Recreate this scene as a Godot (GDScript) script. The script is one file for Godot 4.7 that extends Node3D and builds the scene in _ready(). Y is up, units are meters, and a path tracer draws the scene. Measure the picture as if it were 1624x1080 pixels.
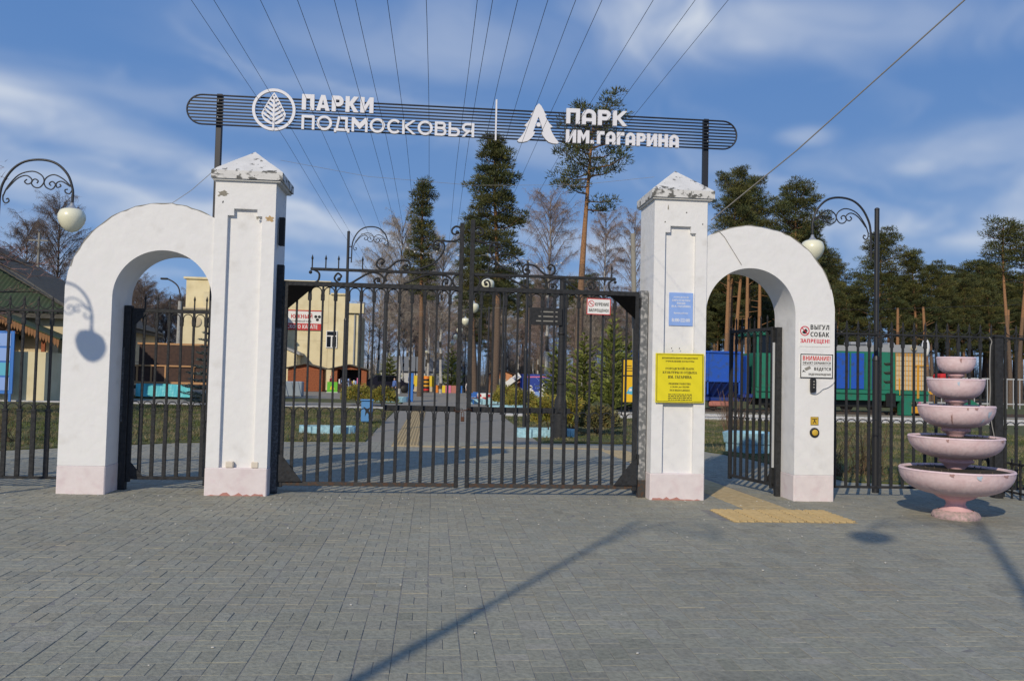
extends Node3D

# ------------------------------------------------------------------ mesh builder
class MB:
	var v := PackedVector3Array()
	var n := PackedVector3Array()
	var c := PackedColorArray()
	var col := Color(1, 1, 1)

	func tri(a: Vector3, b: Vector3, d: Vector3, na: Vector3, nb: Vector3, nd: Vector3) -> void:
		if (b - a).cross(d - a).dot(na + nb + nd) > 0.0:
			v.append(a); v.append(d); v.append(b)
			n.append(na); n.append(nd); n.append(nb)
		else:
			v.append(a); v.append(b); v.append(d)
			n.append(na); n.append(nb); n.append(nd)
		c.append(col); c.append(col); c.append(col)

	func flat(a: Vector3, b: Vector3, d: Vector3, hint: Vector3) -> void:
		var nn := (b - a).cross(d - a).normalized()
		if nn.dot(hint) < 0.0:
			nn = -nn
		tri(a, b, d, nn, nn, nn)

	func quad(a: Vector3, b: Vector3, d: Vector3, e: Vector3, hint: Vector3) -> void:
		flat(a, b, d, hint)
		flat(a, d, e, hint)

	# box between two corners, with chamfered edges when ch > 0
	func box(lo: Vector3, hi: Vector3, ch := 0.0, b := Transform3D()) -> void:
		if ch <= 0.0:
			var p: Array[Vector3] = []
			for i in 8:
				p.append(b * Vector3(hi.x if i & 1 else lo.x, hi.y if i & 2 else lo.y, hi.z if i & 4 else lo.z))
			quad(p[0], p[2], p[6], p[4], b.basis * Vector3.LEFT)
			quad(p[1], p[3], p[7], p[5], b.basis * Vector3.RIGHT)
			quad(p[0], p[1], p[5], p[4], b.basis * Vector3.DOWN)
			quad(p[2], p[3], p[7], p[6], b.basis * Vector3.UP)
			quad(p[0], p[1], p[3], p[2], b.basis * Vector3.FORWARD)
			quad(p[4], p[5], p[7], p[6], b.basis * Vector3.BACK)
			return
		var mid := (lo + hi) * 0.5
		var h := (hi - lo) * 0.5
		for ax in 3:
			for s in [-1.0, 1.0]:
				var u := (ax + 1) % 3
				var w := (ax + 2) % 3
				var q: Array[Vector3] = []
				for k in [[-1, -1], [1, -1], [1, 1], [-1, 1]]:
					var t := Vector3()
					t[ax] = s * h[ax]
					t[u] = k[0] * (h[u] - ch)
					t[w] = k[1] * (h[w] - ch)
					q.append(b * (mid + t))
				var nn := Vector3()
				nn[ax] = s
				quad(q[0], q[1], q[2], q[3], b.basis * nn)
			# the four edges along this axis
			for s1 in [-1.0, 1.0]:
				for s2 in [-1.0, 1.0]:
					var u2 := (ax + 1) % 3
					var w2 := (ax + 2) % 3
					var e: Array[Vector3] = []
					for k in [[-1, 0], [1, 0], [1, 1], [-1, 1]]:
						var t2 := Vector3()
						t2[ax] = k[0] * (h[ax] - ch)
						t2[u2] = s1 * (h[u2] - (0.0 if k[1] == 0 else ch))
						t2[w2] = s2 * (h[w2] - (ch if k[1] == 0 else 0.0))
						e.append(b * (mid + t2))
					var n2 := Vector3()
					n2[u2] = s1
					n2[w2] = s2
					quad(e[0], e[1], e[2], e[3], b.basis * n2)
		for i in 8:
			var sg := Vector3(1 if i & 1 else -1, 1 if i & 2 else -1, 1 if i & 4 else -1)
			var cc := mid + sg * h
			flat(b * (cc - Vector3(0, sg.y * ch, sg.z * ch)), b * (cc - Vector3(sg.x * ch, 0, sg.z * ch)), b * (cc - Vector3(sg.x * ch, sg.y * ch, 0)), b.basis * sg)

	func bar(a: Vector3, b: Vector3, w: float, d := -1.0) -> void:   # a square bar between two points
		var ax := (b - a).normalized()
		var s := ax.cross(Vector3.BACK if absf(ax.z) < 0.9 else Vector3.UP).normalized()
		var t := ax.cross(s).normalized()
		box(Vector3(-w * 0.5, 0, -(w if d < 0 else d) * 0.5), Vector3(w * 0.5, a.distance_to(b), (w if d < 0 else d) * 0.5), 0.0, Transform3D(Basis(s, ax, t), a))

	func tube(p: PackedVector3Array, r0: float, r1 := -1.0, sides := 6, caps := true) -> void:
		var m := p.size()
		if r1 < 0.0:
			r1 = r0
		var rings: Array[PackedVector3Array] = []
		var ctr := PackedVector3Array()
		var side := Vector3()
		for i in m:
			var d := (p[mini(i + 1, m - 1)] - p[maxi(i - 1, 0)]).normalized()
			if i == 0:
				side = d.cross(Vector3.UP if absf(d.y) < 0.9 else Vector3.RIGHT).normalized()
			else:
				side = (side - d * side.dot(d)).normalized()
			var o := d.cross(side)
			var r := lerpf(r0, r1, i / float(m - 1))
			var ring := PackedVector3Array()
			for k in sides:
				var a := TAU * k / sides
				ring.append((side * cos(a) + o * sin(a)) * r)
			rings.append(ring)
			ctr.append(p[i])
		for i in m - 1:
			for k in sides:
				var k2 := (k + 1) % sides
				var a := rings[i][k]
				var b := rings[i][k2]
				var d2 := rings[i + 1][k2]
				var e := rings[i + 1][k]
				var an := a.normalized()
				var bn := b.normalized()
				tri(ctr[i] + a, ctr[i] + b, ctr[i + 1] + d2, an, bn, d2.normalized())
				tri(ctr[i] + a, ctr[i + 1] + d2, ctr[i + 1] + e, an, d2.normalized(), e.normalized())
		if caps:
			for q in [0, m - 1]:
				var out := (p[0] - p[1]) if q == 0 else (p[m - 1] - p[m - 2])
				for k in range(1, sides - 1):
					flat(ctr[q] + rings[q][0], ctr[q] + rings[q][k], ctr[q] + rings[q][k + 1], out)

	func lathe(prof: PackedVector2Array, sides := 24, at := Vector3(), wob := 0.0, hard := false) -> void:
		for i in prof.size() - 1:
			var a := prof[i]
			var b := prof[i + 1]
			var ta := (b - prof[maxi(i - 1, 0)]).normalized()
			var tb := (prof[mini(i + 2, prof.size() - 1)] - a).normalized()
			if hard:
				ta = (b - a).normalized()
				tb = ta
			for k in sides:
				var w0 := TAU * k / sides
				var w1 := TAU * (k + 1) / sides
				var ra0 := a.x * (1.0 + wob * sin(3.0 * w0 + a.y * 9.0))
				var ra1 := a.x * (1.0 + wob * sin(3.0 * w1 + a.y * 9.0))
				var rb0 := b.x * (1.0 + wob * sin(3.0 * w0 + b.y * 9.0))
				var rb1 := b.x * (1.0 + wob * sin(3.0 * w1 + b.y * 9.0))
				var e0 := Vector3(cos(w0), 0, sin(w0))
				var e1 := Vector3(cos(w1), 0, sin(w1))
				var up := Vector3.UP
				var na0 := e0 * ta.y - up * ta.x
				var na1 := e1 * ta.y - up * ta.x
				var nb0 := e0 * tb.y - up * tb.x
				var nb1 := e1 * tb.y - up * tb.x
				var p00 := at + e0 * ra0 + up * a.y
				var p01 := at + e1 * ra1 + up * a.y
				var p10 := at + e0 * rb0 + up * b.y
				var p11 := at + e1 * rb1 + up * b.y
				if a.x > 0.0001:
					tri(p00, p01, p11 if b.x > 0.0001 else p10, na0, na1, nb1)
				if b.x > 0.0001:
					tri(p00, p11, p10, na0, nb1, nb0)

	# polygon in the XY plane, from z0 (back) to z1 (front)
	func prism(poly: PackedVector2Array, z0: float, z1: float, b := Transform3D()) -> void:
		var ix := Geometry2D.triangulate_polygon(poly)
		for i in range(0, ix.size(), 3):
			var p := [poly[ix[i]], poly[ix[i + 1]], poly[ix[i + 2]]]
			flat(b * Vector3(p[0].x, p[0].y, z1), b * Vector3(p[1].x, p[1].y, z1), b * Vector3(p[2].x, p[2].y, z1), b.basis.z)
			flat(b * Vector3(p[0].x, p[0].y, z0), b * Vector3(p[1].x, p[1].y, z0), b * Vector3(p[2].x, p[2].y, z0), -b.basis.z)
		var ccw := -1.0 if Geometry2D.is_polygon_clockwise(poly) else 1.0
		for i in poly.size():
			var p0 := poly[i]
			var p1 := poly[(i + 1) % poly.size()]
			var nn := Vector3(p1.y - p0.y, p0.x - p1.x, 0) * ccw
			quad(b * Vector3(p0.x, p0.y, z0), b * Vector3(p1.x, p1.y, z0), b * Vector3(p1.x, p1.y, z1), b * Vector3(p0.x, p0.y, z1), b.basis * nn)

	func blade(p: Vector3, q: Vector3, w: Vector3) -> void:   # one leaf-like triangle
		var nn := (q - p).cross(w).normalized()
		v.append(p - w); v.append(p + w); v.append(q)
		n.append(nn); n.append(nn); n.append(nn)
		c.append(col); c.append(col); c.append(col)

	func ball(at: Vector3, r: Vector3, sides := 12, rings := 8) -> void:
		for i in rings:
			var a0 := PI * i / rings
			var a1 := PI * (i + 1) / rings
			for k in sides:
				var b0 := TAU * k / sides
				var b1 := TAU * (k + 1) / sides
				var d := [Vector3(sin(a0) * cos(b0), cos(a0), sin(a0) * sin(b0)), Vector3(sin(a0) * cos(b1), cos(a0), sin(a0) * sin(b1)), Vector3(sin(a1) * cos(b1), cos(a1), sin(a1) * sin(b1)), Vector3(sin(a1) * cos(b0), cos(a1), sin(a1) * sin(b0))]
				if i > 0:
					tri(at + d[0] * r, at + d[1] * r, at + d[2] * r, (d[0] / r).normalized(), (d[1] / r).normalized(), (d[2] / r).normalized())
				if i < rings - 1:
					tri(at + d[0] * r, at + d[2] * r, at + d[3] * r, (d[0] / r).normalized(), (d[2] / r).normalized(), (d[3] / r).normalized())

	func done() -> ArrayMesh:
		var m := ArrayMesh.new()
		var a := []
		a.resize(Mesh.ARRAY_MAX)
		a[Mesh.ARRAY_VERTEX] = v
		a[Mesh.ARRAY_NORMAL] = n
		a[Mesh.ARRAY_COLOR] = c
		m.add_surface_from_arrays(Mesh.PRIMITIVE_TRIANGLES, a)
		return m


var M := {}
var used := {}
var rng := RandomNumberGenerator.new()
var cam: Camera3D
var font_plain: Font
var font_bold: Font
var font_serif: Font
var font_heavy: Font

func rf(a: float, b: float) -> float:
	return rng.randf_range(a, b)

func numbered(called: String) -> String:
	var k: int = used.get(called, 0)
	used[called] = k + 1
	return called if k == 0 else "%s_%03d" % [called, k]

func part(called: String, m: Mesh, mt: Material, parent: Node3D, at := Vector3(), b := Basis()) -> MeshInstance3D:
	var o := MeshInstance3D.new()
	o.name = called
	o.mesh = m
	o.material_override = mt
	o.transform = Transform3D(b, at)
	if parent == self:
		o.name = numbered(called)
	else:
		var key := "%d/%s" % [parent.get_instance_id(), called]
		var k: int = used.get(key, 0)
		used[key] = k + 1
		if k:
			o.name = "%s_%03d" % [called, k]
	parent.add_child(o, true)
	return o

func thing(called: String, label: String, category: String, at := Vector3(), turn := 0.0, group := "") -> Node3D:
	var o := Node3D.new()
	o.name = numbered(called)
	add_child(o, true)
	o.position = at
	o.rotation.y = turn
	tag(o, label, category, group)
	return o

func tag(o: Node3D, label: String, category: String, group := "") -> Node3D:
	o.set_meta("label", label)
	o.set_meta("category", category)
	if group:
		o.set_meta("group", group)
	return o

func copy(o: Node3D, called: String, at: Vector3, turn: float, label: String, size := Vector3.ONE) -> Node3D:
	var d: Node3D = o.duplicate()
	d.name = numbered(called)
	add_child(d, true)
	d.position = at
	d.rotation.y = turn
	d.scale = size
	d.set_meta("label", label)
	return d

func struct(called: String, m: Mesh, mt: Material, at := Vector3()) -> MeshInstance3D:
	var o := part(called, m, mt, self, at)
	o.set_meta("kind", "structure")
	return o

func cols(a: Array) -> PackedColorArray:
	var p := PackedColorArray()
	for x in a:
		p.append(x)
	return p

func noise_tex(size: int, freq: float, sd: int, stops: Array, tints: Array, octaves := 4, kind := FastNoiseLite.TYPE_SIMPLEX_SMOOTH) -> NoiseTexture2D:
	var f := FastNoiseLite.new()
	f.noise_type = kind
	f.seed = sd
	f.frequency = freq
	f.fractal_octaves = octaves
	var t := NoiseTexture2D.new()
	t.width = size
	t.height = size
	t.seamless = true
	t.seamless_blend_skirt = 0.2
	t.noise = f
	var g := Gradient.new()
	g.offsets = PackedFloat32Array(stops)
	g.colors = cols(tints)
	t.color_ramp = g
	return t

func bump_tex(size: int, freq: float, sd: int, strength: float, octaves := 4) -> NoiseTexture2D:
	var f := FastNoiseLite.new()
	f.noise_type = FastNoiseLite.TYPE_SIMPLEX_SMOOTH
	f.seed = sd
	f.frequency = freq
	f.fractal_octaves = octaves
	var t := NoiseTexture2D.new()
	t.width = size
	t.height = size
	t.seamless = true
	t.as_normal_map = true
	t.bump_strength = strength
	t.noise = f
	return t

func lin(r: float, g: float, b: float) -> Color:   # a real-world (linear) base colour
	return Color(r, g, b).linear_to_srgb()

func mat(c: Color, rough := 0.8, metal := 0.0, verts := false) -> StandardMaterial3D:
	var m := StandardMaterial3D.new()
	m.albedo_color = c
	m.roughness = rough
	m.metallic = metal
	m.vertex_color_use_as_albedo = verts
	return m

func tri_map(m: StandardMaterial3D, tex: Texture2D, per_m: float, nrm: Texture2D = null, depth := 1.0, world := true) -> StandardMaterial3D:
	m.albedo_texture = tex
	m.uv1_triplanar = true
	m.uv1_world_triplanar = world
	m.uv1_scale = Vector3.ONE * per_m
	if nrm:
		m.normal_enabled = true
		m.normal_texture = nrm
		m.normal_scale = depth
	return m

func grey(x: float) -> Color:
	return Color(x, x, x)

func text(parent: Node3D, s: String, x: float, y: float, z: float, w: float, h: float, depth: float, mt: Material, f: Font, called := "lettering") -> void:
	var t := TextMesh.new()
	t.text = s
	t.font = f
	t.font_size = 16 if f == font_serif else 32
	t.pixel_size = 0.01
	t.depth = 0.1
	t.curve_step = 2.0
	var bx := t.get_aabb()
	var k := Vector3(w / bx.size.x, h / bx.size.y, depth / 0.1)
	var mid := bx.position + bx.size * 0.5
	part(called, t, mt, parent, Vector3(x, y, z) - mid * k, Basis.from_scale(k))

func catmull(a: Array, steps := 5) -> PackedVector3Array:   # flat list x, y, x, y ... -> smooth 3D path in the XY plane
	var p: Array[Vector2] = []
	for i in range(0, a.size(), 2):
		p.append(Vector2(a[i], a[i + 1]))
	var o := PackedVector3Array()
	for i in p.size() - 1:
		for k in steps:
			var q := p[i].cubic_interpolate(p[i + 1], p[maxi(i - 1, 0)], p[mini(i + 2, p.size() - 1)], k / float(steps))
			o.append(Vector3(q.x, q.y, 0))
	o.append(Vector3(p[-1].x, p[-1].y, 0))
	return o


func _ready() -> void:
	rng.seed = 7
	# ---- camera
	cam = Camera3D.new()
	cam.name = "camera"
	var yaw := deg_to_rad(5.2)
	var pitch := deg_to_rad(2.295)
	var roll := deg_to_rad(1.322)
	var fw := Vector3(sin(yaw) * cos(pitch), sin(pitch), -cos(yaw) * cos(pitch))
	var r0 := Vector3(cos(yaw), 0, sin(yaw))
	var u0 := r0.cross(fw)
	cam.transform = Transform3D(Basis(r0 * cos(roll) + u0 * sin(roll), u0 * cos(roll) - r0 * sin(roll), -fw), Vector3(0, 1.65, 11.365))
	cam.fov = 43.6
	cam.near = 0.05
	cam.far = 1500.0
	add_child(cam)
	cam.current = true
	# ---- sky, exposure
	var env := Environment.new()
	env.background_mode = Environment.BG_SKY
	env.sky = Sky.new()
	env.sky.sky_material = make_sky()
	env.background_energy_multiplier = 1.14
	env.tonemap_mode = Environment.TONE_MAPPER_LINEAR
	env.tonemap_exposure = 1.0
	env.sdfgi_enabled = true
	env.ssao_enabled = true
	env.ssil_enabled = true
	var we := WorldEnvironment.new()
	we.name = "world_environment"
	we.environment = env
	add_child(we)
	# ---- sun
	var sun := DirectionalLight3D.new()
	sun.name = "sun"
	var el := deg_to_rad(29.0)
	var az := deg_to_rad(28.8)
	sun.basis = Basis.looking_at(Vector3(sin(az) * cos(el), -sin(el), -cos(az) * cos(el)))
	sun.light_energy = 0.98
	sun.light_color = Color(1.0, 0.945, 0.85)
	sun.light_angular_distance = 0.8
	sun.shadow_enabled = true
	add_child(sun)
	make_materials()
	make_ground()
	make_pavers()
	make_walls()
	make_sign()
	make_gates()
	make_fences()
	make_lamps()
	make_wall_signs()
	make_fountain()
	make_park_furniture()
	make_buildings()
	make_train()
	make_trees()
	make_wires()
	make_people()


func make_sky() -> PanoramaSkyMaterial:
	var W := 1536
	var H := 768
	var im := Image.create(W, H, false, Image.FORMAT_RGBF)
	var warp := FastNoiseLite.new()
	warp.seed = 5
	warp.frequency = 1.1
	warp.fractal_octaves = 3
	var fine := FastNoiseLite.new()
	fine.seed = 21
	fine.frequency = 1.0
	fine.fractal_octaves = 6
	fine.fractal_gain = 0.55
	var wide := FastNoiseLite.new()
	wide.seed = 3
	wide.frequency = 0.55
	wide.fractal_octaves = 3
	var banks := [[-23.0, 14.2, 16.0, 1.9, -0.20, 1.0], [-12.0, 10.2, 11.0, 2.4, -0.12, 0.38], [2.0, 21.5, 24.0, 4.2, 0.02, 0.55], [27.0, 22.0, 22.0, 3.2, -0.08, 0.85], [24.3, 15.4, 2.3, 0.8, 0.0, 0.6], [36.0, 14.0, 14.0, 2.2, 0.05, 0.45], [20.0, 9.0, 18.0, 2.2, 0.0, 0.5], [-34.0, 27.0, 30.0, 3.0, 0.1, 0.4], [10.0, 31.0, 40.0, 4.0, -0.05, 0.4], [60.0, 20.0, 25.0, 4.0, 0.1, 0.4], [-75.0, 18.0, 25.0, 4.0, -0.1, 0.4]]
	for j in H:
		var lat := PI * (0.5 - (j + 0.5) / H)
		var s := sin(lat)
		var cl := cos(lat)
		var up := clampf(s, 0.0, 1.0)
		var base := Vector3(0.066, 0.170, 0.42).lerp(Vector3(0.235, 0.385, 0.62), pow(1.0 - up, 4.0))
		if s < 0.0:
			base = base.lerp(Vector3(0.10, 0.10, 0.09), clampf(-s * 8.0, 0.0, 1.0))
		for i in W:
			var colr := base
			if s > -0.02:
				# the panorama's first column looks along -Z, a quarter further on along +X
				var lon := wrapf(TAU * (i + 0.5) / W, -PI, PI)
				var dx := sin(lon) * cl
				var dz := -cos(lon) * cl
				# a flat layer of cirrus high above
				var k := 1.0 / (maxf(s, 0.0) + 0.16)
				var px := dx * k
				var pz := dz * k
				var a := px * 0.82 - pz * 0.57
				var b := px * 0.57 + pz * 0.82
				var wv := warp.get_noise_2d(px, pz) * 0.5
				var f := fine.get_noise_2d(a * 0.42 + wv, b * 1.7 + wv * 1.2)
				var g := wide.get_noise_2d(a * 0.55 + 1.7, b * 0.9 + 4.2)
				var cover := smoothstep(-0.28, 0.75, f * 0.75 + g * 0.8) * 0.50
				# long streaks and veils of cirrus (degrees from the gate's axis, degrees up)
				var lo := rad_to_deg(lon)
				var la := rad_to_deg(lat)
				var n1 := f * 0.75 + wv * 0.4
				for q in banks:
					var u: float = (lo - q[0]) / q[2]
					var w: float = (la - q[1] - q[4] * (lo - q[0])) / q[3]
					var e := 1.0 - sqrt(u * u + w * w) + n1 * 0.45
					cover += 0.62 * q[5] * smoothstep(-0.1, 0.9, e) * clampf(0.75 + 0.9 * n1, 0.15, 1.2)
				cover = clampf(cover, 0.0, 0.9)
				colr = colr.lerp(Vector3(0.62, 0.66, 0.72), cover)
			im.set_pixel(i, j, Color(colr.x, colr.y, colr.z))
	var m := PanoramaSkyMaterial.new()
	m.panorama = ImageTexture.create_from_image(im)
	return m


func make_materials() -> void:
	var f := SystemFont.new()
	f.font_names = PackedStringArray(["Droid Sans"])
	font_plain = f
	var fb := SystemFont.new()
	fb.font_names = PackedStringArray(["Droid Sans"])
	fb.font_weight = 700
	font_bold = fb
	var fh := FontVariation.new()
	fh.base_font = fb
	fh.variation_embolden = 0.7
	font_heavy = fh
	var fs := SystemFont.new()
	fs.font_names = PackedStringArray(["Droid Serif"])
	fs.font_weight = 700
	font_serif = fs
	var rough_bump := bump_tex(512, 0.03, 4, 1.4, 5)
	var plaster := noise_tex(1024, 0.006, 11, [0.0, 0.22, 0.36, 0.7, 1.0], [Color(0.845, 0.84, 0.83), Color(0.883, 0.882, 0.88), Color(0.893, 0.892, 0.89), Color(0.888, 0.887, 0.885), Color(0.878, 0.876, 0.872)], 6)
	M.plaster = tri_map(mat(Color.WHITE, 0.9), plaster, 0.32, rough_bump, 0.5)
	var cap := noise_tex(1024, 0.022, 31, [0.0, 0.24, 0.40, 0.55, 1.0], [Color(0.36, 0.36, 0.35), Color(0.52, 0.52, 0.50), Color(0.76, 0.755, 0.735), Color(0.84, 0.84, 0.82), Color(0.87, 0.87, 0.86)], 5)
	M.cap = tri_map(mat(Color.WHITE, 0.95), cap, 0.8)
	var pinkish := noise_tex(512, 0.012, 12, [0.0, 0.4, 0.7, 1.0], [Color(0.83, 0.77, 0.78), Color(0.86, 0.82, 0.82), Color(0.875, 0.84, 0.84), Color(0.86, 0.80, 0.81)], 6)
	M.plinth = tri_map(mat(Color.WHITE, 0.9), pinkish, 0.6, rough_bump, 0.5)
	M.bare = tri_map(mat(Color(0.62, 0.60, 0.55), 0.95), noise_tex(256, 0.05, 3, [0.0, 1.0], [grey(0.8), grey(1.0)]), 2.0)
	M.ochre = tri_map(mat(Color(0.80, 0.68, 0.50), 0.95), noise_tex(256, 0.05, 3, [0.0, 1.0], [grey(0.8), grey(1.0)]), 2.0)
	M.brick_red = mat(Color(0.70, 0.50, 0.46), 0.95)
	M.pale_block = mat(Color(0.84, 0.80, 0.74), 0.95)
	M.porch_wood = mat(Color(0.56, 0.40, 0.26), 0.8)
	var iron := noise_tex(512, 0.02, 41, [0.0, 0.35, 0.6, 0.8, 1.0], [Color(0.165, 0.165, 0.165), Color(0.195, 0.20, 0.21), Color(0.215, 0.22, 0.23), Color(0.20, 0.20, 0.205), Color(0.25, 0.21, 0.185)], 5)
	M.iron = tri_map(mat(Color.WHITE, 0.5), iron, 1.1, bump_tex(256, 0.05, 5, 3.0), 0.4)
	M.iron.metallic_specular = 0.25
	M.black_iron = tri_map(mat(Color.WHITE, 0.6), noise_tex(512, 0.02, 46, [0.0, 0.5, 0.8, 1.0], [Color(0.035, 0.035, 0.04), Color(0.045, 0.045, 0.05), Color(0.055, 0.05, 0.05), Color(0.12, 0.09, 0.075)], 5), 1.0)
	M.black_iron.metallic_specular = 0.12
	M.cap_stained = mat(Color.WHITE, 0.95, 0.0, true)
	M.black = mat(Color(0.15, 0.155, 0.17), 0.45)
	var rust := noise_tex(512, 0.02, 42, [0.0, 0.4, 0.5, 1.0], [Color(0.36, 0.24, 0.17), Color(0.29, 0.23, 0.19), Color(0.23, 0.225, 0.22), Color(0.24, 0.24, 0.245)], 5)
	M.rusty = tri_map(mat(Color.WHITE, 0.8), rust, 1.4)
	var peel := noise_tex(512, 0.02, 44, [0.0, 0.45, 0.56, 0.64, 1.0], [Color(0.36, 0.37, 0.38), Color(0.42, 0.43, 0.44), Color(0.48, 0.49, 0.50), Color(0.60, 0.60, 0.60), Color(0.68, 0.68, 0.67)], 7)
	M.peeling = tri_map(mat(Color.WHITE, 0.8), peel, 1.3)
	M.worn_iron = tri_map(mat(Color.WHITE, 0.7), noise_tex(512, 0.03, 45, [0.0, 0.45, 0.6, 1.0], [Color(0.20, 0.205, 0.215), Color(0.25, 0.255, 0.27), Color(0.31, 0.32, 0.34), Color(0.44, 0.45, 0.46)], 7), 1.6)
	M.chain = mat(Color(0.36, 0.24, 0.18), 0.6, 0.4)
	M.sign_black = mat(Color(0.13, 0.14, 0.17), 0.5)
	M.sign_white = mat(Color(0.88, 0.88, 0.90), 0.55)
	M.globe = mat(Color(0.90, 0.89, 0.78), 0.25)
	M.globe.clearcoat_enabled = true
	M.globe.clearcoat = 0.6
	M.galv = mat(Color(0.68, 0.69, 0.70), 0.4, 0.5)
	# pavers: tone per stone comes from its vertex colour, grain from here
	var grain := noise_tex(1024, 0.02, 51, [0.0, 0.3, 0.55, 0.8, 1.0], [grey(0.80), grey(0.90), grey(0.96), grey(1.0), Color(1.0, 0.99, 0.96)], 7)
	M.paver = tri_map(mat(Color.WHITE, 0.85, 0.0, true), grain, 0.9, bump_tex(512, 0.08, 52, 2.0, 5), 0.6)
	var sand := noise_tex(512, 0.03, 53, [0.0, 0.4, 1.0], [Color(0.40, 0.395, 0.375), Color(0.50, 0.49, 0.47), Color(0.57, 0.56, 0.53)], 6)
	M.sand = tri_map(mat(Color.WHITE, 0.95), sand, 0.6)
	var tact := noise_tex(512, 0.02, 54, [0.0, 0.5, 1.0], [Color(0.64, 0.55, 0.39), Color(0.74, 0.65, 0.47), Color(0.79, 0.71, 0.55)], 6)
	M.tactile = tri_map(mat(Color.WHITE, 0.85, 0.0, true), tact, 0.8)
	var grass := noise_tex(1024, 0.012, 61, [0.0, 0.3, 0.45, 0.6, 0.8, 1.0], [Color(0.38, 0.33, 0.22), Color(0.38, 0.35, 0.21), Color(0.31, 0.33, 0.16), Color(0.27, 0.31, 0.13), Color(0.37, 0.36, 0.21), Color(0.46, 0.41, 0.29)], 7)
	M.lawn = tri_map(mat(Color.WHITE, 1.0), grass, 0.16, bump_tex(512, 0.1, 62, 3.0, 5), 0.8)
	var soil := noise_tex(512, 0.02, 63, [0.0, 0.5, 1.0], [Color(0.28, 0.24, 0.18), Color(0.36, 0.31, 0.23), Color(0.42, 0.37, 0.28)], 6)
	M.forest_floor = tri_map(mat(Color.WHITE, 1.0), soil, 0.08)
	M.soil = tri_map(mat(Color(0.6, 0.6, 0.6), 1.0), soil, 1.0)
	var road := noise_tex(512, 0.02, 64, [0.0, 0.5, 1.0], [Color(0.50, 0.48, 0.44), Color(0.55, 0.53, 0.485), Color(0.58, 0.56, 0.515)], 6)
	M.path = tri_map(mat(Color.WHITE, 0.95), road, 0.3)
	M.concrete = tri_map(mat(Color(0.98, 0.98, 0.96), 0.95), noise_tex(512, 0.02, 65, [0.0, 0.5, 1.0], [grey(0.56), grey(0.66), grey(0.72)], 6), 0.5)
	M.kerb_white = tri_map(mat(Color(1, 1, 1), 0.9), noise_tex(256, 0.03, 66, [0.0, 0.4, 1.0], [grey(0.60), grey(0.74), grey(0.80)], 5), 0.8)
	M.aqua = tri_map(mat(Color(1, 1, 1), 0.8), noise_tex(512, 0.02, 67, [0.0, 0.35, 0.6, 1.0], [Color(0.62, 0.68, 0.69), Color(0.56, 0.73, 0.79), Color(0.63, 0.80, 0.86), Color(0.73, 0.86, 0.90)], 6), 0.9)
	var pk := noise_tex(512, 0.02, 71, [0.0, 0.3, 0.45, 0.7, 1.0], [Color(0.80, 0.68, 0.685), Color(0.845, 0.735, 0.745), Color(0.865, 0.765, 0.775), Color(0.88, 0.79, 0.80), Color(0.895, 0.82, 0.825)], 6)
	M.pink = tri_map(mat(Color.WHITE, 0.8), pk, 0.7, bump_tex(512, 0.05, 72, 2.4, 3), 0.7)
	M.pink_deep = tri_map(mat(Color(0.98, 0.90, 0.905), 0.8), pk, 0.7, bump_tex(512, 0.05, 72, 2.2, 4), 0.8)
	M.worn_base = tri_map(mat(Color.WHITE, 0.95), noise_tex(512, 0.03, 73, [0.0, 0.4, 0.6, 1.0], [Color(0.52, 0.48, 0.45), Color(0.64, 0.58, 0.56), Color(0.76, 0.64, 0.64), Color(0.82, 0.70, 0.71)], 6), 1.2)
	M.leaf = mat(Color.WHITE, 0.75, 0.0, true)
	M.leaf.backlight_enabled = true
	M.leaf.backlight = Color(0.10, 0.12, 0.05)
	M.bark = tri_map(mat(Color.WHITE, 0.95, 0.0, true), noise_tex(512, 0.03, 81, [0.0, 0.5, 1.0], [grey(0.55), grey(0.85), grey(1.0)], 5), 0.7)
	M.twig = mat(Color.WHITE, 0.95, 0.0, true)
	M.cream = tri_map(mat(Color.WHITE, 0.9), noise_tex(512, 0.01, 82, [0.0, 0.5, 1.0], [Color(0.82, 0.77, 0.62), Color(0.88, 0.83, 0.68), Color(0.90, 0.86, 0.72)], 6), 0.15)
	M.beige = tri_map(mat(Color.WHITE, 0.9), noise_tex(512, 0.01, 83, [0.0, 0.5, 1.0], [Color(0.74, 0.67, 0.54), Color(0.80, 0.74, 0.60), Color(0.84, 0.78, 0.65)], 6), 0.2)
	M.green_roof = tri_map(mat(Color.WHITE, 0.8), noise_tex(512, 0.02, 84, [0.0, 0.4, 0.6, 1.0], [Color(0.27, 0.25, 0.20), Color(0.22, 0.265, 0.17), Color(0.20, 0.27, 0.165), Color(0.29, 0.31, 0.23)], 6), 0.2)
	M.grey_roof = tri_map(mat(Color.WHITE, 0.85), noise_tex(512, 0.02, 85, [0.0, 0.5, 1.0], [Color(0.25, 0.24, 0.22), Color(0.32, 0.31, 0.28), Color(0.38, 0.37, 0.33)], 6), 0.2)
	M.wood = tri_map(mat(Color.WHITE, 0.7), noise_tex(512, 0.02, 86, [0.0, 0.5, 1.0], [Color(0.48, 0.25, 0.14), Color(0.58, 0.32, 0.18), Color(0.65, 0.38, 0.22)], 6), 0.8)
	M.wood_dark = tri_map(mat(Color.WHITE, 0.75), noise_tex(512, 0.02, 87, [0.0, 0.5, 1.0], [Color(0.20, 0.14, 0.12), Color(0.26, 0.18, 0.15), Color(0.31, 0.22, 0.18)], 6), 0.4)
	M.wood_pale = mat(Color(0.72, 0.55, 0.38), 0.8)
	M.timber_grey = mat(Color(0.55, 0.54, 0.51), 0.95)
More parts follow.
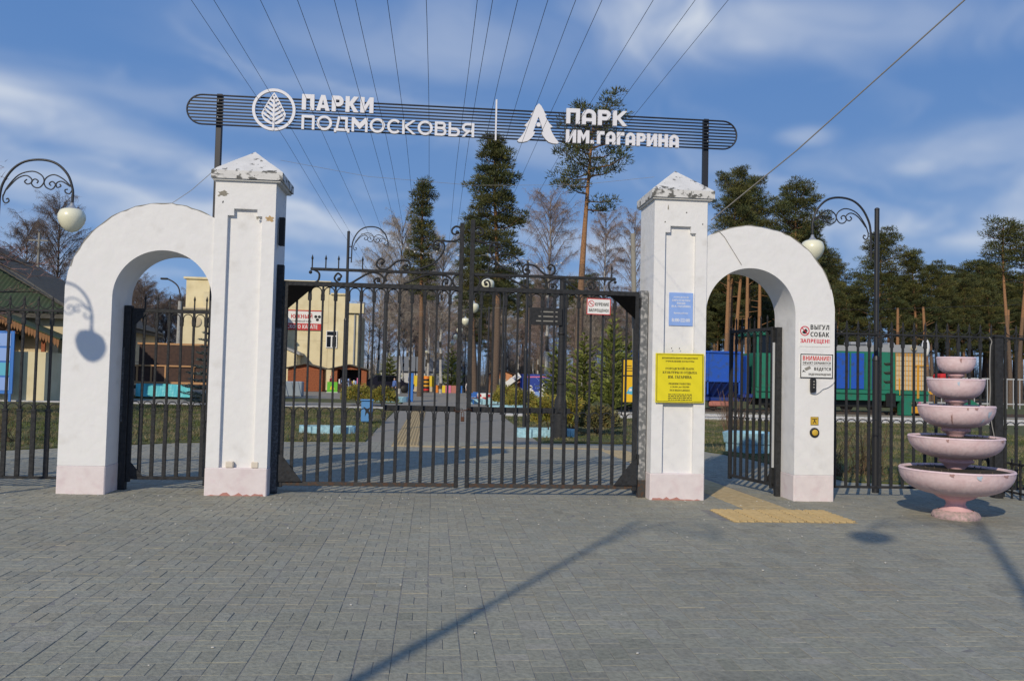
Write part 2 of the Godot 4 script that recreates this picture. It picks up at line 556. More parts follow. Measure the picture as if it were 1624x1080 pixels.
	for q in [["white", Color(0.90, 0.90, 0.89)], ["red", Color(0.78, 0.16, 0.16)], ["yellow_sign", Color(0.90, 0.84, 0.10)], ["blue_sign", Color(0.54, 0.67, 0.90)], ["ink", Color(0.10, 0.10, 0.11)], ["crimson", Color(0.80, 0.13, 0.24)], ["banner_red", Color(0.75, 0.20, 0.20)], ["loco_green", Color(0.11, 0.47, 0.36)], ["wagon_blue", Color(0.09, 0.31, 0.72)], ["deep_blue", Color(0.06, 0.18, 0.50)], ["loco_grey", Color(0.60, 0.61, 0.62)], ["amber", Color(0.86, 0.62, 0.16)], ["dark", Color(0.09, 0.09, 0.09)], ["teal", Color(0.22, 0.65, 0.66)], ["tarp_grey", Color(0.55, 0.60, 0.64)], ["lime", Color(0.40, 0.72, 0.18)], ["sky_blue", Color(0.20, 0.46, 0.78)], ["orange", Color(0.90, 0.52, 0.16)], ["rose", Color(0.82, 0.45, 0.60)], ["sun_yellow", Color(0.90, 0.78, 0.20)], ["tan", Color(0.78, 0.72, 0.60)], ["salmon", Color(0.70, 0.45, 0.40)], ["gold", Color(0.80, 0.66, 0.22)], ["pale_grey", Color(0.72, 0.73, 0.74)], ["stand_yellow", Color(0.93, 0.74, 0.10)], ["night_blue", Color(0.16, 0.26, 0.60)], ["cyan", Color(0.35, 0.70, 0.80)], ["bin_blue", Color(0.33, 0.55, 0.76)]]:
		M[q[0]] = mat(q[1], 0.6)
	for q in [["loco_green", Color(0.13, 0.47, 0.37)], ["wagon_blue", Color(0.12, 0.33, 0.72)], ["deep_blue", Color(0.08, 0.20, 0.50)]]:
		M[q[0]] = tri_map(mat(Color.WHITE, 0.6), noise_tex(512, 0.015, 91, [0.0, 0.25, 0.45, 0.8, 1.0], [q[1].lerp(Color(0.32, 0.25, 0.19), 0.55), q[1].lerp(Color(0.36, 0.33, 0.30), 0.22), q[1], q[1], q[1].lerp(Color(0.75, 0.78, 0.80), 0.16)], 7), 0.35)
	M.glass = mat(Color(0.05, 0.06, 0.08), 0.1)
	M.wire = mat(Color(0.20, 0.20, 0.21), 0.8)
	M.pale_wire = mat(Color(0.55, 0.54, 0.52), 0.8)
	M.body = mat(Color.WHITE, 0.85, 0.0, true)


var lawn_left := PackedVector2Array([Vector2(-60, -5.4), Vector2(-8.2, -5.4), Vector2(-6.6, -6.9), Vector2(-5.6, -7.7), Vector2(-3.6, -8.5), Vector2(-1.55, -8.8), Vector2(-1.6, -14), Vector2(-1.6, -26.5), Vector2(-60, -26.5)])
var lawn_right := PackedVector2Array([Vector2(2.62, -9.2), Vector2(3.4, -9.5), Vector2(4.9, -9.6), Vector2(6.0, -8.4), Vector2(6.6, -6.0), Vector2(6.9, -2.2), Vector2(8.9, -1.75), Vector2(60, -1.75), Vector2(60, -22), Vector2(2.75, -22)])

func sheet(poly: PackedVector2Array, y: float, thick := 0.05) -> ArrayMesh:   # polygon in X, Z
	var mb := MB.new()
	var p := PackedVector2Array()
	for q in poly:
		p.append(Vector2(q.x, -q.y))
	mb.prism(p, y - thick, y, Transform3D(Basis(Vector3.RIGHT, Vector3.FORWARD, Vector3.UP), Vector3.ZERO))
	return mb.done()

func rect(x0: float, z0: float, x1: float, z1: float) -> PackedVector2Array:
	return PackedVector2Array([Vector2(x0, z0), Vector2(x1, z0), Vector2(x1, z1), Vector2(x0, z1)])

func make_ground() -> void:
	struct("ground", sheet(rect(-700, 500, 700, -700), -0.10), M.forest_floor)
	struct("lawn", sheet(lawn_left, 0.022), M.lawn)
	struct("lawn", sheet(lawn_right, 0.022), M.lawn)
	struct("lawn", sheet(rect(-70, -33.2, -1.7, -39), 0.0), M.lawn)
	struct("lawn", sheet(rect(3.0, -25.5, 70, -60), 0.0), M.lawn)
	struct("path", sheet(rect(-1.6, -9.05, 2.75, -62), 0.0), M.path)
	struct("side_path", sheet(rect(-70, -26.9, -1.6, -33.1), 0.0), M.path)
	struct("side_path", sheet(rect(2.75, -22.2, 70, -25.4), 0.0), M.path)
	struct("yard", sheet(rect(-40, -39.05, -1.7, -62), -0.005), M.path)
	# concrete kerbs along the lawns
	var kb := MB.new()
	kb.box(Vector3(-60, -0.04, -26.9), Vector3(-1.6, 0.07, -26.7), 0.015)
	struct("kerb", kb.done(), M.kerb_white)
	kb = MB.new()
	kb.box(Vector3(2.75, -0.04, -22.2), Vector3(60, 0.11, -22.0), 0.015)
	struct("kerb", kb.done(), M.kerb_white)
	kb = MB.new()
	kb.box(Vector3(6.5, -0.04, -25.6), Vector3(60, 0.11, -25.4), 0.015)
	struct("kerb", kb.done(), M.kerb_white)
	# grass blades
	for side in 2:
		var poly := lawn_left if side == 0 else lawn_right
		for kind in 2:
			var b := MB.new()
			for i in 9:
				var g := rf(0.6, 1.25)
				b.col = Color(0.10, 0.125, 0.03) * g if kind == 0 else Color(0.22, 0.185, 0.095) * g
				var p := Vector3(rf(-0.09, 0.09), 0, rf(-0.09, 0.09))
				var d := Vector3(rf(-0.06, 0.06), rf(0.03, 0.075) * (1.0 if kind == 0 else 1.3), rf(-0.06, 0.06))
				b.blade(p, p + d, Vector3(0.007, 0, rf(-0.005, 0.005)))
			var mm := MultiMesh.new()
			mm.transform_format = MultiMesh.TRANSFORM_3D
			mm.mesh = b.done()
			mm.mesh.surface_set_material(0, M.leaf)
			var at: Array[Transform3D] = []
			var noise := FastNoiseLite.new()
			noise.seed = 90
			noise.frequency = 0.35
			var want := 5200 if kind == 0 else 4200
			while at.size() < want:
				var x := rf(-15, -1.6) if side == 0 else rf(2.7, 19)
				var z := rf(-26, -5.3) if side == 0 else rf(-21.8, -1.8)
				if not Geometry2D.is_point_in_polygon(Vector2(x, z), poly):
					continue
				var nv := noise.get_noise_2d(x, z)
				if (kind == 0 and nv < rf(-0.25, 0.1)) or (kind == 1 and nv > rf(-0.1, 0.35)):
					continue
				var s := rf(0.6, 1.3)
				at.append(Transform3D(Basis(Vector3.UP, rf(0, TAU)).scaled(Vector3(s, s, s)), Vector3(x, 0.02, z)))
			mm.instance_count = at.size()
			for i in at.size():
				mm.set_instance_transform(i, at[i])
			var o := MultiMeshInstance3D.new()
			o.name = numbered("grass" if kind == 0 else "dry_grass")
			o.multimesh = mm
			o.material_override = M.leaf
			o.set_meta("kind", "stuff")
			o.set_meta("label", [["green grass growing in patches on the lawn beyond the left fence", "dry straw coloured grass on the lawn beyond the left fence"], ["green grass growing in patches on the lawn behind the right archway", "dry straw coloured grass on the lawn behind the right archway"]][side][kind])
			add_child(o, true)


func paver_shape(mb: MB, cx: float, cz: float, lx: float, lz: float, y: float, tilt: Vector2) -> void:
	var hx := lx * 0.5 - 0.0022
	var hz := lz * 0.5 - 0.0017
	var k := 0.0025
	var t: Array[Vector3] = []
	var m: Array[Vector3] = []
	var d: Array[Vector3] = []
	for s in [[-1, -1], [1, -1], [1, 1], [-1, 1]]:
		var yy: float = y + tilt.x * s[0] + tilt.y * s[1]
		t.append(Vector3(cx + s[0] * (hx - k), yy, cz + s[1] * (hz - k)))
		m.append(Vector3(cx + s[0] * hx, yy - k * 0.7, cz + s[1] * hz))
		d.append(Vector3(cx + s[0] * hx, y - 0.03, cz + s[1] * hz))
	mb.quad(t[0], t[1], t[2], t[3], Vector3.UP)
	for i in 4:
		var j := (i + 1) % 4
		var out := (m[i] + m[j]) * 0.5 - Vector3(cx, y, cz)
		mb.quad(t[i], t[j], m[j], m[i], out.normalized() + Vector3.UP)
		mb.quad(m[i], m[j], d[j], d[i], out)


func make_pavers() -> void:
	var base := struct("pavement", sheet(rect(-60, 40, 60, -9.3), -0.0030), M.sand)
	var tone := FastNoiseLite.new()
	tone.seed = 77
	tone.frequency = 0.28
	tone.fractal_octaves = 3
	var spot := FastNoiseLite.new()
	spot.seed = 12
	spot.frequency = 1.3
	spot.fractal_octaves = 3
	var list := []
	var x0 := -15.0
	var z0 := -9.2
	for i in 150:
		for j in 93:
			var gx := x0 + i * 0.2 + 0.1
			var gz := z0 + j * 0.2 + 0.1
			# in view, or just beside it
			var depth := 11.365 - gz
			if absf(gx - depth * 0.09) > depth * 0.78 + 1.2 and depth > 0.0:
				continue
			if Geometry2D.is_point_in_polygon(Vector2(gx, gz), lawn_left) or Geometry2D.is_point_in_polygon(Vector2(gx, gz), lawn_right):
				continue
			if (gx > 3.45 and gx < 5.1 and gz > 0.8 and gz < 1.7) or (gx > 4.0 + gz * 0.03 and gx < 4.6 + gz * 0.03 and gz > -7.7 and gz <= 0.85) or (gx > -0.95 and gx < 4.6 and gz > -8.1 and gz < -7.65):
				continue
			gx += 0.0022 * sin(gz * 1.7 + i * 2.1) + 0.0012 * sin(gz * 4.3 + i)
			for k in 2:
				if (i + j) % 2 == 0:
					list.append([gx, gz + (k - 0.5) * 0.1, 0.2, 0.1])
				else:
					list.append([gx + (k - 0.5) * 0.1, gz, 0.1, 0.2])
	var near := []
	for p in list:
		var q: Vector3 = cam.transform.affine_inverse() * Vector3(p[0], 0, p[1])
		p.append(INF)
		if q.z < -0.5 and absf(q.x / q.z) < 0.60 and absf(q.y / q.z) < 0.398:
			p[4] = q.length()
	list.sort_custom(func(a, b): return a[4] < b[4])
	# single stones: a few shapes that repeat in the nearest three hundred
	var shapes := {}
	for d in 2:
		for k in 9:
			var mb := MB.new()
			var g := 0.263 + 0.013 * k
			mb.col = Color(g * rf(1.02, 1.05), g, g * rf(0.77, 0.81))
			paver_shape(mb, 0, 0, 0.2 if d == 0 else 0.1, 0.1 if d == 0 else 0.2, 0.0, Vector2(rf(-0.0012, 0.0012), rf(-0.0012, 0.0012)))
			shapes[d * 9 + k] = mb.done()
	var field := MB.new()
	for i in list.size():
		var p = list[i]
		var w := tone.get_noise_2d(p[0], p[1])
		var stain := spot.get_noise_2d(p[0], p[1])
		var g := 0.318 * (1.0 + 0.12 * w) * rf(0.92, 1.06)
		if stain > 0.30:
			g *= 1.0 - minf((stain - 0.30) * 0.5, 0.12)
		# round patches of darker stones, fading outward, in front of the right pillar
		for s in [[1.75, 6.95, 0.75], [1.1, 7.3, 0.4], [0.75, 6.75, 0.3], [1.2, 6.3, 0.3]]:
			var dd := Vector2(p[0] - s[0], (p[1] - s[1]) * 0.8).length() / float(s[2])
			if dd < 1.0:
				g *= 1.0 - 0.42 * (1.0 - dd) * (0.7 + 0.6 * stain)
		if i < 300:
			var k := clampi(int(round((g - 0.263) / 0.013)), 0, 8)
			part("paver", shapes[(0 if p[2] > 0.15 else 9) + k], M.paver, base, Vector3(p[0], rf(-0.0015, 0.0015), p[1]))
		else:
			var warm := rf(-0.02, 0.03)
			field.col = Color(g * (1.035 + warm), g, g * (0.79 - warm))
			for q in [[-3.35, 3.2, 0.30], [-2.0, 1.15, 0.22], [-5.2, 3.9, 0.5], [3.6, 4.6, 0.35], [-0.6, 0.7, 0.25]]:
				var ds := Vector2(p[0] - q[0], p[1] - q[1]).length() / float(q[2])
				if ds < 1.0:
					field.col = field.col.lerp(Color(0.36, 0.32, 0.235), 0.6 * (1.0 - ds * ds))
			paver_shape(field, p[0], p[1], p[2], p[3], rf(-0.0022, 0.0022), Vector2(rf(-0.0014, 0.0014), rf(-0.0014, 0.0014)))
	var f := part("paver_field", field.done(), M.paver, base)
	f.set_meta("kind", "stuff")
	# scraps and grit swept against the feet of the walls
	var gm := MB.new()
	gm.col = Color(0.55, 0.53, 0.48)
	gm.ball(Vector3(0, 0.004, 0), Vector3(0.012, 0.005, 0.008), 5, 3)
	var mm := MultiMesh.new()
	mm.transform_format = MultiMesh.TRANSFORM_3D
	mm.mesh = gm.done()
	mm.instance_count = 260
	for i in 260:
		var x := rf(-7.0, 6.0)
		var z := 0.06 + pow(rf(0.0, 1.0), 2.5) * 2.6
		if i > 200:
			x = rf(-4.5, 5.5)
			z = rf(0.5, 6.5)
		var k := rf(0.4, 1.3)
		mm.set_instance_transform(i, Transform3D(Basis(Vector3.UP, rf(0, TAU)).scaled(Vector3(k, k, k)), Vector3(x, 0.0, z)))
	var gr := MultiMeshInstance3D.new()
	gr.name = "grit"
	gr.multimesh = mm
	gr.material_override = M.twig
	gr.set_meta("kind", "stuff")
	gr.set_meta("label", "pale grit and scraps lying on the paving near the walls")
	add_child(gr)
	# yellow tactile paving: a strip of ribbed tiles in front of the right archway
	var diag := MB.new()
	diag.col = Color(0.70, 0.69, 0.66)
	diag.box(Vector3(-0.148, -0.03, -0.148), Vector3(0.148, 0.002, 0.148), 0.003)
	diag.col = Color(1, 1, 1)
	for r in 6:
		var o := -0.22 + r * 0.088
		var a := Vector2(-0.14, o - 0.14)
		var b := Vector2(0.14, o + 0.14)
		if a.y < -0.14:
			a.x += -0.14 - a.y
			a.y = -0.14
		if b.y > 0.14:
			b.x -= b.y - 0.14
			b.y = 0.14
		diag.bar(Vector3(a.x, 0.003, a.y), Vector3(b.x, 0.003, b.y), 0.03, 0.022)
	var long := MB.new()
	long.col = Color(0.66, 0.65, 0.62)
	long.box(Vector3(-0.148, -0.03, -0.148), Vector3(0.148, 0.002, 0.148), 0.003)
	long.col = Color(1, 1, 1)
	for r in 4:
		long.bar(Vector3(-0.108 + r * 0.072, 0.003, -0.145), Vector3(-0.108 + r * 0.072, 0.003, 0.145), 0.028, 0.012)
	var dm := diag.done()
	var lm := long.done()
	var fl := MB.new()
	fl.box(Vector3(-0.148, -0.03, -0.148), Vector3(0.148, 0.003, 0.148), 0.003)
	var fm := fl.done()
	var strip := Node3D.new()
	strip.name = "tactile_strip"
	strip.set_meta("kind", "structure")
	add_child(strip)
	for i in 5:
		for j in 3:
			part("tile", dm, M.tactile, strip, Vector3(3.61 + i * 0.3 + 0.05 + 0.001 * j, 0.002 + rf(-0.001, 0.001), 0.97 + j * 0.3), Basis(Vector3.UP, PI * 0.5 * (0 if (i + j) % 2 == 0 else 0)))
	var lane := Node3D.new()
	lane.name = "tactile_lane"
	lane.set_meta("kind", "structure")
	add_child(lane)
	for j in 28:
		for i in 2:
			part("tile", fm, M.tactile, lane, Vector3(4.15 + i * 0.3 - 0.009 * j, 0.002 + rf(-0.001, 0.001), 0.66 - j * 0.3))
	var line := Node3D.new()
	line.name = "tactile_line"
	line.set_meta("kind", "structure")
	add_child(line)
	for i in 16:
		part("tile", fm, M.tactile, line, Vector3(-0.75 + i * 0.3, 0.003, -7.88))
	var guide := Node3D.new()
	guide.name = "tactile_guide"
	guide.set_meta("kind", "structure")
	add_child(guide)
	for j in 70:
		for i in 2:
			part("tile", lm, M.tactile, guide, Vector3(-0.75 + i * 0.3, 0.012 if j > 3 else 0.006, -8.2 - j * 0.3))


# ------------------------------------------------------------------ gate pillars and arches
func make_walls() -> void:
	pillar(-2.911, -2.131, [-2.745, -2.30, -2.665, -2.365], "white plaster pillar left of the double gate, its pyramid cap blackened, no notice on it", 1)
	pillar(2.96, 3.704, [3.115, 3.545, 3.185, 3.475], "white plaster pillar right of the double gate carrying the yellow and blue notices", 2)
	arch(-4.755, -4.165, -2.914, -1, "white plaster archway left of the gate, a lamp shadow across its pier")
	arch(5.552, 4.985, 3.708, 1, "white plaster archway right of the gate with warning signs on its outer pier")


func pillar(x0: float, x1: float, pn: Array, label: String, sd: int) -> void:
	var t := thing("gate_pillar", label, "pillar")
	var d := -0.77
	var zf := -0.055
	var s := MB.new()
	s.box(Vector3(x0, 0.36, d), Vector3(x1, 4.10, zf))
	# front layer round the sunk panel
	s.box(Vector3(x0, 0.36, zf), Vector3(pn[0], 4.10, 0))
	s.box(Vector3(pn[1], 0.36, zf), Vector3(x1, 4.10, 0))
	s.box(Vector3(pn[0], 3.74, zf), Vector3(pn[1], 4.10, 0))
	s.box(Vector3(pn[0], 3.65, zf), Vector3(pn[2], 3.74, 0))
	s.box(Vector3(pn[3], 3.65, zf), Vector3(pn[1], 3.74, 0))
	part("shaft", s.done(), M.plaster, t)
	s = MB.new()
	s.box(Vector3(x0 - 0.006, -0.06, d - 0.006), Vector3(x1 + 0.006, 0.36, 0.006), 0.012)
	part("plinth", s.done(), M.plinth, t)
	if sd == 1:   # two little blocks at the foot of the panel
		for q in [[-2.655, -2.56], [-2.33, -2.24]]:
			s = MB.new()
			s.box(Vector3(q[0], 0.361, zf + 0.001), Vector3(q[1], 0.44, 0.012), 0.008)
			part("foot_block", s.done(), M.pale_block, t)
	# cap: slab and low pyramid, worn
	s = MB.new()
	var wob := FastNoiseLite.new()
	wob.seed = sd * 5
	wob.frequency = 5.5
	wob.fractal_octaves = 6
	wob.fractal_gain = 0.62
	# black mould sits in patches, thickest along the drip edge and near the point
	var stain := func(p: Vector3, e: float) -> Color:
		var n := wob.get_noise_3d(p.x, p.y * 1.6, p.z)
		var k := smoothstep(0.24, 0.52, n * 1.15 + e) * 0.92
		var w := 0.66 + 0.10 * wob.get_noise_3d(p.z * 0.6, p.x * 0.6, p.y)
		return Color(w, w * 0.995, w * 0.97).lerp(Color(0.075, 0.075, 0.068), k)
	s.col = Color(0.60, 0.60, 0.58)
	s.box(Vector3(x0 - 0.035, 4.10, d - 0.05), Vector3(x1 + 0.06, 4.125, 0.035), 0.006)
	var px0 := x0 - 0.05
	var px1 := x1 + 0.085
	var pz0 := d - 0.07
	var pz1 := 0.055
	var sheet_of := func(o: Vector3, u: Vector3, v: Vector3, nu: int, nv: int, out: Vector3, face: Callable) -> void:
		for i in nu:
			for j in nv:
				var q := []
				for c in [[0, 0], [1, 0], [1, 1], [0, 1]]:
					var a: float = (i + c[0]) / float(nu)
					var b: float = (j + c[1]) / float(nv)
					q.append(face.call(o + u * a + v * b, a, b))
				var mid: Vector3 = (q[0][0] + q[2][0]) * 0.5
				s.col = stain.call(mid, (q[0][1] + q[2][1]) * 0.5)
				s.quad(q[0][0], q[1][0], q[2][0], q[3][0], out)
	var rim_face := func(p: Vector3, a: float, b: float) -> Array: return [p, 0.20 + 0.10 * (1.0 - b)]
	var w2 := px1 - px0
	var d2 := pz1 - pz0
	sheet_of.call(Vector3(px0, 4.126, pz1), Vector3(w2, 0, 0), Vector3(0, 0.107, 0), 62, 8, Vector3.BACK, rim_face)
	sheet_of.call(Vector3(px0, 4.126, pz0), Vector3(w2, 0, 0), Vector3(0, 0.107, 0), 20, 4, Vector3.FORWARD, rim_face)
	sheet_of.call(Vector3(px0, 4.126, pz0), Vector3(0, 0, d2), Vector3(0, 0.107, 0), 50, 8, Vector3.LEFT, rim_face)
	sheet_of.call(Vector3(px1, 4.126, pz0), Vector3(0, 0, d2), Vector3(0, 0.107, 0), 50, 8, Vector3.RIGHT, rim_face)
	sheet_of.call(Vector3(px0, 4.126, pz0), Vector3(w2, 0, 0), Vector3(0, 0, d2), 4, 4, Vector3.DOWN, rim_face)
	var slope := func(p: Vector3, a: float, b: float) -> Array:
		var hh := minf(minf(a, 1.0 - a), minf(b, 1.0 - b)) * 2.0
		return [Vector3(p.x, 4.233 + 0.365 * hh + (wob.get_noise_2d(p.x * 0.5, p.z * 0.5) * 0.006 if hh > 0.0 else 0.0), p.z), 0.16 * (1.0 - smoothstep(0.0, 0.25, hh)) + 0.20 * smoothstep(0.70, 1.0, hh) - 0.02]
	sheet_of.call(Vector3(px0, 4.233, pz0), Vector3(w2, 0, 0), Vector3(0, 0, d2), 56, 56, Vector3.UP, slope)
	part("cap", s.done(), M.cap_stained, t)
	# chipped plaster
	var chips := [[[-2.895, 3.93], 0.15, 0.05, M.bare], [[-2.27, 3.62], 0.12, 0.06, M.ochre], [[-2.38, 3.63], 0.04, 0.03, M.bare], [[-2.82, 3.82], 0.018, 0.018, M.dark]] if sd == 1 else [[[3.40, 3.93], 0.018, 0.014, M.dark], [[3.10, 3.79], 0.016, 0.014, M.dark], [[3.63, 3.78], 0.016, 0.014, M.dark], [[3.22, 2.06], 0.014, 0.012, M.dark], [[3.33, 2.06], 0.012, 0.012, M.dark], [[3.14, 3.99], 0.02, 0.05, M.bare]]
	for q in chips:
		var poly := PackedVector2Array()
		for k in 17:
			var a := TAU * k / 17.0
			poly.append(Vector2(q[0][0] + q[1] * 0.5 + cos(a) * q[1] * 0.5 * rf(0.45, 1.15), q[0][1] + sin(a) * q[2] * rf(0.35, 1.2)))
		var cm := MB.new()
		cm.prism(poly, -0.004, 0.0025)
		part("chipped_patch", cm.done(), q[3], t)
	# worn red edge at the foot
	var poly2 := PackedVector2Array([Vector2(x0 + 0.01, -0.02)])
	for k in 15:
		poly2.append(Vector2(lerpf(x0 + 0.01, x1 - 0.02, (k + 0.5) / 15.0), rf(0.0, 0.045) * (1.0 if (sd == 2 and k < 8) or (sd == 1 and k > 3) else 0.4)))
	poly2.append(Vector2(x1 - 0.02, -0.02))
	var wm := MB.new()
	wm.prism(poly2, 0.0, 0.0095)
	part("worn_edge", wm.done(), M.brick_red, t)


func arch(xo: float, xi: float, xp: float, sgn: float, label: String) -> void:
	var t := thing("archway", label, "archway")
	var zf := -0.02
	var zb := -0.74
	var cx := (xi + xp) * 0.5
	var r := absf(xi - xp) * 0.5
	var cy := 2.535 if sgn < 0.0 else 2.56
	var ro := absf(xo - cx)
	var n := 40
	var inner := PackedVector2Array()
	var outer := PackedVector2Array()
	inner.append(Vector2(xi, 0.36)); outer.append(Vector2(xo, 0.36))
	for k in 7:
		var y := lerpf(0.36, cy, (k + 1) / 8.0)
		inner.append(Vector2(xi, y)); outer.append(Vector2(xo, y))
	var bump := FastNoiseLite.new()
	bump.seed = int(xo * 10.0) + 50
	bump.frequency = 2.2
	for k in n + 1:
		var a := PI * k / float(n)
		var ci := Vector2(cx + sgn * cos(a) * r, cy + sin(a) * r)
		# the outer curve is clipped by the pillar beside it
		var ca := a
		var lim := acos(clampf((xp - cx) * sgn / (ro + 0.02), -1, 1))
		ca = minf(a, lim) if k < n else lim
		ca = lerpf(0.0, lim, k / float(n))
		var rr := ro + 0.03 * sin(ca) + bump.get_noise_1d(ca * 3.0) * 0.012
		var co := Vector2(cx + sgn * cos(ca) * rr, cy + sin(ca) * rr)
		inner.append(ci); outer.append(co)
	var s := MB.new()
	var cc := Vector2(cx, cy)
	for k in inner.size() - 1:
		var i0 := inner[k]; var i1 := inner[k + 1]; var o0 := outer[k]; var o1 := outer[k + 1]
		s.quad(Vector3(i0.x, i0.y, zf), Vector3(i1.x, i1.y, zf), Vector3(o1.x, o1.y, zf), Vector3(o0.x, o0.y, zf), Vector3.BACK)
		s.quad(Vector3(i0.x, i0.y, zb), Vector3(i1.x, i1.y, zb), Vector3(o1.x, o1.y, zb), Vector3(o0.x, o0.y, zb), Vector3.FORWARD)
		var ni := Vector2(-sgn, 0) if k < 8 else (cc - i0).normalized()
		var nj := Vector2(-sgn, 0) if k + 1 < 8 else (cc - i1).normalized()
		var A := Vector3(i0.x, i0.y, zf); var B := Vector3(i1.x, i1.y, zf); var C := Vector3(i1.x, i1.y, zb); var D := Vector3(i0.x, i0.y, zb)
		s.tri(A, B, C, Vector3(ni.x, ni.y, 0), Vector3(nj.x, nj.y, 0), Vector3(nj.x, nj.y, 0))
		s.tri(A, C, D, Vector3(ni.x, ni.y, 0), Vector3(nj.x, nj.y, 0), Vector3(ni.x, ni.y, 0))
		var no := Vector2(sgn, 0) if k < 8 else (o0 - cc).normalized()
		var np := Vector2(sgn, 0) if k + 1 < 8 else (o1 - cc).normalized()
		A = Vector3(o0.x, o0.y, zf); B = Vector3(o1.x, o1.y, zf); C = Vector3(o1.x, o1.y, zb); D = Vector3(o0.x, o0.y, zb)
		s.tri(A, B, C, Vector3(no.x, no.y, 0), Vector3(np.x, np.y, 0), Vector3(np.x, np.y, 0))
		s.tri(A, C, D, Vector3(no.x, no.y, 0), Vector3(np.x, np.y, 0), Vector3(no.x, no.y, 0))
	# straight end against the pillar
	var e0 := inner[inner.size() - 1]
	var e1 := outer[outer.size() - 1]
	s.quad(Vector3(e0.x, e0.y, zf), Vector3(e1.x, e1.y, zf), Vector3(e1.x, e1.y, zb), Vector3(e0.x, e0.y, zb), Vector3(-sgn, 0, 0))
	part("arch_wall", s.done(), M.plaster, t)
	s = MB.new()
	s.box(Vector3(minf(xo, xi) - 0.005, -0.06, zb - 0.005), Vector3(maxf(xo, xi) + 0.005, 0.36, zf + 0.005), 0.012)
	part("plinth", s.done(), M.plinth, t)
	# dirty rim along the top of the curve
	var rim := MB.new()
	for k in range(14, n + 7):
		var o0 := outer[k]; var o1 := outer[k + 1]
		var w0 := 0.014 * absf(sin(k * 1.7 + 1.3 * sin(k * 0.9))) + 0.002
		var w1 := 0.014 * absf(sin((k + 1) * 1.7 + 1.3 * sin((k + 1) * 0.9))) + 0.002
		var d0 := (o0 - cc).normalized()
		var d1 := (o1 - cc).normalized()
		rim.quad(Vector3(o0.x, o0.y, zf + 0.0022), Vector3(o1.x, o1.y, zf + 0.0022), Vector3(o1.x - d1.x * w1, o1.y - d1.y * w1, zf + 0.0022), Vector3(o0.x - d0.x * w0, o0.y - d0.y * w0, zf + 0.0022), Vector3.BACK)
	part("weathered_rim", rim.done(), M.timber_grey, t)


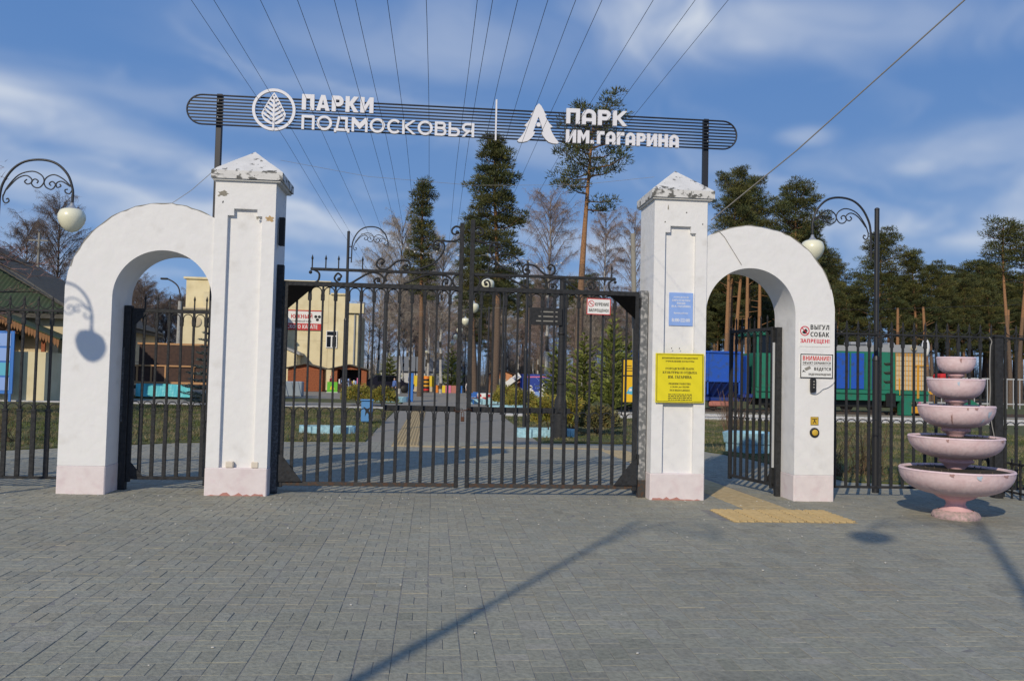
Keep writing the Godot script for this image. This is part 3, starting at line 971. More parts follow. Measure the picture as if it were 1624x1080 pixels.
# ------------------------------------------------------------------ sign over the gate
func make_sign() -> void:
	var t := thing("entrance_sign", "long black slatted sign on two posts above the gate with white emblems and park lettering", "sign", Vector3(0.42, 0, -0.95))
	var ox := -0.42
	for x in [-3.135, 3.965]:
		var s := MB.new()
		s.box(Vector3(x + ox - 0.04, -0.06, -0.04), Vector3(x + ox + 0.04, 5.54, 0.04), 0.006)
		part("post", s.done(), M.sign_black, t)
		for k in 3:
			s = MB.new()
			s.ball(Vector3(x + ox, 5.18 + k * 0.12, 0.105), Vector3.ONE * 0.011, 6, 4)
			part("bolt", s.done(), M.galv, t)
	var yb := 5.085
	var yt := 5.505
	var rad := (yt - yb) * 0.5
	var ym := (yt + yb) * 0.5
	var xl := -3.36 + ox
	var xr := 4.21 + ox
	var loop := PackedVector3Array()
	for k in 17:
		var a := PI * 0.5 + PI * k / 16.0
		loop.append(Vector3(xl + cos(a) * rad, ym + sin(a) * rad, 0.07))
	for k in 17:
		var a := -PI * 0.5 + PI * k / 16.0
		loop.append(Vector3(xr + cos(a) * rad, ym + sin(a) * rad, 0.07))
	loop.append(loop[0])
	var f := MB.new()
	f.tube(loop, 0.0125, -1, 6, false)
	part("outer_frame", f.done(), M.sign_black, t)
	for k in range(1, 9):
		var y := yb + (yt - yb) * k / 9.0
		var dx := sqrt(maxf(rad * rad - (y - ym) * (y - ym), 0.0))
		var s := MB.new()
		s.box(Vector3(xl - dx, y - 0.009, 0.058), Vector3(xr + dx, y + 0.009, 0.078), 0.003)
		part("slat", s.done(), M.sign_black, t)
	var zf := 0.125
	# round emblem: ring with a leaf built of slanting bars
	var e := Vector2(-2.36 + ox, 5.325)
	var ring := MB.new()
	var n := 48
	for k in n - 1:
		var a0 := -PI * 0.5 + 0.06 + (TAU - 0.04) * k / float(n - 1)
		var a1 := -PI * 0.5 + 0.06 + (TAU - 0.04) * (k + 1) / float(n - 1)
		var r0 := 0.262
		var r1 := 0.302
		ring.prism(PackedVector2Array([e + Vector2(cos(a0), sin(a0)) * r0, e + Vector2(cos(a0), sin(a0)) * r1, e + Vector2(cos(a1), sin(a1)) * r1, e + Vector2(cos(a1), sin(a1)) * r0]), zf - 0.04, zf)
	part("emblem_ring", ring.done(), M.sign_white, t)
	var drop := func(g: float) -> PackedVector2Array:
		var o := PackedVector2Array()
		for k in 9:   # right flank from the point down to the widest place
			var u := k / 8.0
			o.append(Vector2(0.169 * pow(u, 0.86), lerpf(0.247, -0.055, u)) * g)
		for k in range(1, 12):
			var a := PI * k / 12.0
			o.append(Vector2(0.169 * cos(a), -0.055 - 0.158 * sin(a)) * g)
		for k in range(8, 0, -1):
			var u := k / 8.0
			o.append(Vector2(-0.169 * pow(u, 0.86), lerpf(0.247, -0.055, u)) * g)
		return o
	var leaf: PackedVector2Array = drop.call(1.0)
	var leaf_in: PackedVector2Array = drop.call(0.97)
	for side in [-1.0, 1.0]:
		for k in 7:
			var y0 := -0.23 + k * 0.066
			var st := PackedVector2Array([Vector2(side * 0.012, y0), Vector2(side * 0.30, y0 + 0.20), Vector2(side * 0.30, y0 + 0.238), Vector2(side * 0.012, y0 + 0.038)])
			for q in Geometry2D.intersect_polygons(st, leaf_in):
				var s := MB.new()
				s.prism(q, zf - 0.03, zf, Transform3D(Basis(), Vector3(e.x, e.y, 0)))
				part("emblem_leaf_rib", s.done(), M.sign_white, t)
	var band := MB.new()
	for k in leaf.size():
		var p0 := leaf[k]
		var p1 := leaf[(k + 1) % leaf.size()]
		var q0 := p0 * 0.89
		var q1 := p1 * 0.89
		band.prism(PackedVector2Array([p0, p1, q1, q0]), zf - 0.03, zf + 0.002, Transform3D(Basis(), Vector3(e.x, e.y, 0)))
	band.box(Vector3(e.x - 0.013, e.y - 0.29, zf - 0.03), Vector3(e.x + 0.013, e.y + 0.19, zf + 0.003))
	part("emblem_leaf", band.done(), M.sign_white, t)
	# lettering
	var zl := zf - 0.03
	heavy_text(t, "ПАРКИ", -1.468 + ox, 5.458, zl, 1.01, 0.225, 0.06, M.sign_white, false)
	heavy_text(t, "ПОДМОСКОВЬЯ", -0.74 + ox, 5.17, zl, 2.46, 0.205, 0.05, M.sign_white, false, 0.185)
	var dv := MB.new()
	dv.box(Vector3(0.793 + ox, 5.04, zl - 0.025), Vector3(0.817 + ox, 5.64, zl + 0.025), 0.003)
	part("divider", dv.done(), M.sign_white, t)
	heavy_text(t, "ПАРК", 2.287 + ox, 5.452, zl, 0.905, 0.225, 0.06, M.sign_white, true)
	heavy_text(t, "ИМ.ГАГАРИНА", 2.68 + ox, 5.155, zl, 1.69, 0.19, 0.05, M.sign_white, true)
	# tree emblem: two mirrored halves and a ball
	var k2 := 0.60 / 365.0
	for side in [-1.0, 1.0]:
		var half := PackedVector2Array()
		for q in [[0, 0], [-22, 22], [-42, 55], [-55, 85], [-72, 100], [-58, 108], [-75, 140], [-98, 175], [-128, 205], [-104, 214], [-122, 255], [-150, 300], [-186, 342], [-172, 354], [-135, 353], [-95, 342], [-65, 318], [-40, 285], [-27, 252], [-47, 258], [-30, 205], [-12, 150], [0, 118]]:
			half.append(Vector2(1.425 + ox + side * -q[0] * k2, 5.612 - q[1] * k2))
		var s := MB.new()
		s.prism(half, zl - 0.03, zl + 0.03)
		part("emblem_tree", s.done(), M.sign_white, t)
	var bl := MB.new()
	var disc := PackedVector2Array()
	for k in 18:
		disc.append(Vector2(1.425 + ox, 5.612 - 190 * k2) + Vector2(cos(TAU * k / 18.0), sin(TAU * k / 18.0)) * 0.031)
	bl.prism(disc, zl - 0.03, zl + 0.03)
	part("emblem_ball", bl.done(), M.sign_white, t)


# thick block capitals, one part per letter; S is the stroke, all in units of the letter's height
func heavy_text(t: Node3D, word: String, cx: float, cy: float, z: float, w: float, h: float, depth: float, m: Material, round_a: bool, S := 0.27) -> void:
	var wide := {"П": 0.82, "А": 0.90, "Р": 0.78, "К": 0.86, "И": 0.88, "М": 1.02, ".": 0.42, "Г": 0.64, "Н": 0.84, "О": 0.98, "Д": 0.98, "С": 0.84, "В": 0.76, "Ь": 0.74, "Я": 0.80}
	if round_a:
		wide["А"] = 0.84
	var gap := 0.13
	var total := -gap
	for ch in word:
		total += wide[ch] + gap
	var kx := w / total
	var x := cx - w * 0.5
	for ch in word:
		var L: float = wide[ch]
		var s := MB.new()
		var polys: Array = []
		var sx := S * h / kx * 0.95   # stroke in letter widths
		var box := func(x0: float, y0: float, x1: float, y1: float) -> void: polys.append(PackedVector2Array([Vector2(x0, y0), Vector2(x1, y0), Vector2(x1, y1), Vector2(x0, y1)]))
		var arc := func(c: Vector2, rx: float, ry: float, b0: float, b1: float, n: int) -> void:
			for k in n:
				var a0 := lerpf(b0, b1, k / float(n))
				var a1 := lerpf(b0, b1, (k + 1) / float(n))
				polys.append(PackedVector2Array([c + Vector2(cos(a0) * (rx - sx), sin(a0) * (ry - S * 0.9)), c + Vector2(cos(a0) * rx, sin(a0) * ry), c + Vector2(cos(a1) * rx, sin(a1) * ry), c + Vector2(cos(a1) * (rx - sx), sin(a1) * (ry - S * 0.9))]))
		match ch:
			"О":
				arc.call(Vector2(L * 0.5, 0.5), L * 0.5, 0.52, 0.0, TAU, 24)
			"С":
				arc.call(Vector2(L * 0.56, 0.5), L * 0.56, 0.52, 0.75, TAU - 0.75, 18)
			"Д":
				box.call(0, -0.10, sx * 0.9, S); box.call(L - sx * 0.9, -0.10, L, S); box.call(sx * 0.9, 0, L - sx * 0.9, S * 0.95)
				polys.append(PackedVector2Array([Vector2(0.10, S), Vector2(0.10 + sx * 0.9, S), Vector2(0.24 + sx * 0.9, 1), Vector2(0.24, 1)]))
				box.call(L - 0.12 - sx, S, L - 0.12, 1); box.call(0.24 + sx * 0.9, 1.0 - S, L - 0.12 - sx, 1)
			"В":
				box.call(0, 0, sx, 1)
				box.call(sx, 1.0 - S * 0.9, L - 0.30, 1); box.call(sx, 0.47, L - 0.28, 0.47 + S * 0.9); box.call(sx, 0, L - 0.28, S * 0.9)
				arc.call(Vector2(L - 0.30, 0.735), 0.25, 0.265, -PI * 0.5, PI * 0.5, 8); arc.call(Vector2(L - 0.28, 0.30), 0.28, 0.30, -PI * 0.5, PI * 0.5, 8)
			"Ь":
				box.call(0, 0, sx, 1)
				box.call(sx, 0, L - 0.31, S * 0.9); box.call(sx, 0.62 - S * 0.9, L - 0.31, 0.62)
				arc.call(Vector2(L - 0.31, 0.31), 0.31, 0.31, -PI * 0.5, PI * 0.5, 8)
			"Я":
				box.call(L - sx, 0, L, 1)
				box.call(0.34, 1.0 - S * 0.9, L - sx, 1); box.call(0.34, 0.34, L - sx, 0.34 + S * 0.9)
				arc.call(Vector2(0.34, 0.67), 0.34, 0.33, PI * 0.5, PI * 1.5, 8)
				polys.append(PackedVector2Array([Vector2(0.0, 0), Vector2(sx * 1.15, 0), Vector2(0.30 + sx * 1.1, 0.36), Vector2(0.30, 0.36)]))
			"П":
				box.call(0, 0, sx, 1); box.call(L - sx, 0, L, 1); box.call(sx, 1.0 - S, L - sx, 1)
			"Г":
				box.call(0, 0, sx, 1); box.call(sx, 1.0 - S, L, 1)
			"Н":
				box.call(0, 0, sx, 1); box.call(L - sx, 0, L, 1); box.call(sx, 0.5 - S * 0.45, L - sx, 0.5 + S * 0.45)
			".":
				box.call(0, 0, sx, S)
			"И":
				box.call(0, 0, sx, 1); box.call(L - sx, 0, L, 1)
				polys.append(PackedVector2Array([Vector2(sx, 0.02), Vector2(sx, 0.42), Vector2(L - sx, 0.98), Vector2(L - sx, 0.58)]))
			"М":
				box.call(0, 0, sx, 1); box.call(L - sx, 0, L, 1)
				polys.append(PackedVector2Array([Vector2(sx, 1.0), Vector2(sx, 0.58), Vector2(L * 0.5, 0.18), Vector2(L * 0.5, 0.62)]))
				polys.append(PackedVector2Array([Vector2(L - sx, 1.0), Vector2(L * 0.5, 0.62), Vector2(L * 0.5, 0.18), Vector2(L - sx, 0.58)]))
			"К":
				box.call(0, 0, sx, 1)
				polys.append(PackedVector2Array([Vector2(sx, 0.36), Vector2(sx, 0.64), Vector2(L - sx * 1.15, 1), Vector2(L, 1), Vector2(sx * 1.75, 0.5)]))
				polys.append(PackedVector2Array([Vector2(sx * 1.1, 0.44), Vector2(sx * 1.75, 0.55), Vector2(L + 0.02, 0), Vector2(L - sx * 1.15, 0)]))
			"Р":
				box.call(0, 0, sx, 1)
				var r := 0.34
				var c := Vector2(L - r * 0.95, 1.0 - r)
				box.call(sx, 1.0 - S * 0.9, c.x, 1); box.call(sx, 1.0 - 2.0 * r, c.x, 1.0 - 2.0 * r + S * 0.9)
				for k in 8:
					var a0 := -PI * 0.5 + PI * k / 8.0
					var a1 := -PI * 0.5 + PI * (k + 1) / 8.0
					polys.append(PackedVector2Array([c + Vector2(cos(a0) * (r * 0.95 - sx * 0.98), sin(a0) * (r - S * 0.9)), c + Vector2(cos(a0) * r * 0.95, sin(a0) * r), c + Vector2(cos(a1) * r * 0.95, sin(a1) * r), c + Vector2(cos(a1) * (r * 0.95 - sx * 0.98), sin(a1) * (r - S * 0.9))]))
			"А":
				if round_a:
					var r := L * 0.5
					var cyy := 0.60
					box.call(0, 0, sx, cyy); box.call(L - sx, 0, L, cyy); box.call(sx, 0.20, L - sx, 0.42)
					for k in 10:
						var a0 := PI * k / 10.0
						var a1 := PI * (k + 1) / 10.0
						polys.append(PackedVector2Array([Vector2(r + cos(a0) * (r - sx), cyy + sin(a0) * (0.40 - S * 0.9)), Vector2(r + cos(a0) * r, cyy + sin(a0) * 0.40), Vector2(r + cos(a1) * r, cyy + sin(a1) * 0.40), Vector2(r + cos(a1) * (r - sx), cyy + sin(a1) * (0.40 - S * 0.9))]))
				else:
					var tp := L * 0.5
					polys.append(PackedVector2Array([Vector2(0, 0), Vector2(sx * 1.02, 0), Vector2(tp, 0.70), Vector2(tp, 1), Vector2(tp - sx * 0.5, 1)]))
					polys.append(PackedVector2Array([Vector2(L, 0), Vector2(tp + sx * 0.5, 1), Vector2(tp, 1), Vector2(tp, 0.70), Vector2(L - sx * 1.02, 0)]))
					polys.append(PackedVector2Array([Vector2(0.25, 0.16), Vector2(L - 0.25, 0.16), Vector2(L - 0.32, 0.36), Vector2(0.32, 0.36)]))
		for q in polys.size():
			var pl: PackedVector2Array = polys[q]
			for i in pl.size():
				pl[i] = Vector2(x + pl[i].x * kx, cy - h * 0.5 + pl[i].y * h)
			s.prism(pl, z - depth * 0.5, z + depth * 0.5 + 0.0004 * q)
		part("letter", s.done(), m, t)
		x += (L + gap) * kx


# ------------------------------------------------------------------ ironwork
func hoop_mesh(w: float, leg: float, r: float, up := true) -> ArrayMesh:
	var p := PackedVector3Array()
	p.append(Vector3(-w * 0.5, -leg, 0))
	for k in 11:
		var a := PI - PI * k / 10.0
		p.append(Vector3(cos(a) * w * 0.5, sin(a) * w * 0.5, 0))
	p.append(Vector3(w * 0.5, -leg, 0))
	if not up:
		for i in p.size():
			p[i] = Vector3(p[i].x, -p[i].y, 0)
	var s := MB.new()
	s.tube(p, r, -1, 5)
	return s.done()

func bar_mesh(y0: float, ym: float, y1: float, wl: float, wu: float) -> ArrayMesh:
	var s := MB.new()
	s.box(Vector3(-wl * 0.5, y0, -wl * 0.3), Vector3(wl * 0.5, ym, wl * 0.3), 0.004)
	s.box(Vector3(-wu * 0.5, ym, -wu * 0.5), Vector3(wu * 0.5, y1, wu * 0.5), 0.003)
	s.box(Vector3(-wl * 0.56, ym - 0.018, -wl * 0.45), Vector3(wl * 0.56, ym + 0.012, wl * 0.45), 0.004)
	return s.done()

func spike_mesh(h: float) -> ArrayMesh:
	var s := MB.new()
	s.box(Vector3(-0.008, 0, -0.008), Vector3(0.008, h * 0.68, 0.008))
	s.lathe(PackedVector2Array([Vector2(0.006, h * 0.6), Vector2(0.016, h * 0.68), Vector2(0.013, h * 0.78), Vector2(0.0, h)]), 6)
	return s.done()

func plain_box(lo: Vector3, hi: Vector3, ch := 0.004) -> ArrayMesh:
	var s := MB.new()
	s.box(lo, hi, ch)
	return s.done()

func make_gates() -> void:
	var scrolls := [
		[-1.31,2.88,-1.28,2.92,-1.29,2.94,-1.33,2.96,-1.37,2.90,-1.34,2.85,-1.28,2.82,-1.16,2.83,-1.06,2.89,-0.93,2.97,-0.85,2.99,-0.77,2.97,-0.71,2.92,-0.71,2.86,-0.75,2.82,-0.81,2.83,-0.84,2.87,-0.81,2.91,-0.77,2.91,-0.78,2.88],
		[-0.62,3.0,-0.67,2.98,-0.69,2.92,-0.67,2.87],
		[-0.44,2.85,-0.36,2.88,-0.28,2.92,-0.17,2.97,-0.03,2.99,0.10,2.98,0.17,2.96,0.21,2.91,0.20,2.85,0.14,2.82,0.09,2.84,0.09,2.90,0.12,2.93,0.16,2.91,0.14,2.88],
		[0.33,3.0,0.27,2.99,0.23,2.94,0.23,2.88,0.27,2.83,0.34,2.82],
		[-0.74,3.12,-0.71,3.14,-0.73,3.17,-0.76,3.18,-0.80,3.15,-0.81,3.09,-0.76,3.04,-0.68,3.04,-0.61,3.09,-0.54,3.15,-0.46,3.17,-0.39,3.16,-0.36,3.10,-0.38,3.05,-0.43,3.04,-0.46,3.07,-0.44,3.10,-0.41,3.10],
		[-0.29,3.04,-0.17,3.08,-0.05,3.14,0.04,3.23,0.10,3.35,0.08,3.43,0.01,3.46,-0.04,3.43,-0.06,3.38,-0.02,3.34,0.03,3.37,0.01,3.40],
		[0.05,3.46,0.15,3.45,0.24,3.46,0.31,3.50,0.33,3.58,0.31,3.64,0.25,3.66,0.20,3.62,0.20,3.57,0.24,3.55,0.27,3.58],
		[-1.67,3.01,-1.59,2.97,-1.57,2.92,-1.59,2.85,-1.65,2.82]]
	var hoop := hoop_mesh(0.128, 0.06, 0.0075)
	var hoop_top := hoop_mesh(0.14, 0.07, 0.0085)
	var collar := plain_box(Vector3(-0.025, -0.045, -0.018), Vector3(0.025, 0.045, 0.018), 0.006)
	var spike := spike_mesh(0.19)
	var bar := bar_mesh(0.15, 1.03, 2.79, 0.046, 0.027)
	for side in 2:
		var xo := -2.03 if side == 0 else 2.82      # hinge side
		var xc := 0.365 if side == 0 else 0.455     # meeting side
		var at := (xo + xc) * 0.5
		var sg := 1.0 if side == 0 else -1.0
		var t := thing("gate_leaf", ["left leaf of the tall grey iron double gate, with three spikes beside its scrolls", "right leaf of the tall grey iron double gate, carrying the no smoking notice"][side], "gate", Vector3(at, 0, -0.25), 0, "leaves of the main double gate")
		var lo := minf(xo, xc) - at
		var hi := maxf(xo, xc) - at
		var w := hi - lo
		part("top_rail", plain_box(Vector3(lo, 2.775, -0.027), Vector3(hi, 2.838, 0.027)), M.iron, t)
		part("bottom_rail", plain_box(Vector3(lo, 0.11, -0.022), Vector3(hi, 0.162, 0.022)), M.rusty, t)
		var outer := -sg * w * 0.5
		var inner := sg * w * 0.5
		part("hinge_stile", plain_box(Vector3(minf(outer, outer + sg * 0.06), 0.09, -0.03), Vector3(maxf(outer, outer + sg * 0.06), 2.84, 0.03)), M.iron, t)
		part("meeting_stile", plain_box(Vector3(minf(inner, inner - sg * 0.058), 0.10, -0.032), Vector3(maxf(inner, inner - sg * 0.058), 3.71 + 0.05 * side, 0.032)), M.iron, t)
		for k in range(1, 14):
			var x := lo + w * k / 14.0
			part("bar", bar, M.iron, t, Vector3(x, rf(-0.004, 0.004), 0), Basis(Vector3.BACK, rf(-0.002, 0.002)))
			part("collar", collar, M.iron, t, Vector3(x, 2.63, 0))
		for k in 14:
			var x := lo + w * (k + 0.5) / 14.0
			part("hoop", hoop, M.iron, t, Vector3(x, 1.085, 0))
			part("hoop", hoop_top, M.iron, t, Vector3(x, 2.70, 0))
		# plates in the corners
		var pl := MB.new()
		pl.prism(PackedVector2Array([Vector2(outer + sg * 0.06, 2.777), Vector2(outer + sg * 0.06, 2.46), Vector2(outer + sg * 0.41, 2.777)]), -0.008, 0.008)
		part("corner_plate", pl.done(), M.black_iron, t, Vector3(0, 0, 0.036))
		pl = MB.new()
		pl.prism(PackedVector2Array([Vector2(outer + sg * 0.0, 0.165), Vector2(outer + sg * 0.0, 0.53), Vector2(outer + sg * 0.06, 0.50), Vector2(outer + sg * 0.32, 0.165)]), -0.008, 0.008)
		part("corner_plate", pl.done(), M.iron, t, Vector3(0, 0, 0.04))
		# lock bar
		var l0 := inner - sg * 0.06
		var l1 := inner - sg * (1.03 if side == 0 else 1.44)
		part("lock_bar", plain_box(Vector3(minf(l0, l1), 1.125, -0.052), Vector3(maxf(l0, l1), 1.20, -0.034)), M.iron, t)
		# crest
		var r0 := inner - sg * 0.06
		var r1 := outer + sg * 0.34
		part("crest_rail", plain_box(Vector3(minf(r0, r1), 2.99, -0.022), Vector3(maxf(r0, r1), 3.028, 0.022)), M.iron, t)
		var knob := MB.new()
		knob.ball(Vector3(r1, 2.965, 0), Vector3.ONE * 0.024, 8, 6)
		part("knob", knob.done(), M.iron, t)
		for q in scrolls:
			var p := catmull(q, 4)
			for i in p.size():
				var x := p[i].x if side == 0 else 0.82 - p[i].x
				p[i] = Vector3(x - at, p[i].y, 0)
			var s := MB.new()
			s.tube(p, 0.0145, -1, 6)
			if q.size() > 20:
				s.ball(p[p.size() - 1], Vector3.ONE * 0.026, 8, 6)
			if q[0] == -1.31 or q[0] == -0.74:
				s.ball(p[0], Vector3.ONE * 0.026, 8, 6)
			part("scroll", s.done(), M.iron, t)
		for x in ([-1.67, -1.49, -1.32, -1.0] if side == 0 else [2.43]):
			part("spike", spike, M.iron, t, Vector3(x - at, 3.02, 0))
	# chain and padlock round the two meeting stiles
	var c := thing("gate_chain", "rusty chain with padlock wound round the meeting stiles of the double gate", "chain", Vector3(0.41, 1.12, -0.25))
	for k in 14:
		var a := TAU * k / 14.0
		var lk := PackedVector3Array()
		for i in 9:
			var b := TAU * i / 8.0
			lk.append(Vector3(cos(b) * 0.022, sin(b) * 0.013, 0))
		var s := MB.new()
		s.tube(lk, 0.0045, -1, 5, false)
		var at := Vector3(cos(a) * 0.115, 0.03 + 0.018 * sin(a * 2.0), sin(a) * 0.058)
		part("chain_link", s.done(), M.chain, c, at, Basis(Vector3.UP, -a + PI * 0.5) * Basis(Vector3.RIGHT, PI * 0.5 * (k % 2)))
	var pd := MB.new()
	pd.box(Vector3(-0.032, -0.12, 0.055), Vector3(0.018, -0.055, 0.08), 0.006)
	part("padlock", pd.done(), M.chain, c)
	var sh := MB.new()
	sh.tube(PackedVector3Array([Vector3(-0.024, -0.06, 0.067), Vector3(-0.024, 0.0, 0.067), Vector3(-0.007, 0.02, 0.067), Vector3(0.010, 0.0, 0.067), Vector3(0.010, -0.06, 0.067)]), 0.005, -1, 6)
	part("shackle", sh.done(), M.chain, c)
	# hinge posts of the double gate
	var hp := thing("hinge_post", "dark steel hinge post against the left pillar's inner side, paint peeling", "gate post", Vector3(-2.085, 0, -0.27))
	part("post", plain_box(Vector3(-0.042, -0.06, -0.05), Vector3(0.042, 3.05, 0.05)), M.iron, hp)
	part("worn_paint", plain_box(Vector3(-0.0445, 0.02, -0.03), Vector3(0.0445, 2.2, 0.0525), 0.003), M.worn_iron, hp)
	part("bracket", plain_box(Vector3(-0.03, 3.30, 0.02), Vector3(0.045, 3.68, 0.10), 0.006), M.dark, hp)
	for y in [0.45, 2.62]:
		part("hinge", plain_box(Vector3(0.036, y, -0.03), Vector3(0.06, y + 0.14, 0.055), 0.006), M.iron, hp)
	hp = thing("hinge_post", "grey peeling hinge post against the right pillar's inner side, rusty at its foot", "gate post", Vector3(2.895, 0, -0.27))
	part("post", plain_box(Vector3(-0.05, -0.06, -0.05), Vector3(0.05, 2.86, 0.05)), M.peeling, hp)
	part("rusty_foot", plain_box(Vector3(-0.052, -0.05, -0.052), Vector3(0.052, 0.24, 0.053), 0.003), M.rusty, hp)
	for y in [0.45, 2.62]:
		part("hinge", plain_box(Vector3(-0.066, y, -0.03), Vector3(-0.04, y + 0.14, 0.055), 0.006), M.iron, hp)
	var gp := MB.new()
	gp.tube(PackedVector3Array([Vector3(0.06, -0.06, 0), Vector3(0.03, 2.0, 0), Vector3(-0.035, 3.72, 0)]), 0.045, 0.035, 8)
	tag(part("wooden_pole", gp.done(), M.timber_grey, self, Vector3(2.84, 0, -0.62)), "weathered grey wooden pole leaning beside the right gate pillar", "pole")
	# gates in the archways
	var lg := side_leaf(1.13, "narrow iron gate closed in the left archway")
	lg.position = Vector3(-4.065, 0, -0.5)
	var rg := side_leaf(1.16, "narrow iron gate swung open inward in the right archway")
	rg.position = Vector3(4.90, 0, -0.56)
	rg.rotation.y = deg_to_rad(102.0)
	var p1 := thing("hinge_post", "dark steel hinge post inside the left archway", "gate post", Vector3(-4.112, 0, -0.5))
	part("post", plain_box(Vector3(-0.045, -0.06, -0.05), Vector3(0.045, 2.46, 0.05)), M.iron, p1)
	part("worn_paint", plain_box(Vector3(-0.0475, 0.9, -0.02), Vector3(-0.02, 1.9, 0.0525), 0.003), M.worn_iron, p1)
	var p2 := thing("hinge_post", "dark steel hinge post inside the right archway with a pale strip beside it", "gate post", Vector3(4.945, 0, -0.5))
	part("post", plain_box(Vector3(-0.038, -0.06, -0.04), Vector3(0.038, 2.42, 0.04)), M.iron, p2)
	part("strip", plain_box(Vector3(-0.07, 0.4, -0.05), Vector3(-0.041, 2.2, -0.02), 0.003), M.pale_grey, p2)


func side_leaf(w: float, label: String) -> Node3D:
	var t := thing("side_gate", label, "gate", Vector3(), 0, "narrow gates in the archways")
	part("top_rail", plain_box(Vector3(0, 2.375, -0.022), Vector3(w, 2.425, 0.022)), M.iron, t)
	part("bottom_rail", plain_box(Vector3(0, 0.135, -0.022), Vector3(w, 0.18, 0.022)), M.iron, t)
	part("stile", plain_box(Vector3(0, 0.10, -0.025), Vector3(0.05, 2.43, 0.025)), M.iron, t)
	part("stile", plain_box(Vector3(w - 0.05, 0.10, -0.025), Vector3(w, 2.43, 0.025)), M.iron, t)
	var bar := bar_mesh(0.17, 1.07, 2.39, 0.05, 0.03)
	var sp := spike_mesh(0.20)
	var n := 7
	var pitch := w / n
	var hp := hoop_mesh(pitch - 0.045, 0.05, 0.007)
	for k in range(1, n):
		part("bar", bar, M.iron, t, Vector3(pitch * k, 0, 0))
		part("spike", sp, M.iron, t, Vector3(pitch * k, 2.42, 0))
		part("collar", plain_box(Vector3(-0.024, -0.04, -0.018), Vector3(0.024, 0.04, 0.018), 0.006), M.iron, t, Vector3(pitch * k, 2.24, 0))
	for k in n:
		part("hoop", hp, M.iron, t, Vector3(pitch * (k + 0.5), 1.12, 0))
		part("hoop", hp, M.iron, t, Vector3(pitch * (k + 0.5), 2.305, 0))
	for q in [[Vector2(0.05, 2.375), Vector2(0.05, 2.20), Vector2(0.20, 2.375)], [Vector2(0.05, 0.18), Vector2(0.05, 0.38), Vector2(0.22, 0.18)]]:
		var pl := MB.new()
		pl.prism(PackedVector2Array(q), -0.006, 0.006)
		part("corner_plate", pl.done(), M.iron, t, Vector3(0, 0, 0.026))
	return t


func fence(x0: float, x1: float, z: float, pitch: float, wl: float, label: String) -> Node3D:
	var t := thing("iron_fence", label, "fence", Vector3(x0, 0, z))
	var L := x1 - x0
	part("top_rail", plain_box(Vector3(0, 2.345, -0.02), Vector3(L, 2.378, 0.02)), M.iron, t)
	part("bottom_rail", plain_box(Vector3(0, 0.12, -0.018), Vector3(L, 0.155, 0.018)), M.iron, t)
	var bar := bar_mesh(0.14, 1.03, 2.35, wl, 0.03)
	var sp := spike_mesh(0.19)
	var hp := hoop_mesh(pitch - 0.03, 0.03, 0.0075)
	var cup := hoop_mesh(pitch - 0.02, 0.04, 0.0075, false)
	var col := plain_box(Vector3(-0.026, -0.05, -0.018), Vector3(0.026, 0.05, 0.018), 0.006)
	var n := int(L / pitch)
	for k in n + 1:
		var x := pitch * (k + 0.3)
		if x > L:
			break
		part("bar", bar, M.iron, t, Vector3(x, 0, 0))
		part("spike", sp, M.iron, t, Vector3(x, 2.375, 0))
		part("collar", col, M.iron, t, Vector3(x, 2.22, 0))
		if x + pitch < L:
			part("hoop", hp, M.iron, t, Vector3(x + pitch * 0.5, 1.045, 0))
			part("hoop", hp, M.iron, t, Vector3(x + pitch * 0.5, 2.27, 0))
			part("hoop", cup, M.iron, t, Vector3(x + pitch * 0.5, 2.47, 0))
	return t


func make_fences() -> void:
	fence(-9.18, -4.77, -0.55, 0.182, 0.06, "spiked iron fence running left from the left archway")
	fence(5.60, 8.24, -0.55, 0.172, 0.042, "spiked iron fence between the right archway and the square corner post")
	fence(8.40, 12.4, -0.55, 0.172, 0.042, "spiked iron fence right of the square corner post, at the picture's edge")
	var p := thing("fence_post", "square dark corner post behind the pink fountain, pale cable beside it", "post", Vector3(8.32, 0, -0.55))
	part("post", plain_box(Vector3(-0.065, -0.06, -0.065), Vector3(0.065, 2.36, 0.065), 0.008), M.iron, p)
	part("post_cap", plain_box(Vector3(-0.075, 2.361, -0.075), Vector3(0.075, 2.40, 0.075), 0.01), M.iron, p)
	var s := MB.new()
	s.tube(catmull([-0.17, 2.36, -0.13, 2.30, -0.15, 2.2, -0.16, 1.9, -0.15, 1.6, -0.16, 1.35, -0.13, 1.1, -0.09, 0.9, -0.08, 0.75]), 0.008, -1, 6)
	part("cable", s.done(), M.pale_wire, p, Vector3(0, 0, 0.07))
	# low hooped edging to the right
	var e := thing("low_edging_fence", "low black hooped fence running forward beside the pink fountain", "fence", Vector3(8.50, 0, -1.0))
	part("rail", plain_box(Vector3(-0.012, 0.08, -0.2), Vector3(0.012, 0.11, 2.9), 0.003), M.iron, e)
	part("rail", plain_box(Vector3(-0.012, 0.50, -0.2), Vector3(0.012, 0.53, 2.9), 0.003), M.iron, e)
	var hm := hoop_mesh(0.15, 0.35, 0.009)
	for k in 17:
		part("hoop", hm, M.iron, e, Vector3(0, 0.44, -0.1 + k * 0.18), Basis(Vector3.UP, PI * 0.5))
		part("bar", plain_box(Vector3(-0.012, -0.05, -0.012), Vector3(0.012, 0.58, 0.012), 0.003), M.iron, e, Vector3(0, 0, -0.19 + k * 0.18))


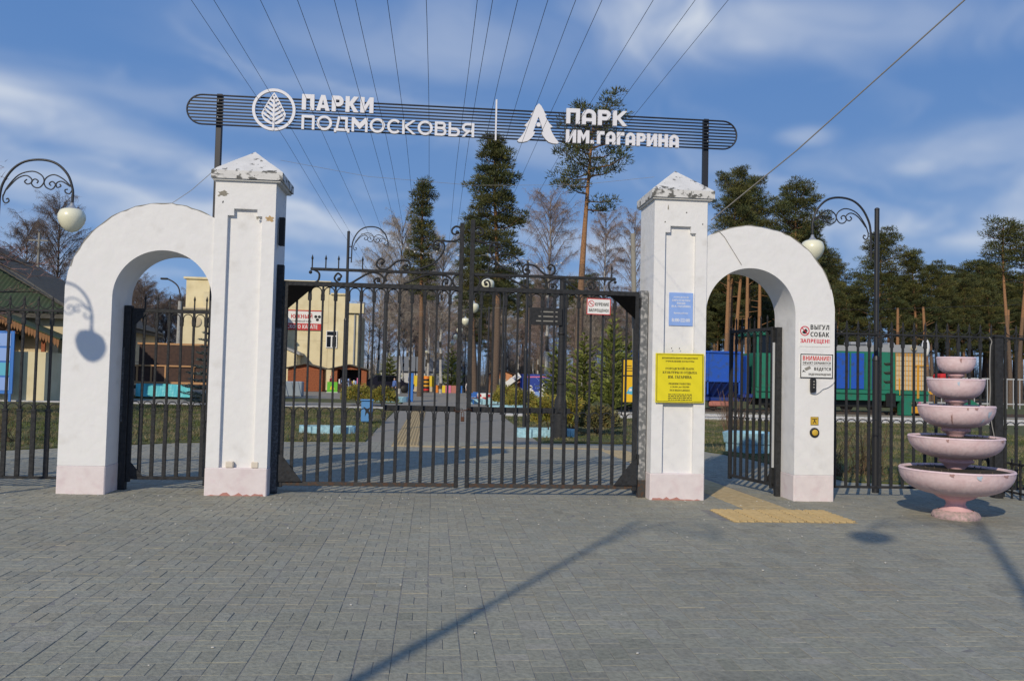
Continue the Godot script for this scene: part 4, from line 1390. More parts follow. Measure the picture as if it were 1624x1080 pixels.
# ------------------------------------------------------------------ lamps
func make_lamp(label: String, globe := true, height := 0.0) -> Node3D:
	var t := thing("street_lamp", label, "lamp")
	var u := 0.00239
	var dy := height
	var P := func(a: Array) -> PackedVector3Array:
		var b := []
		for i in range(0, a.size(), 2):
			b.append(0.09 + (a[i] - 12) * u)
			b.append(4.46 + dy - (a[i + 1] - 125) * u)
		return catmull(b, 4)
	var s := MB.new()
	s.tube(PackedVector3Array([Vector3(0, -0.06, 0), Vector3(0, 2.0 + dy, 0)]), 0.052, -1, 12)
	s.lathe(PackedVector2Array([Vector2(0.052, 1.98 + dy), Vector2(0.058, 2.0 + dy), Vector2(0.04, 2.06 + dy)]), 12)
	s.tube(PackedVector3Array([Vector3(0, 2.0 + dy, 0), Vector3(0, 4.30 + dy, 0)]), 0.036, -1, 12)
	s.ball(Vector3(0, 4.30 + dy, 0), Vector3(0.04, 0.03, 0.04), 10, 6)
	part("pole", s.done(), M.black, t)
	for y in [3.63, 3.92]:
		s = MB.new()
		s.tube(PackedVector3Array([Vector3(0.02, y + dy, 0), Vector3(0.095, y + dy, 0)]), 0.014, -1, 8)
		part("bracket", s.done(), M.black, t)
	s = MB.new()
	s.tube(P.call([12, 525, 14, 420, 16, 340, 30, 270, 75, 190, 140, 140, 230, 125, 310, 145, 370, 205, 398, 280, 404, 330]), 0.0165, -1, 8)
	part("arm", s.done(), M.black, t)
	for q in [[33, 345, 55, 290, 110, 220, 180, 195, 230, 215, 246, 252, 225, 287, 195, 287, 178, 262, 195, 240, 214, 250, 208, 265], [48, 310, 100, 245, 145, 222, 175, 235, 182, 258, 160, 272, 143, 258, 155, 244], [396, 282, 350, 235, 300, 210, 262, 225, 246, 255, 257, 285, 288, 297, 307, 270, 290, 250, 274, 264, 284, 275], [385, 275, 340, 247, 312, 260, 316, 284, 336, 276, 330, 264], [32, 340, 34, 372, 48, 388, 65, 376, 60, 360, 50, 366], [400, 292, 385, 318, 365, 313, 360, 297, 374, 293]]:
		s = MB.new()
		s.tube(P.call(q), 0.0095, -1, 5)
		part("scroll", s.done(), M.black, t)
	var gx := 0.09 + 390 * u
	if globe:
		s = MB.new()
		s.lathe(PackedVector2Array([Vector2(0.018, 3.99 + dy), Vector2(0.018, 3.87 + dy)]), 10, Vector3(gx, 0, 0))
		part("stem", s.done(), M.black, t)
		s = MB.new()
		s.lathe(PackedVector2Array([Vector2(0.0, 3.875 + dy), Vector2(0.022, 3.87 + dy), Vector2(0.026, 3.84 + dy), Vector2(0.05, 3.81 + dy), Vector2(0.075, 3.775 + dy), Vector2(0.078, 3.765 + dy)]), 16, Vector3(gx, 0, 0))
		part("fitting", s.done(), M.galv, t)
		s = MB.new()
		s.lathe(PackedVector2Array([Vector2(0.05, 3.785 + dy), Vector2(0.10, 3.785 + dy), Vector2(0.145, 3.76 + dy), Vector2(0.17, 3.70 + dy), Vector2(0.172, 3.65 + dy), Vector2(0.155, 3.59 + dy), Vector2(0.12, 3.53 + dy), Vector2(0.07, 3.48 + dy), Vector2(0.02, 3.462 + dy), Vector2(0.0, 3.46 + dy)]), 24, Vector3(gx, 0, 0))
		part("globe", s.done(), M.globe, t)
	return t


func make_lamps() -> void:
	var a := make_lamp("arched iron lamp with cream globe behind the left fence, cut by the picture's edge")
	a.position = Vector3(-6.29, 0, -1.2)
	a.scale = Vector3(1.07, 1.02, 1.07)
	a.set_meta("group", "arched street lamps")
	var b := copy(a, "street_lamp", Vector3(6.69, 0, -1.0), PI, "arched iron lamp behind the right fence, its globe above the right archway")
	# one more in front of the left fence, outside the frame: its shadow lies on the arch
	copy(a, "street_lamp", Vector3(-6.95, 0, 2.75), 0.0, "arched iron lamp in front of the left fence, casting its shadow on the archway")
	# two tall ones beside the viewer, seen by their shadows on the paving
	var c := make_lamp("tall arched iron lamp standing left of the viewer without a globe", false, 1.65)
	c.position = Vector3(-2.81, 0, 11.14)
	c.rotation.y = deg_to_rad(-35.0)
	c.set_meta("group", "arched street lamps")
	var d := make_lamp("tall arched iron lamp standing right of the viewer, globe towards the archway", true, 1.65)
	d.position = Vector3(1.43, 0, 10.96)
	d.rotation.y = PI
	d.scale = Vector3(1.3, 1.0, 1.3)
	d.set_meta("group", "arched street lamps")
	var words := ["nearest globed lamp of the right row beside the park path", "second globed lamp of the right row beside the park path", "third globed lamp of the right row, behind the gate's meeting stiles", "fourth globed lamp of the right row beside the park path", "fifth globed lamp of the right row beside the park path", "farthest globed lamp of the right row beside the park path"]
	for k in 6:
		copy(a, "street_lamp", Vector3(2.80, 0, [-14.6, -23.6, -33.1, -42.8, -52.5, -66.0][k]), PI, words[k], Vector3(1.2, 1.2, 1.2))
	copy(a, "street_lamp", Vector3(-1.75, 0, -71), 0.0, "small far lamp left of the path in front of the grey building")
	copy(a, "street_lamp", Vector3(-4.4, 0, -70), 0.0, "small far lamp near the blue panel, the left one of two")
	copy(a, "street_lamp", Vector3(-6.2, 0, -78), 0.0, "small far lamp among the birches left of the path")
	var e := make_lamp("arched iron lamp left of the park path without its globe, seen through the gate", false, 0.95)
	e.position = Vector3(-2.30, 0, -10.9)
	e.set_meta("group", "arched street lamps")
	# plain posts
	var s := MB.new()
	s.tube(PackedVector3Array([Vector3(0, -0.05, 0), Vector3(0, 5.3, 0)]), 0.10, 0.08, 10)
	tag(part("pole", s.done(), M.black, self, Vector3(-2.35, 0, -29.2)), "plain dark pole left of the park path behind the blue bin", "pole")
	s = MB.new()
	s.lathe(PackedVector2Array([Vector2(0.20, -0.05), Vector2(0.19, 0.25), Vector2(0.17, 0.85), Vector2(0.15, 1.02), Vector2(0.105, 1.12), Vector2(0.10, 1.4), Vector2(0.085, 1.45), Vector2(0.08, 4.2), Vector2(0.0, 4.2)]), 14)
	var lp := thing("lamp_post", "thick grey post with a flared concrete foot beside the round flower bed", "post", Vector3(3.3, 0, -10.6))
	part("shaft", s.done(), M.iron, lp)
	for k in 2:
		s = MB.new()
		s.lathe(PackedVector2Array([Vector2(0.10, 1.42 + 1.3 * k), Vector2(0.112, 1.43 + 1.3 * k), Vector2(0.112, 1.47 + 1.3 * k), Vector2(0.09, 1.48 + 1.3 * k)]), 14)
		part("band", s.done(), M.dark, lp)
	# notice board on the post
	part("board", plain_box(Vector3(-0.86, 2.95, 0.10), Vector3(-0.02, 3.40, 0.13), 0.005), M.iron, lp)
	for k in 3:
		part("board_line", plain_box(Vector3(-0.70 + 0.06 * k, 3.04 + 0.12 * k, 0.1305), Vector3(-0.14, 3.07 + 0.12 * k, 0.133), 0.0), M.timber_grey, lp)
	# street light behind the left archway
	var sl := thing("street_light", "concrete street light with a bent arm seen through the left archway", "street light", Vector3(-16.1, 0, -44))
	s = MB.new()
	s.tube(PackedVector3Array([Vector3(0, 0, 0), Vector3(0, 5.8, 0)]), 0.17, 0.12, 10)
	part("post", s.done(), M.concrete, sl)
	s = MB.new()
	s.tube(catmull([0.0, 5.6, -0.02, 6.2, -0.15, 6.7, -0.45, 7.0, -0.85, 7.2]), 0.045, -1, 7)
	part("arm", s.done(), M.rusty, sl)
	s = MB.new()
	s.box(Vector3(-1.25, 7.13, -0.10), Vector3(-0.80, 7.25, 0.10), 0.03)
	part("lamp_head", s.done(), M.dark, sl)


# ------------------------------------------------------------------ notices and fittings on the walls
func board(t: Node3D, w: float, h: float, m: Material, th := 0.008, called := "board") -> void:
	part(called, plain_box(Vector3(-w * 0.5, -h * 0.5, 0), Vector3(w * 0.5, h * 0.5, th), 0.002), m, t)

func border(t: Node3D, w: float, h: float, b: float, inset: float, z: float, m: Material) -> void:
	var s := MB.new()
	var x := w * 0.5 - inset
	var y := h * 0.5 - inset
	s.box(Vector3(-x, y - b, z), Vector3(x, y, z + 0.002))
	s.box(Vector3(-x, -y, z), Vector3(x, -y + b, z + 0.002))
	s.box(Vector3(-x, -y + b, z), Vector3(-x + b, y - b, z + 0.002))
	s.box(Vector3(x - b, -y + b, z), Vector3(x, y - b, z + 0.002))
	part("border", s.done(), m, t)

func ring_mark(t: Node3D, x: float, y: float, r: float, z: float, m: Material) -> void:
	var s := MB.new()
	for k in 24:
		var a := TAU * k / 24.0
		var b := TAU * (k + 1) / 24.0
		var c := Vector2(x, y)
		s.prism(PackedVector2Array([c + Vector2(cos(a), sin(a)) * r * 0.82, c + Vector2(cos(a), sin(a)) * r, c + Vector2(cos(b), sin(b)) * r, c + Vector2(cos(b), sin(b)) * r * 0.82]), z, z + 0.002)
	s.bar(Vector3(x - r * 0.6, y + r * 0.6, z + 0.0012), Vector3(x + r * 0.6, y - r * 0.6, z + 0.0012), r * 0.17, 0.0024)
	part("prohibition_ring", s.done(), m, t)

func flat_mark(t: Node3D, pts: Array, x: float, y: float, k: float, z: float, m: Material, called := "pictogram") -> void:
	var p := PackedVector2Array()
	for q in pts:
		p.append(Vector2(x + q[0] * k, y + q[1] * k))
	var s := MB.new()
	s.prism(p, z, z + 0.0016)
	part(called, s.done(), m, t)

func make_wall_signs() -> void:
	# yellow notice
	var t := thing("yellow_notice", "large yellow opening hours notice on the right gate pillar", "notice", Vector3(3.335, 1.655, 0.022))
	t.rotation.z = deg_to_rad(0.4)
	board(t, 0.67, 0.67, M.yellow_sign, 0.02)
	border(t, 0.67, 0.67, 0.006, 0.014, 0.02, M.ink)
	for q in [["МУНИЦИПАЛЬНОЕ БЮДЖЕТНОЕ", 0.268, 0.50, 0.026], ["УЧРЕЖДЕНИЕ КУЛЬТУРЫ", 0.225, 0.40, 0.024], ["ГОРОДСКОЙ ПАРК", 0.128, 0.40, 0.040], ["КУЛЬТУРЫ И ОТДЫХА", 0.072, 0.48, 0.038], ["ИМ. ГАГАРИНА", 0.014, 0.33, 0.038], ["РЕЖИМ РАБОТЫ:", -0.077, 0.31, 0.024], ["с 9:00 до 22:00", -0.122, 0.26, 0.024], ["БЕЗ ВЫХОДНЫХ", -0.168, 0.28, 0.025]]:
		text(t, q[0], 0, q[1], 0.021, q[2], q[3], 0.003, M.ink, font_serif)
	for k in 4:   # small print
		var s := MB.new()
		var x := -0.16
		while x < 0.16:
			var w := rf(0.012, 0.05)
			s.box(Vector3(x, -0.228 - k * 0.024, 0.02), Vector3(minf(x + w, 0.17), -0.217 - k * 0.024, 0.0212))
			x += w + 0.008
		part("small_print", s.done(), M.ink, t)
	# blue plate
	t = thing("blue_notice", "small light blue opening times plate high on the right gate pillar", "notice", Vector3(3.362, 2.60, -0.053))
	board(t, 0.335, 0.455, M.blue_sign, 0.012)
	for q in [["ГОРОДСКОЙ", 0.165, 0.21, 0.026], ["ПАРК КУЛЬТУРЫ", 0.122, 0.26, 0.024], ["ИМЕНИ", 0.082, 0.12, 0.024], ["Ю.А. ГАГАРИНА", 0.040, 0.27, 0.026], ["Время работы:", -0.055, 0.20, 0.028], ["8:00-22:00", -0.150, 0.255, 0.046]]:
		text(t, q[0], 0, q[1], 0.0125, q[2], q[3], 0.003, M.white, font_serif)
	# no dog walking
	t = thing("dog_notice", "white notice with red ring and dog head, upper one on the right archway pier", "notice", Vector3(5.265, 2.30, -0.019))
	board(t, 0.45, 0.335, M.white, 0.005)
	text(t, "ВЫГУЛ", 0.07, 0.105, 0.0055, 0.27, 0.066, 0.003, M.ink, font_bold)
	text(t, "СОБАК", 0.07, 0.005, 0.0055, 0.27, 0.066, 0.003, M.ink, font_bold)
	text(t, "ЗАПРЕЩЕН!", 0.0, -0.095, 0.0055, 0.42, 0.07, 0.003, M.crimson, font_bold)
	flat_mark(t, [[-0.9, -0.5], [-0.3, -0.9], [0.5, -0.8], [0.7, -0.2], [0.95, 0.1], [0.6, 0.35], [0.45, 0.9], [0.1, 0.5], [-0.35, 0.3], [-0.5, -0.1]], -0.148, 0.05, 0.045, 0.005, M.ink, "dog_head")
	ring_mark(t, -0.148, 0.05, 0.068, 0.007, M.crimson)
	# video notice
	t = thing("video_notice", "black framed video surveillance notice with red heading on the right archway pier", "notice", Vector3(5.29, 1.865, -0.019))
	board(t, 0.47, 0.335, M.white, 0.012)
	border(t, 0.47, 0.335, 0.012, 0.0, 0.012, M.ink)
	text(t, "ВНИМАНИЕ!", 0, 0.108, 0.0125, 0.40, 0.062, 0.003, M.red, font_bold)
	text(t, "ОБЪЕКТ ОХРАНЯЕТСЯ", 0, 0.042, 0.0125, 0.40, 0.034, 0.003, M.ink, font_bold)
	text(t, "ВЕДЕТСЯ", 0.085, -0.045, 0.0125, 0.24, 0.056, 0.003, M.ink, font_bold)
	text(t, "ВИДЕОНАБЛЮДЕНИЕ", 0.045, -0.118, 0.0125, 0.32, 0.036, 0.003, M.ink, font_bold)
	part("rule", plain_box(Vector3(-0.205, 0.006, 0.012), Vector3(0.205, 0.010, 0.0136), 0.0), M.ink, t)
	flat_mark(t, [[-1, 0.2], [0.6, 0.9], [1.0, 0.2], [-0.5, -0.5]], -0.13, -0.045, 0.05, 0.012, M.timber_grey, "camera_mark")
	flat_mark(t, [[-1.5, -0.9], [-1.3, -0.2], [-0.6, -0.7], [-0.6, -0.9], [-1.2, -0.6], [-1.25, -0.9]], -0.13, -0.045, 0.05, 0.012, M.ink, "camera_mark")
	# intercom with cable
	t = thing("intercom", "black intercom handset with trailing grey cable below the video notice", "intercom", Vector3(5.235, 1.60, -0.019))
	part("body", plain_box(Vector3(-0.042, -0.10, 0), Vector3(0.042, 0.095, 0.05), 0.016), M.ink, t)
	for k in 3:
		part("key", plain_box(Vector3(-0.012, -0.04 + k * 0.04, 0.05), Vector3(0.012, -0.02 + k * 0.04, 0.055), 0.002), M.timber_grey, t)
	var s := MB.new()
	s.tube(catmull([-0.035, -0.09, -0.02, -0.118, 0.05, -0.125, 0.11, -0.09, 0.15, -0.055, 0.22, -0.03, 0.29, 0.02, 0.315, 0.07, 0.31, 0.11]), 0.0055, -1, 6)
	part("cable", s.done(), M.galv, t, Vector3(0, 0, 0.008))
	# small yellow pictogram and call button
	t = thing("accessibility_plate", "small square yellow pictogram plate above the round button", "plate", Vector3(5.27, 1.105, -0.019))
	board(t, 0.115, 0.115, M.gold, 0.006)
	border(t, 0.115, 0.115, 0.004, 0.003, 0.006, M.ink)
	flat_mark(t, [[-0.9, 0.75], [0.9, 0.75], [0.9, 0.55], [0.15, 0.5], [0.2, -0.1], [0.7, -0.8], [0.5, -0.9], [0.0, -0.25], [-0.5, -0.9], [-0.7, -0.8], [-0.2, -0.1], [-0.15, 0.5], [-0.9, 0.55]], 0, 0, 0.04, 0.006, M.ink)
	t = thing("call_button", "round black and gold call button low on the right archway pier", "button", Vector3(5.27, 0.945, -0.019))
	var facing := Basis(Vector3.RIGHT, PI * 0.5)
	s = MB.new()
	s.lathe(PackedVector2Array([Vector2(0.068, 0.0), Vector2(0.068, 0.012), Vector2(0.058, 0.022), Vector2(0.045, 0.024), Vector2(0.0, 0.024)]), 24)
	part("rim", s.done(), M.ink, t, Vector3(), facing)
	s = MB.new()
	s.lathe(PackedVector2Array([Vector2(0.044, 0.02), Vector2(0.042, 0.030), Vector2(0.03, 0.036), Vector2(0.0, 0.038)]), 20)
	part("push_face", s.done(), M.gold, t, Vector3(), facing)
	# no smoking notice wired to the gate
	t = thing("no_smoking_notice", "red bordered white no smoking notice wired to the double gate", "notice", Vector3(2.245, 2.615, -0.205))
	t.rotation.z = deg_to_rad(-0.6)
	board(t, 0.335, 0.225, M.white, 0.005)
	border(t, 0.335, 0.225, 0.011, 0.0, 0.005, M.red)
	text(t, "КУРЕНИЕ", 0.045, 0.032, 0.0055, 0.19, 0.045, 0.003, M.ink, font_bold)
	text(t, "ЗАПРЕЩЕНО!", 0.0, -0.058, 0.0055, 0.28, 0.052, 0.003, M.ink, font_bold)
	flat_mark(t, [[-0.6, 0.0], [0.55, 0.0], [0.55, 0.2], [-0.6, 0.2]], -0.106, 0.035, 0.035, 0.005, M.ink, "cigarette_mark")
	ring_mark(t, -0.106, 0.038, 0.044, 0.0065, M.crimson)


# ------------------------------------------------------------------ pink tiered planter
func make_fountain() -> void:
	var t := thing("tiered_planter", "pink five tiered concrete bowl planter standing in front of the right fence", "planter", Vector3(6.52, 0, 1.25))
	var s := MB.new()
	s.lathe(PackedVector2Array([Vector2(0.0, 0.0), Vector2(0.262, 0.0), Vector2(0.27, 0.03), Vector2(0.25, 0.065), Vector2(0.19, 0.095), Vector2(0.128, 0.13), Vector2(0.108, 0.17), Vector2(0.122, 0.215), Vector2(0.20, 0.245), Vector2(0.245, 0.275), Vector2(0.262, 0.31), Vector2(0.25, 0.345)]), 40, Vector3(), 0.008)
	part("foot", s.done(), M.pink_deep, t)
	s = MB.new()
	s.lathe(PackedVector2Array([Vector2(0.268, -0.03), Vector2(0.276, 0.01), Vector2(0.279, 0.032), Vector2(0.258, 0.07), Vector2(0.20, 0.098)]), 40, Vector3(), 0.012)
	part("worn_base", s.done(), M.worn_base, t)
	var tiers := [[0.655, 0.285, 0.60], [0.548, 0.735, 1.00], [0.442, 1.115, 1.385], [0.330, 1.47, 1.715], [0.225, 1.79, 1.985]]
	for k in 5:
		var r: float = tiers[k][0]
		var y0: float = tiers[k][1]
		var y1: float = tiers[k][2]
		var h := y1 - y0
		var p := PackedVector2Array()
		var core := 0.17 - 0.02 * k
		p.append(Vector2(core, y0 - 0.005))
		for i in range(1, 10):
			var a := i / 9.0
			p.append(Vector2(lerpf(core, r, pow(sin(a * PI * 0.5), 0.85)), y0 + h * pow(a, 1.75)))
		p.append(Vector2(r + 0.004, y1 - 0.006))
		p.append(Vector2(r - 0.006, y1 + 0.012))
		p.append(Vector2(r - 0.035, y1 + 0.010))
		p.append(Vector2(r - 0.05, y1 - 0.02))
		p.append(Vector2(r - 0.09, y1 - 0.06))
		s = MB.new()
		s.lathe(p, 56, Vector3(), 0.006)
		part("bowl", s.done(), M.pink, t)
		s = MB.new()
		var top := PackedVector2Array([Vector2(r - 0.048, y1 - 0.012), Vector2(r * 0.6, y1 + 0.004), Vector2(0.0, y1 + 0.01)])
		s.lathe(top, 28, Vector3(), 0.02)
		part("soil", s.done(), M.soil, t)
		if k < 4:   # waisted stem that carries the next bowl
			var b := y1 - 0.03
			var c: float = tiers[k + 1][1]
			var w := 0.205 - 0.035 * k
			s = MB.new()
			s.lathe(PackedVector2Array([Vector2(w * 0.48, b), Vector2(w * 0.50, b + (c - b) * 0.25), Vector2(w * 0.72, b + (c - b) * 0.55), Vector2(w * 0.98, b + (c - b) * 0.72), Vector2(w * 1.0, b + (c - b) * 0.85), Vector2(w * 0.9, b + (c - b) * 0.93), Vector2(w * 1.15, c + 0.02), Vector2(w * 1.0, c + 0.05)]), 32, Vector3(), 0.01)
			part("stem", s.done(), M.pink_deep, t)
	# flaked and overpainted spots on the bowls
	for q in [[2, 1.15, 0.10, 0.80, 0.16, "b"], [2, 1.30, 0.05, 0.55, 0.2, "b"], [0, 1.75, 0.07, 0.93, 0.08, "b"], [3, 2.05, 0.06, 0.88, 0.1, "b"], [1, 2.3, 0.04, 0.95, 0.06, "r"], [2, 1.62, 0.07, 0.96, 0.05, "r"], [2, 1.85, 0.03, 0.95, 0.05, "r"], [4, 1.9, 0.08, 0.9, 0.12, "r"], [0, 1.2, 0.10, 0.97, 0.05, "r"], [0, 2.2, 0.06, 0.96, 0.05, "r"], [1, 1.0, 0.08, 0.96, 0.05, "r"], [2, 2.25, 0.03, 0.6, 0.3, "r"]]:
		var k: int = q[0]
		var r: float = tiers[k][0]
		var y0: float = tiers[k][1]
		var hh: float = tiers[k][2] - y0
		var core := 0.17 - 0.02 * k
		s = MB.new()
		var on := func(a: float, v: float) -> Vector3:
			var rr := lerpf(core, r, pow(sin(clampf(v, 0, 1) * PI * 0.5), 0.85)) + 0.005
			return Vector3(cos(a) * rr, y0 + hh * pow(clampf(v, 0, 1), 1.75), sin(a) * rr)
		var da: float = q[2]
		var dv: float = q[4]
		for i in 9:
			var b0 := TAU * i / 9.0
			var b1 := TAU * (i + 1) / 9.0
			var m0 := 0.7 + 0.3 * sin(i * 2.3)
			var m1 := 0.7 + 0.3 * sin((i + 1) % 9 * 2.3)
			s.flat(on.call(q[1], q[3]), on.call(q[1] + cos(b0) * da * m0, q[3] + sin(b0) * dv * m0), on.call(q[1] + cos(b1) * da * m1, q[3] + sin(b1) * dv * m1), Vector3(cos(q[1]), 0, sin(q[1])))
		part("paint_spot" if q[5] == "b" else "rust_chip", s.done(), mat(Color(0.70, 0.76, 0.82), 0.8) if q[5] == "b" else mat(Color(0.66, 0.52, 0.50), 0.9), t)
	# dry remains of plants in the bowls
	for k in 4:
		s = MB.new()
		s.col = Color(0.09, 0.07, 0.045)
		for i in 26:
			var a := rf(0, TAU)
			var r: float = (tiers[k][0] - 0.09) * sqrt(rf(0.15, 1.0))
			var p := Vector3(cos(a) * r, tiers[k][2] - 0.005, sin(a) * r)
			s.blade(p, p + Vector3(rf(-0.03, 0.03), rf(0.015, 0.04), rf(-0.03, 0.03)), Vector3(0.006, 0, 0.004))
		var o := part("dry_stalks", s.done(), M.leaf, t)
		o.set_meta("kind", "stuff")


# ------------------------------------------------------------------ flower beds, bins, shrubs
func curb_bed(label: String, at: Vector3, r: float, h: float, a0: float, a1: float, sq := 1.0) -> void:
	var t := thing("flower_bed", label, "flower bed", at)
	var n := 9
	for k in n:   # curved curb segments
		var b0 := lerpf(a0, a1, (k + 0.04) / n)
		var b1 := lerpf(a0, a1, (k + 0.96) / n)
		var q := PackedVector2Array()
		for u in [b0, (b0 + b1) * 0.5, b1]:
			q.append(Vector2(cos(u) * r, sin(u) * r * sq))
		for u in [b1, (b0 + b1) * 0.5, b0]:
			q.append(Vector2(cos(u) * (r - 0.09), sin(u) * (r - 0.09) * sq))
		var s := MB.new()
		s.prism(q, -0.04, h + rf(-0.01, 0.01), Transform3D(Basis(Vector3.RIGHT, Vector3.FORWARD, Vector3.UP), Vector3()))
		part("curb_stone", s.done(), M.aqua, t)
	var f := MB.new()
	f.lathe(PackedVector2Array([Vector2(r - 0.1, h * 0.55), Vector2(r * 0.5, h * 0.72), Vector2(0, h * 0.78)]), 20)
	part("soil", f.done(), M.soil, t, Vector3(), Basis.from_scale(Vector3(1, 1, sq)))

func shrub_mesh(h: float, r: float, n: int, tint: Color, sd: int) -> ArrayMesh:
	rng.seed = sd
	var s := MB.new()
	for i in n:
		# fine sprays on a rounded lumpy mound
		var a := rf(0, TAU)
		var e := asin(rf(-0.15, 1.0))
		var lump := 1.0 + 0.16 * sin(a * 3.0 + sd) * cos(e * 4.0 + sd * 0.7) + 0.10 * sin(a * 7.0 + e * 9.0)
		var q := pow(rf(0.25, 1.0), 0.4) * lump
		var p := Vector3(cos(a) * cos(e) * r * q, h * (0.32 + 0.62 * sin(e) * q), sin(a) * cos(e) * r * q)
		if p.y < 0.03:
			continue
		var d := Vector3(cos(a) * 0.8 + rf(-0.7, 0.7), rf(0.1, 1.2), sin(a) * 0.8 + rf(-0.7, 0.7)).normalized()
		var g := rf(0.55, 1.3)
		var gr := rf(0.0, 1.0)
		s.col = Color(tint.r * g * lerpf(1.05, 0.62, gr), tint.g * g, tint.b * g * lerpf(1.0, 1.2, gr))
		var L := rf(0.05, 0.10) * (h + 0.6)
		var w := d.cross(Vector3(rf(-1, 1), rf(-0.3, 0.3), rf(-1, 1))).normalized() * rf(0.014, 0.026)
		s.blade(p, p + d * L, w)
	return s.done()

func shrub(label: String, at: Vector3, h: float, r: float, n: int, tint: Color, sd: int, called := "shrub", group := "") -> void:
	var t := thing(called, label, "shrub", at, 0, group)
	part("foliage", shrub_mesh(h, r, n, tint, sd), M.leaf, t)
	var s := MB.new()
	s.col = Color(0.10, 0.07, 0.045)
	for k in 5:
		var a := TAU * k / 5.0
		s.tube(PackedVector3Array([Vector3(0.02 * cos(a), -0.02, 0.02 * sin(a)), Vector3(cos(a) * r * 0.4, h * 0.6, sin(a) * r * 0.4)]), 0.018, 0.008, 5)
	part("stem", s.done(), M.twig, t)

func make_park_furniture() -> void:
	curb_bed("pale blue curved flower bed curb left of the park path, nearest the gate", Vector3(-2.72, 0.02, -11.3), 0.74, 0.18, 0.0, TAU, 0.55)
	curb_bed("round pale blue flower bed beside the thick grey post", Vector3(3.02, 0.02, -11.3), 0.82, 0.21, 0.0, TAU, 0.55)
	curb_bed("small pale blue flower bed right of the path behind the yellow shrubs", Vector3(3.4, 0.02, -26.8), 0.9, 0.25, 0.0, TAU, 0.6)
	curb_bed("far pale blue flower bed left of the path by the blue panel", Vector3(-2.5, 0.02, -36.2), 1.1, 0.26, 0.0, TAU, 0.6)
	curb_bed("far pale blue flower bed right of the path by the blue benches", Vector3(3.3, 0.02, -35.6), 1.3, 0.26, 0.0, TAU, 0.5)
	# two-step turquoise planter behind the right archway
	var t := thing("concrete_planter", "turquoise six sided two step concrete planter behind the right archway", "planter", Vector3(7.28, 0, -7.6))
	var s := MB.new()
	s.lathe(PackedVector2Array([Vector2(0.60, -0.03), Vector2(0.60, 0.22), Vector2(0.56, 0.225)]), 6, Vector3(), 0.0, true)
	part("lower_step", s.done(), M.aqua, t)
	s = MB.new()
	s.lathe(PackedVector2Array([Vector2(0.64, 0.226), Vector2(0.68, 0.46), Vector2(0.58, 0.465), Vector2(0.56, 0.40), Vector2(0.0, 0.42)]), 6, Vector3(), 0.0, true)
	part("upper_step", s.done(), M.aqua, t)
	# a bare bush behind it
	var br := MB.new()
	rng.seed = 5
	for k in 60:
		var a := rf(0, TAU)
		br.col = Color(0.17, 0.11, 0.075) * rf(0.7, 1.2)
		var p1 := Vector3(cos(a) * rf(0.1, 0.5), rf(0.6, 1.0), sin(a) * rf(0.1, 0.4))
		br.tube(PackedVector3Array([Vector3(rf(-0.15, 0.15), 0, rf(-0.1, 0.1)), p1 * 0.6, p1 + Vector3(rf(-0.2, 0.2), rf(0.2, 0.6), rf(-0.2, 0.2))]), 0.009, 0.003, 4, false)
	tag(part("bare_bush", br.done(), M.twig, self, Vector3(7.55, 0, -9.6)), "leafless brown bush standing behind the turquoise planter", "bush")
	for q in [[-9.0, -7.2, 0.8, "leafless brown bush on the lawn behind the left archway gate"], [-4.4, -6.9, 0.7, "low dry bush between the left gate pillar and the lawn"], [6.9, -3.0, 0.8, "dry leafless bush at the foot of the right fence"], [7.75, -3.2, 1.0, "tall dry leafless stems inside the right fence beside the pink planter"]]:
		br = MB.new()
		for k in 70:
			var a := rf(0, TAU)
			br.col = Color(0.18, 0.12, 0.07) * rf(0.6, 1.25)
			var p1 := Vector3(cos(a) * rf(0.1, 0.6), q[2] * rf(0.4, 0.8), sin(a) * rf(0.1, 0.5))
			br.tube(PackedVector3Array([Vector3(rf(-0.35, 0.35), 0, rf(-0.2, 0.2)), p1 * 0.6, p1 + Vector3(rf(-0.2, 0.2), rf(0.1, 0.4), rf(-0.2, 0.2))]), 0.006, 0.002, 3, false)
		if q[0] == -4.4:
			q[0] = -5.0
			q[1] = -9.2
		tag(part("bare_bush", br.done(), M.twig, self, Vector3(q[0], 0.02, q[1])), q[3], "bush")
	# blue bin
	t = thing("litter_bin", "blue litter bin with black bird shapes left of the park path", "bin", Vector3(-2.05, 0.02, -15.6))
	part("body", plain_box(Vector3(-0.17, 0.05, -0.16), Vector3(0.17, 0.70, 0.16), 0.03), M.bin_blue, t)
	part("rim", plain_box(Vector3(-0.20, 0.705, -0.19), Vector3(0.20, 0.75, 0.19), 0.015), M.bin_blue, t)
	for x in [-0.13, 0.13]:
		part("leg", plain_box(Vector3(x - 0.03, -0.03, -0.14), Vector3(x + 0.03, 0.05, 0.14), 0.005), M.dark, t)
	flat_mark(t, [[-0.6, 0.9], [0.1, 0.5], [0.7, 0.8], [0.4, 0.2], [0.5, -0.7], [0.1, -0.2], [-0.3, -0.9], [-0.2, 0.1]], 0, 0.38, 0.17, 0.161, M.ink, "bird_mark")
	# bulk of yellow green shrubs
	var yl := Color(0.33, 0.245, 0.04)
	shrub("golden thuja shrub, the left one of the pair beside the left lawn kerb", Vector3(-3.6, 0, -30.2), 1.0, 0.82, 3600, yl, 1, "shrub", "golden shrubs")
	shrub("golden thuja shrub, the right one of the pair beside the left lawn kerb", Vector3(-2.4, 0, -29.7), 0.92, 0.7, 3600, yl, 2, "shrub", "golden shrubs")
	shrub("small golden thuja shrub farthest right of the path", Vector3(3.75, 0, -31.5), 1.12, 0.75, 3600, yl, 3, "shrub", "golden shrubs")
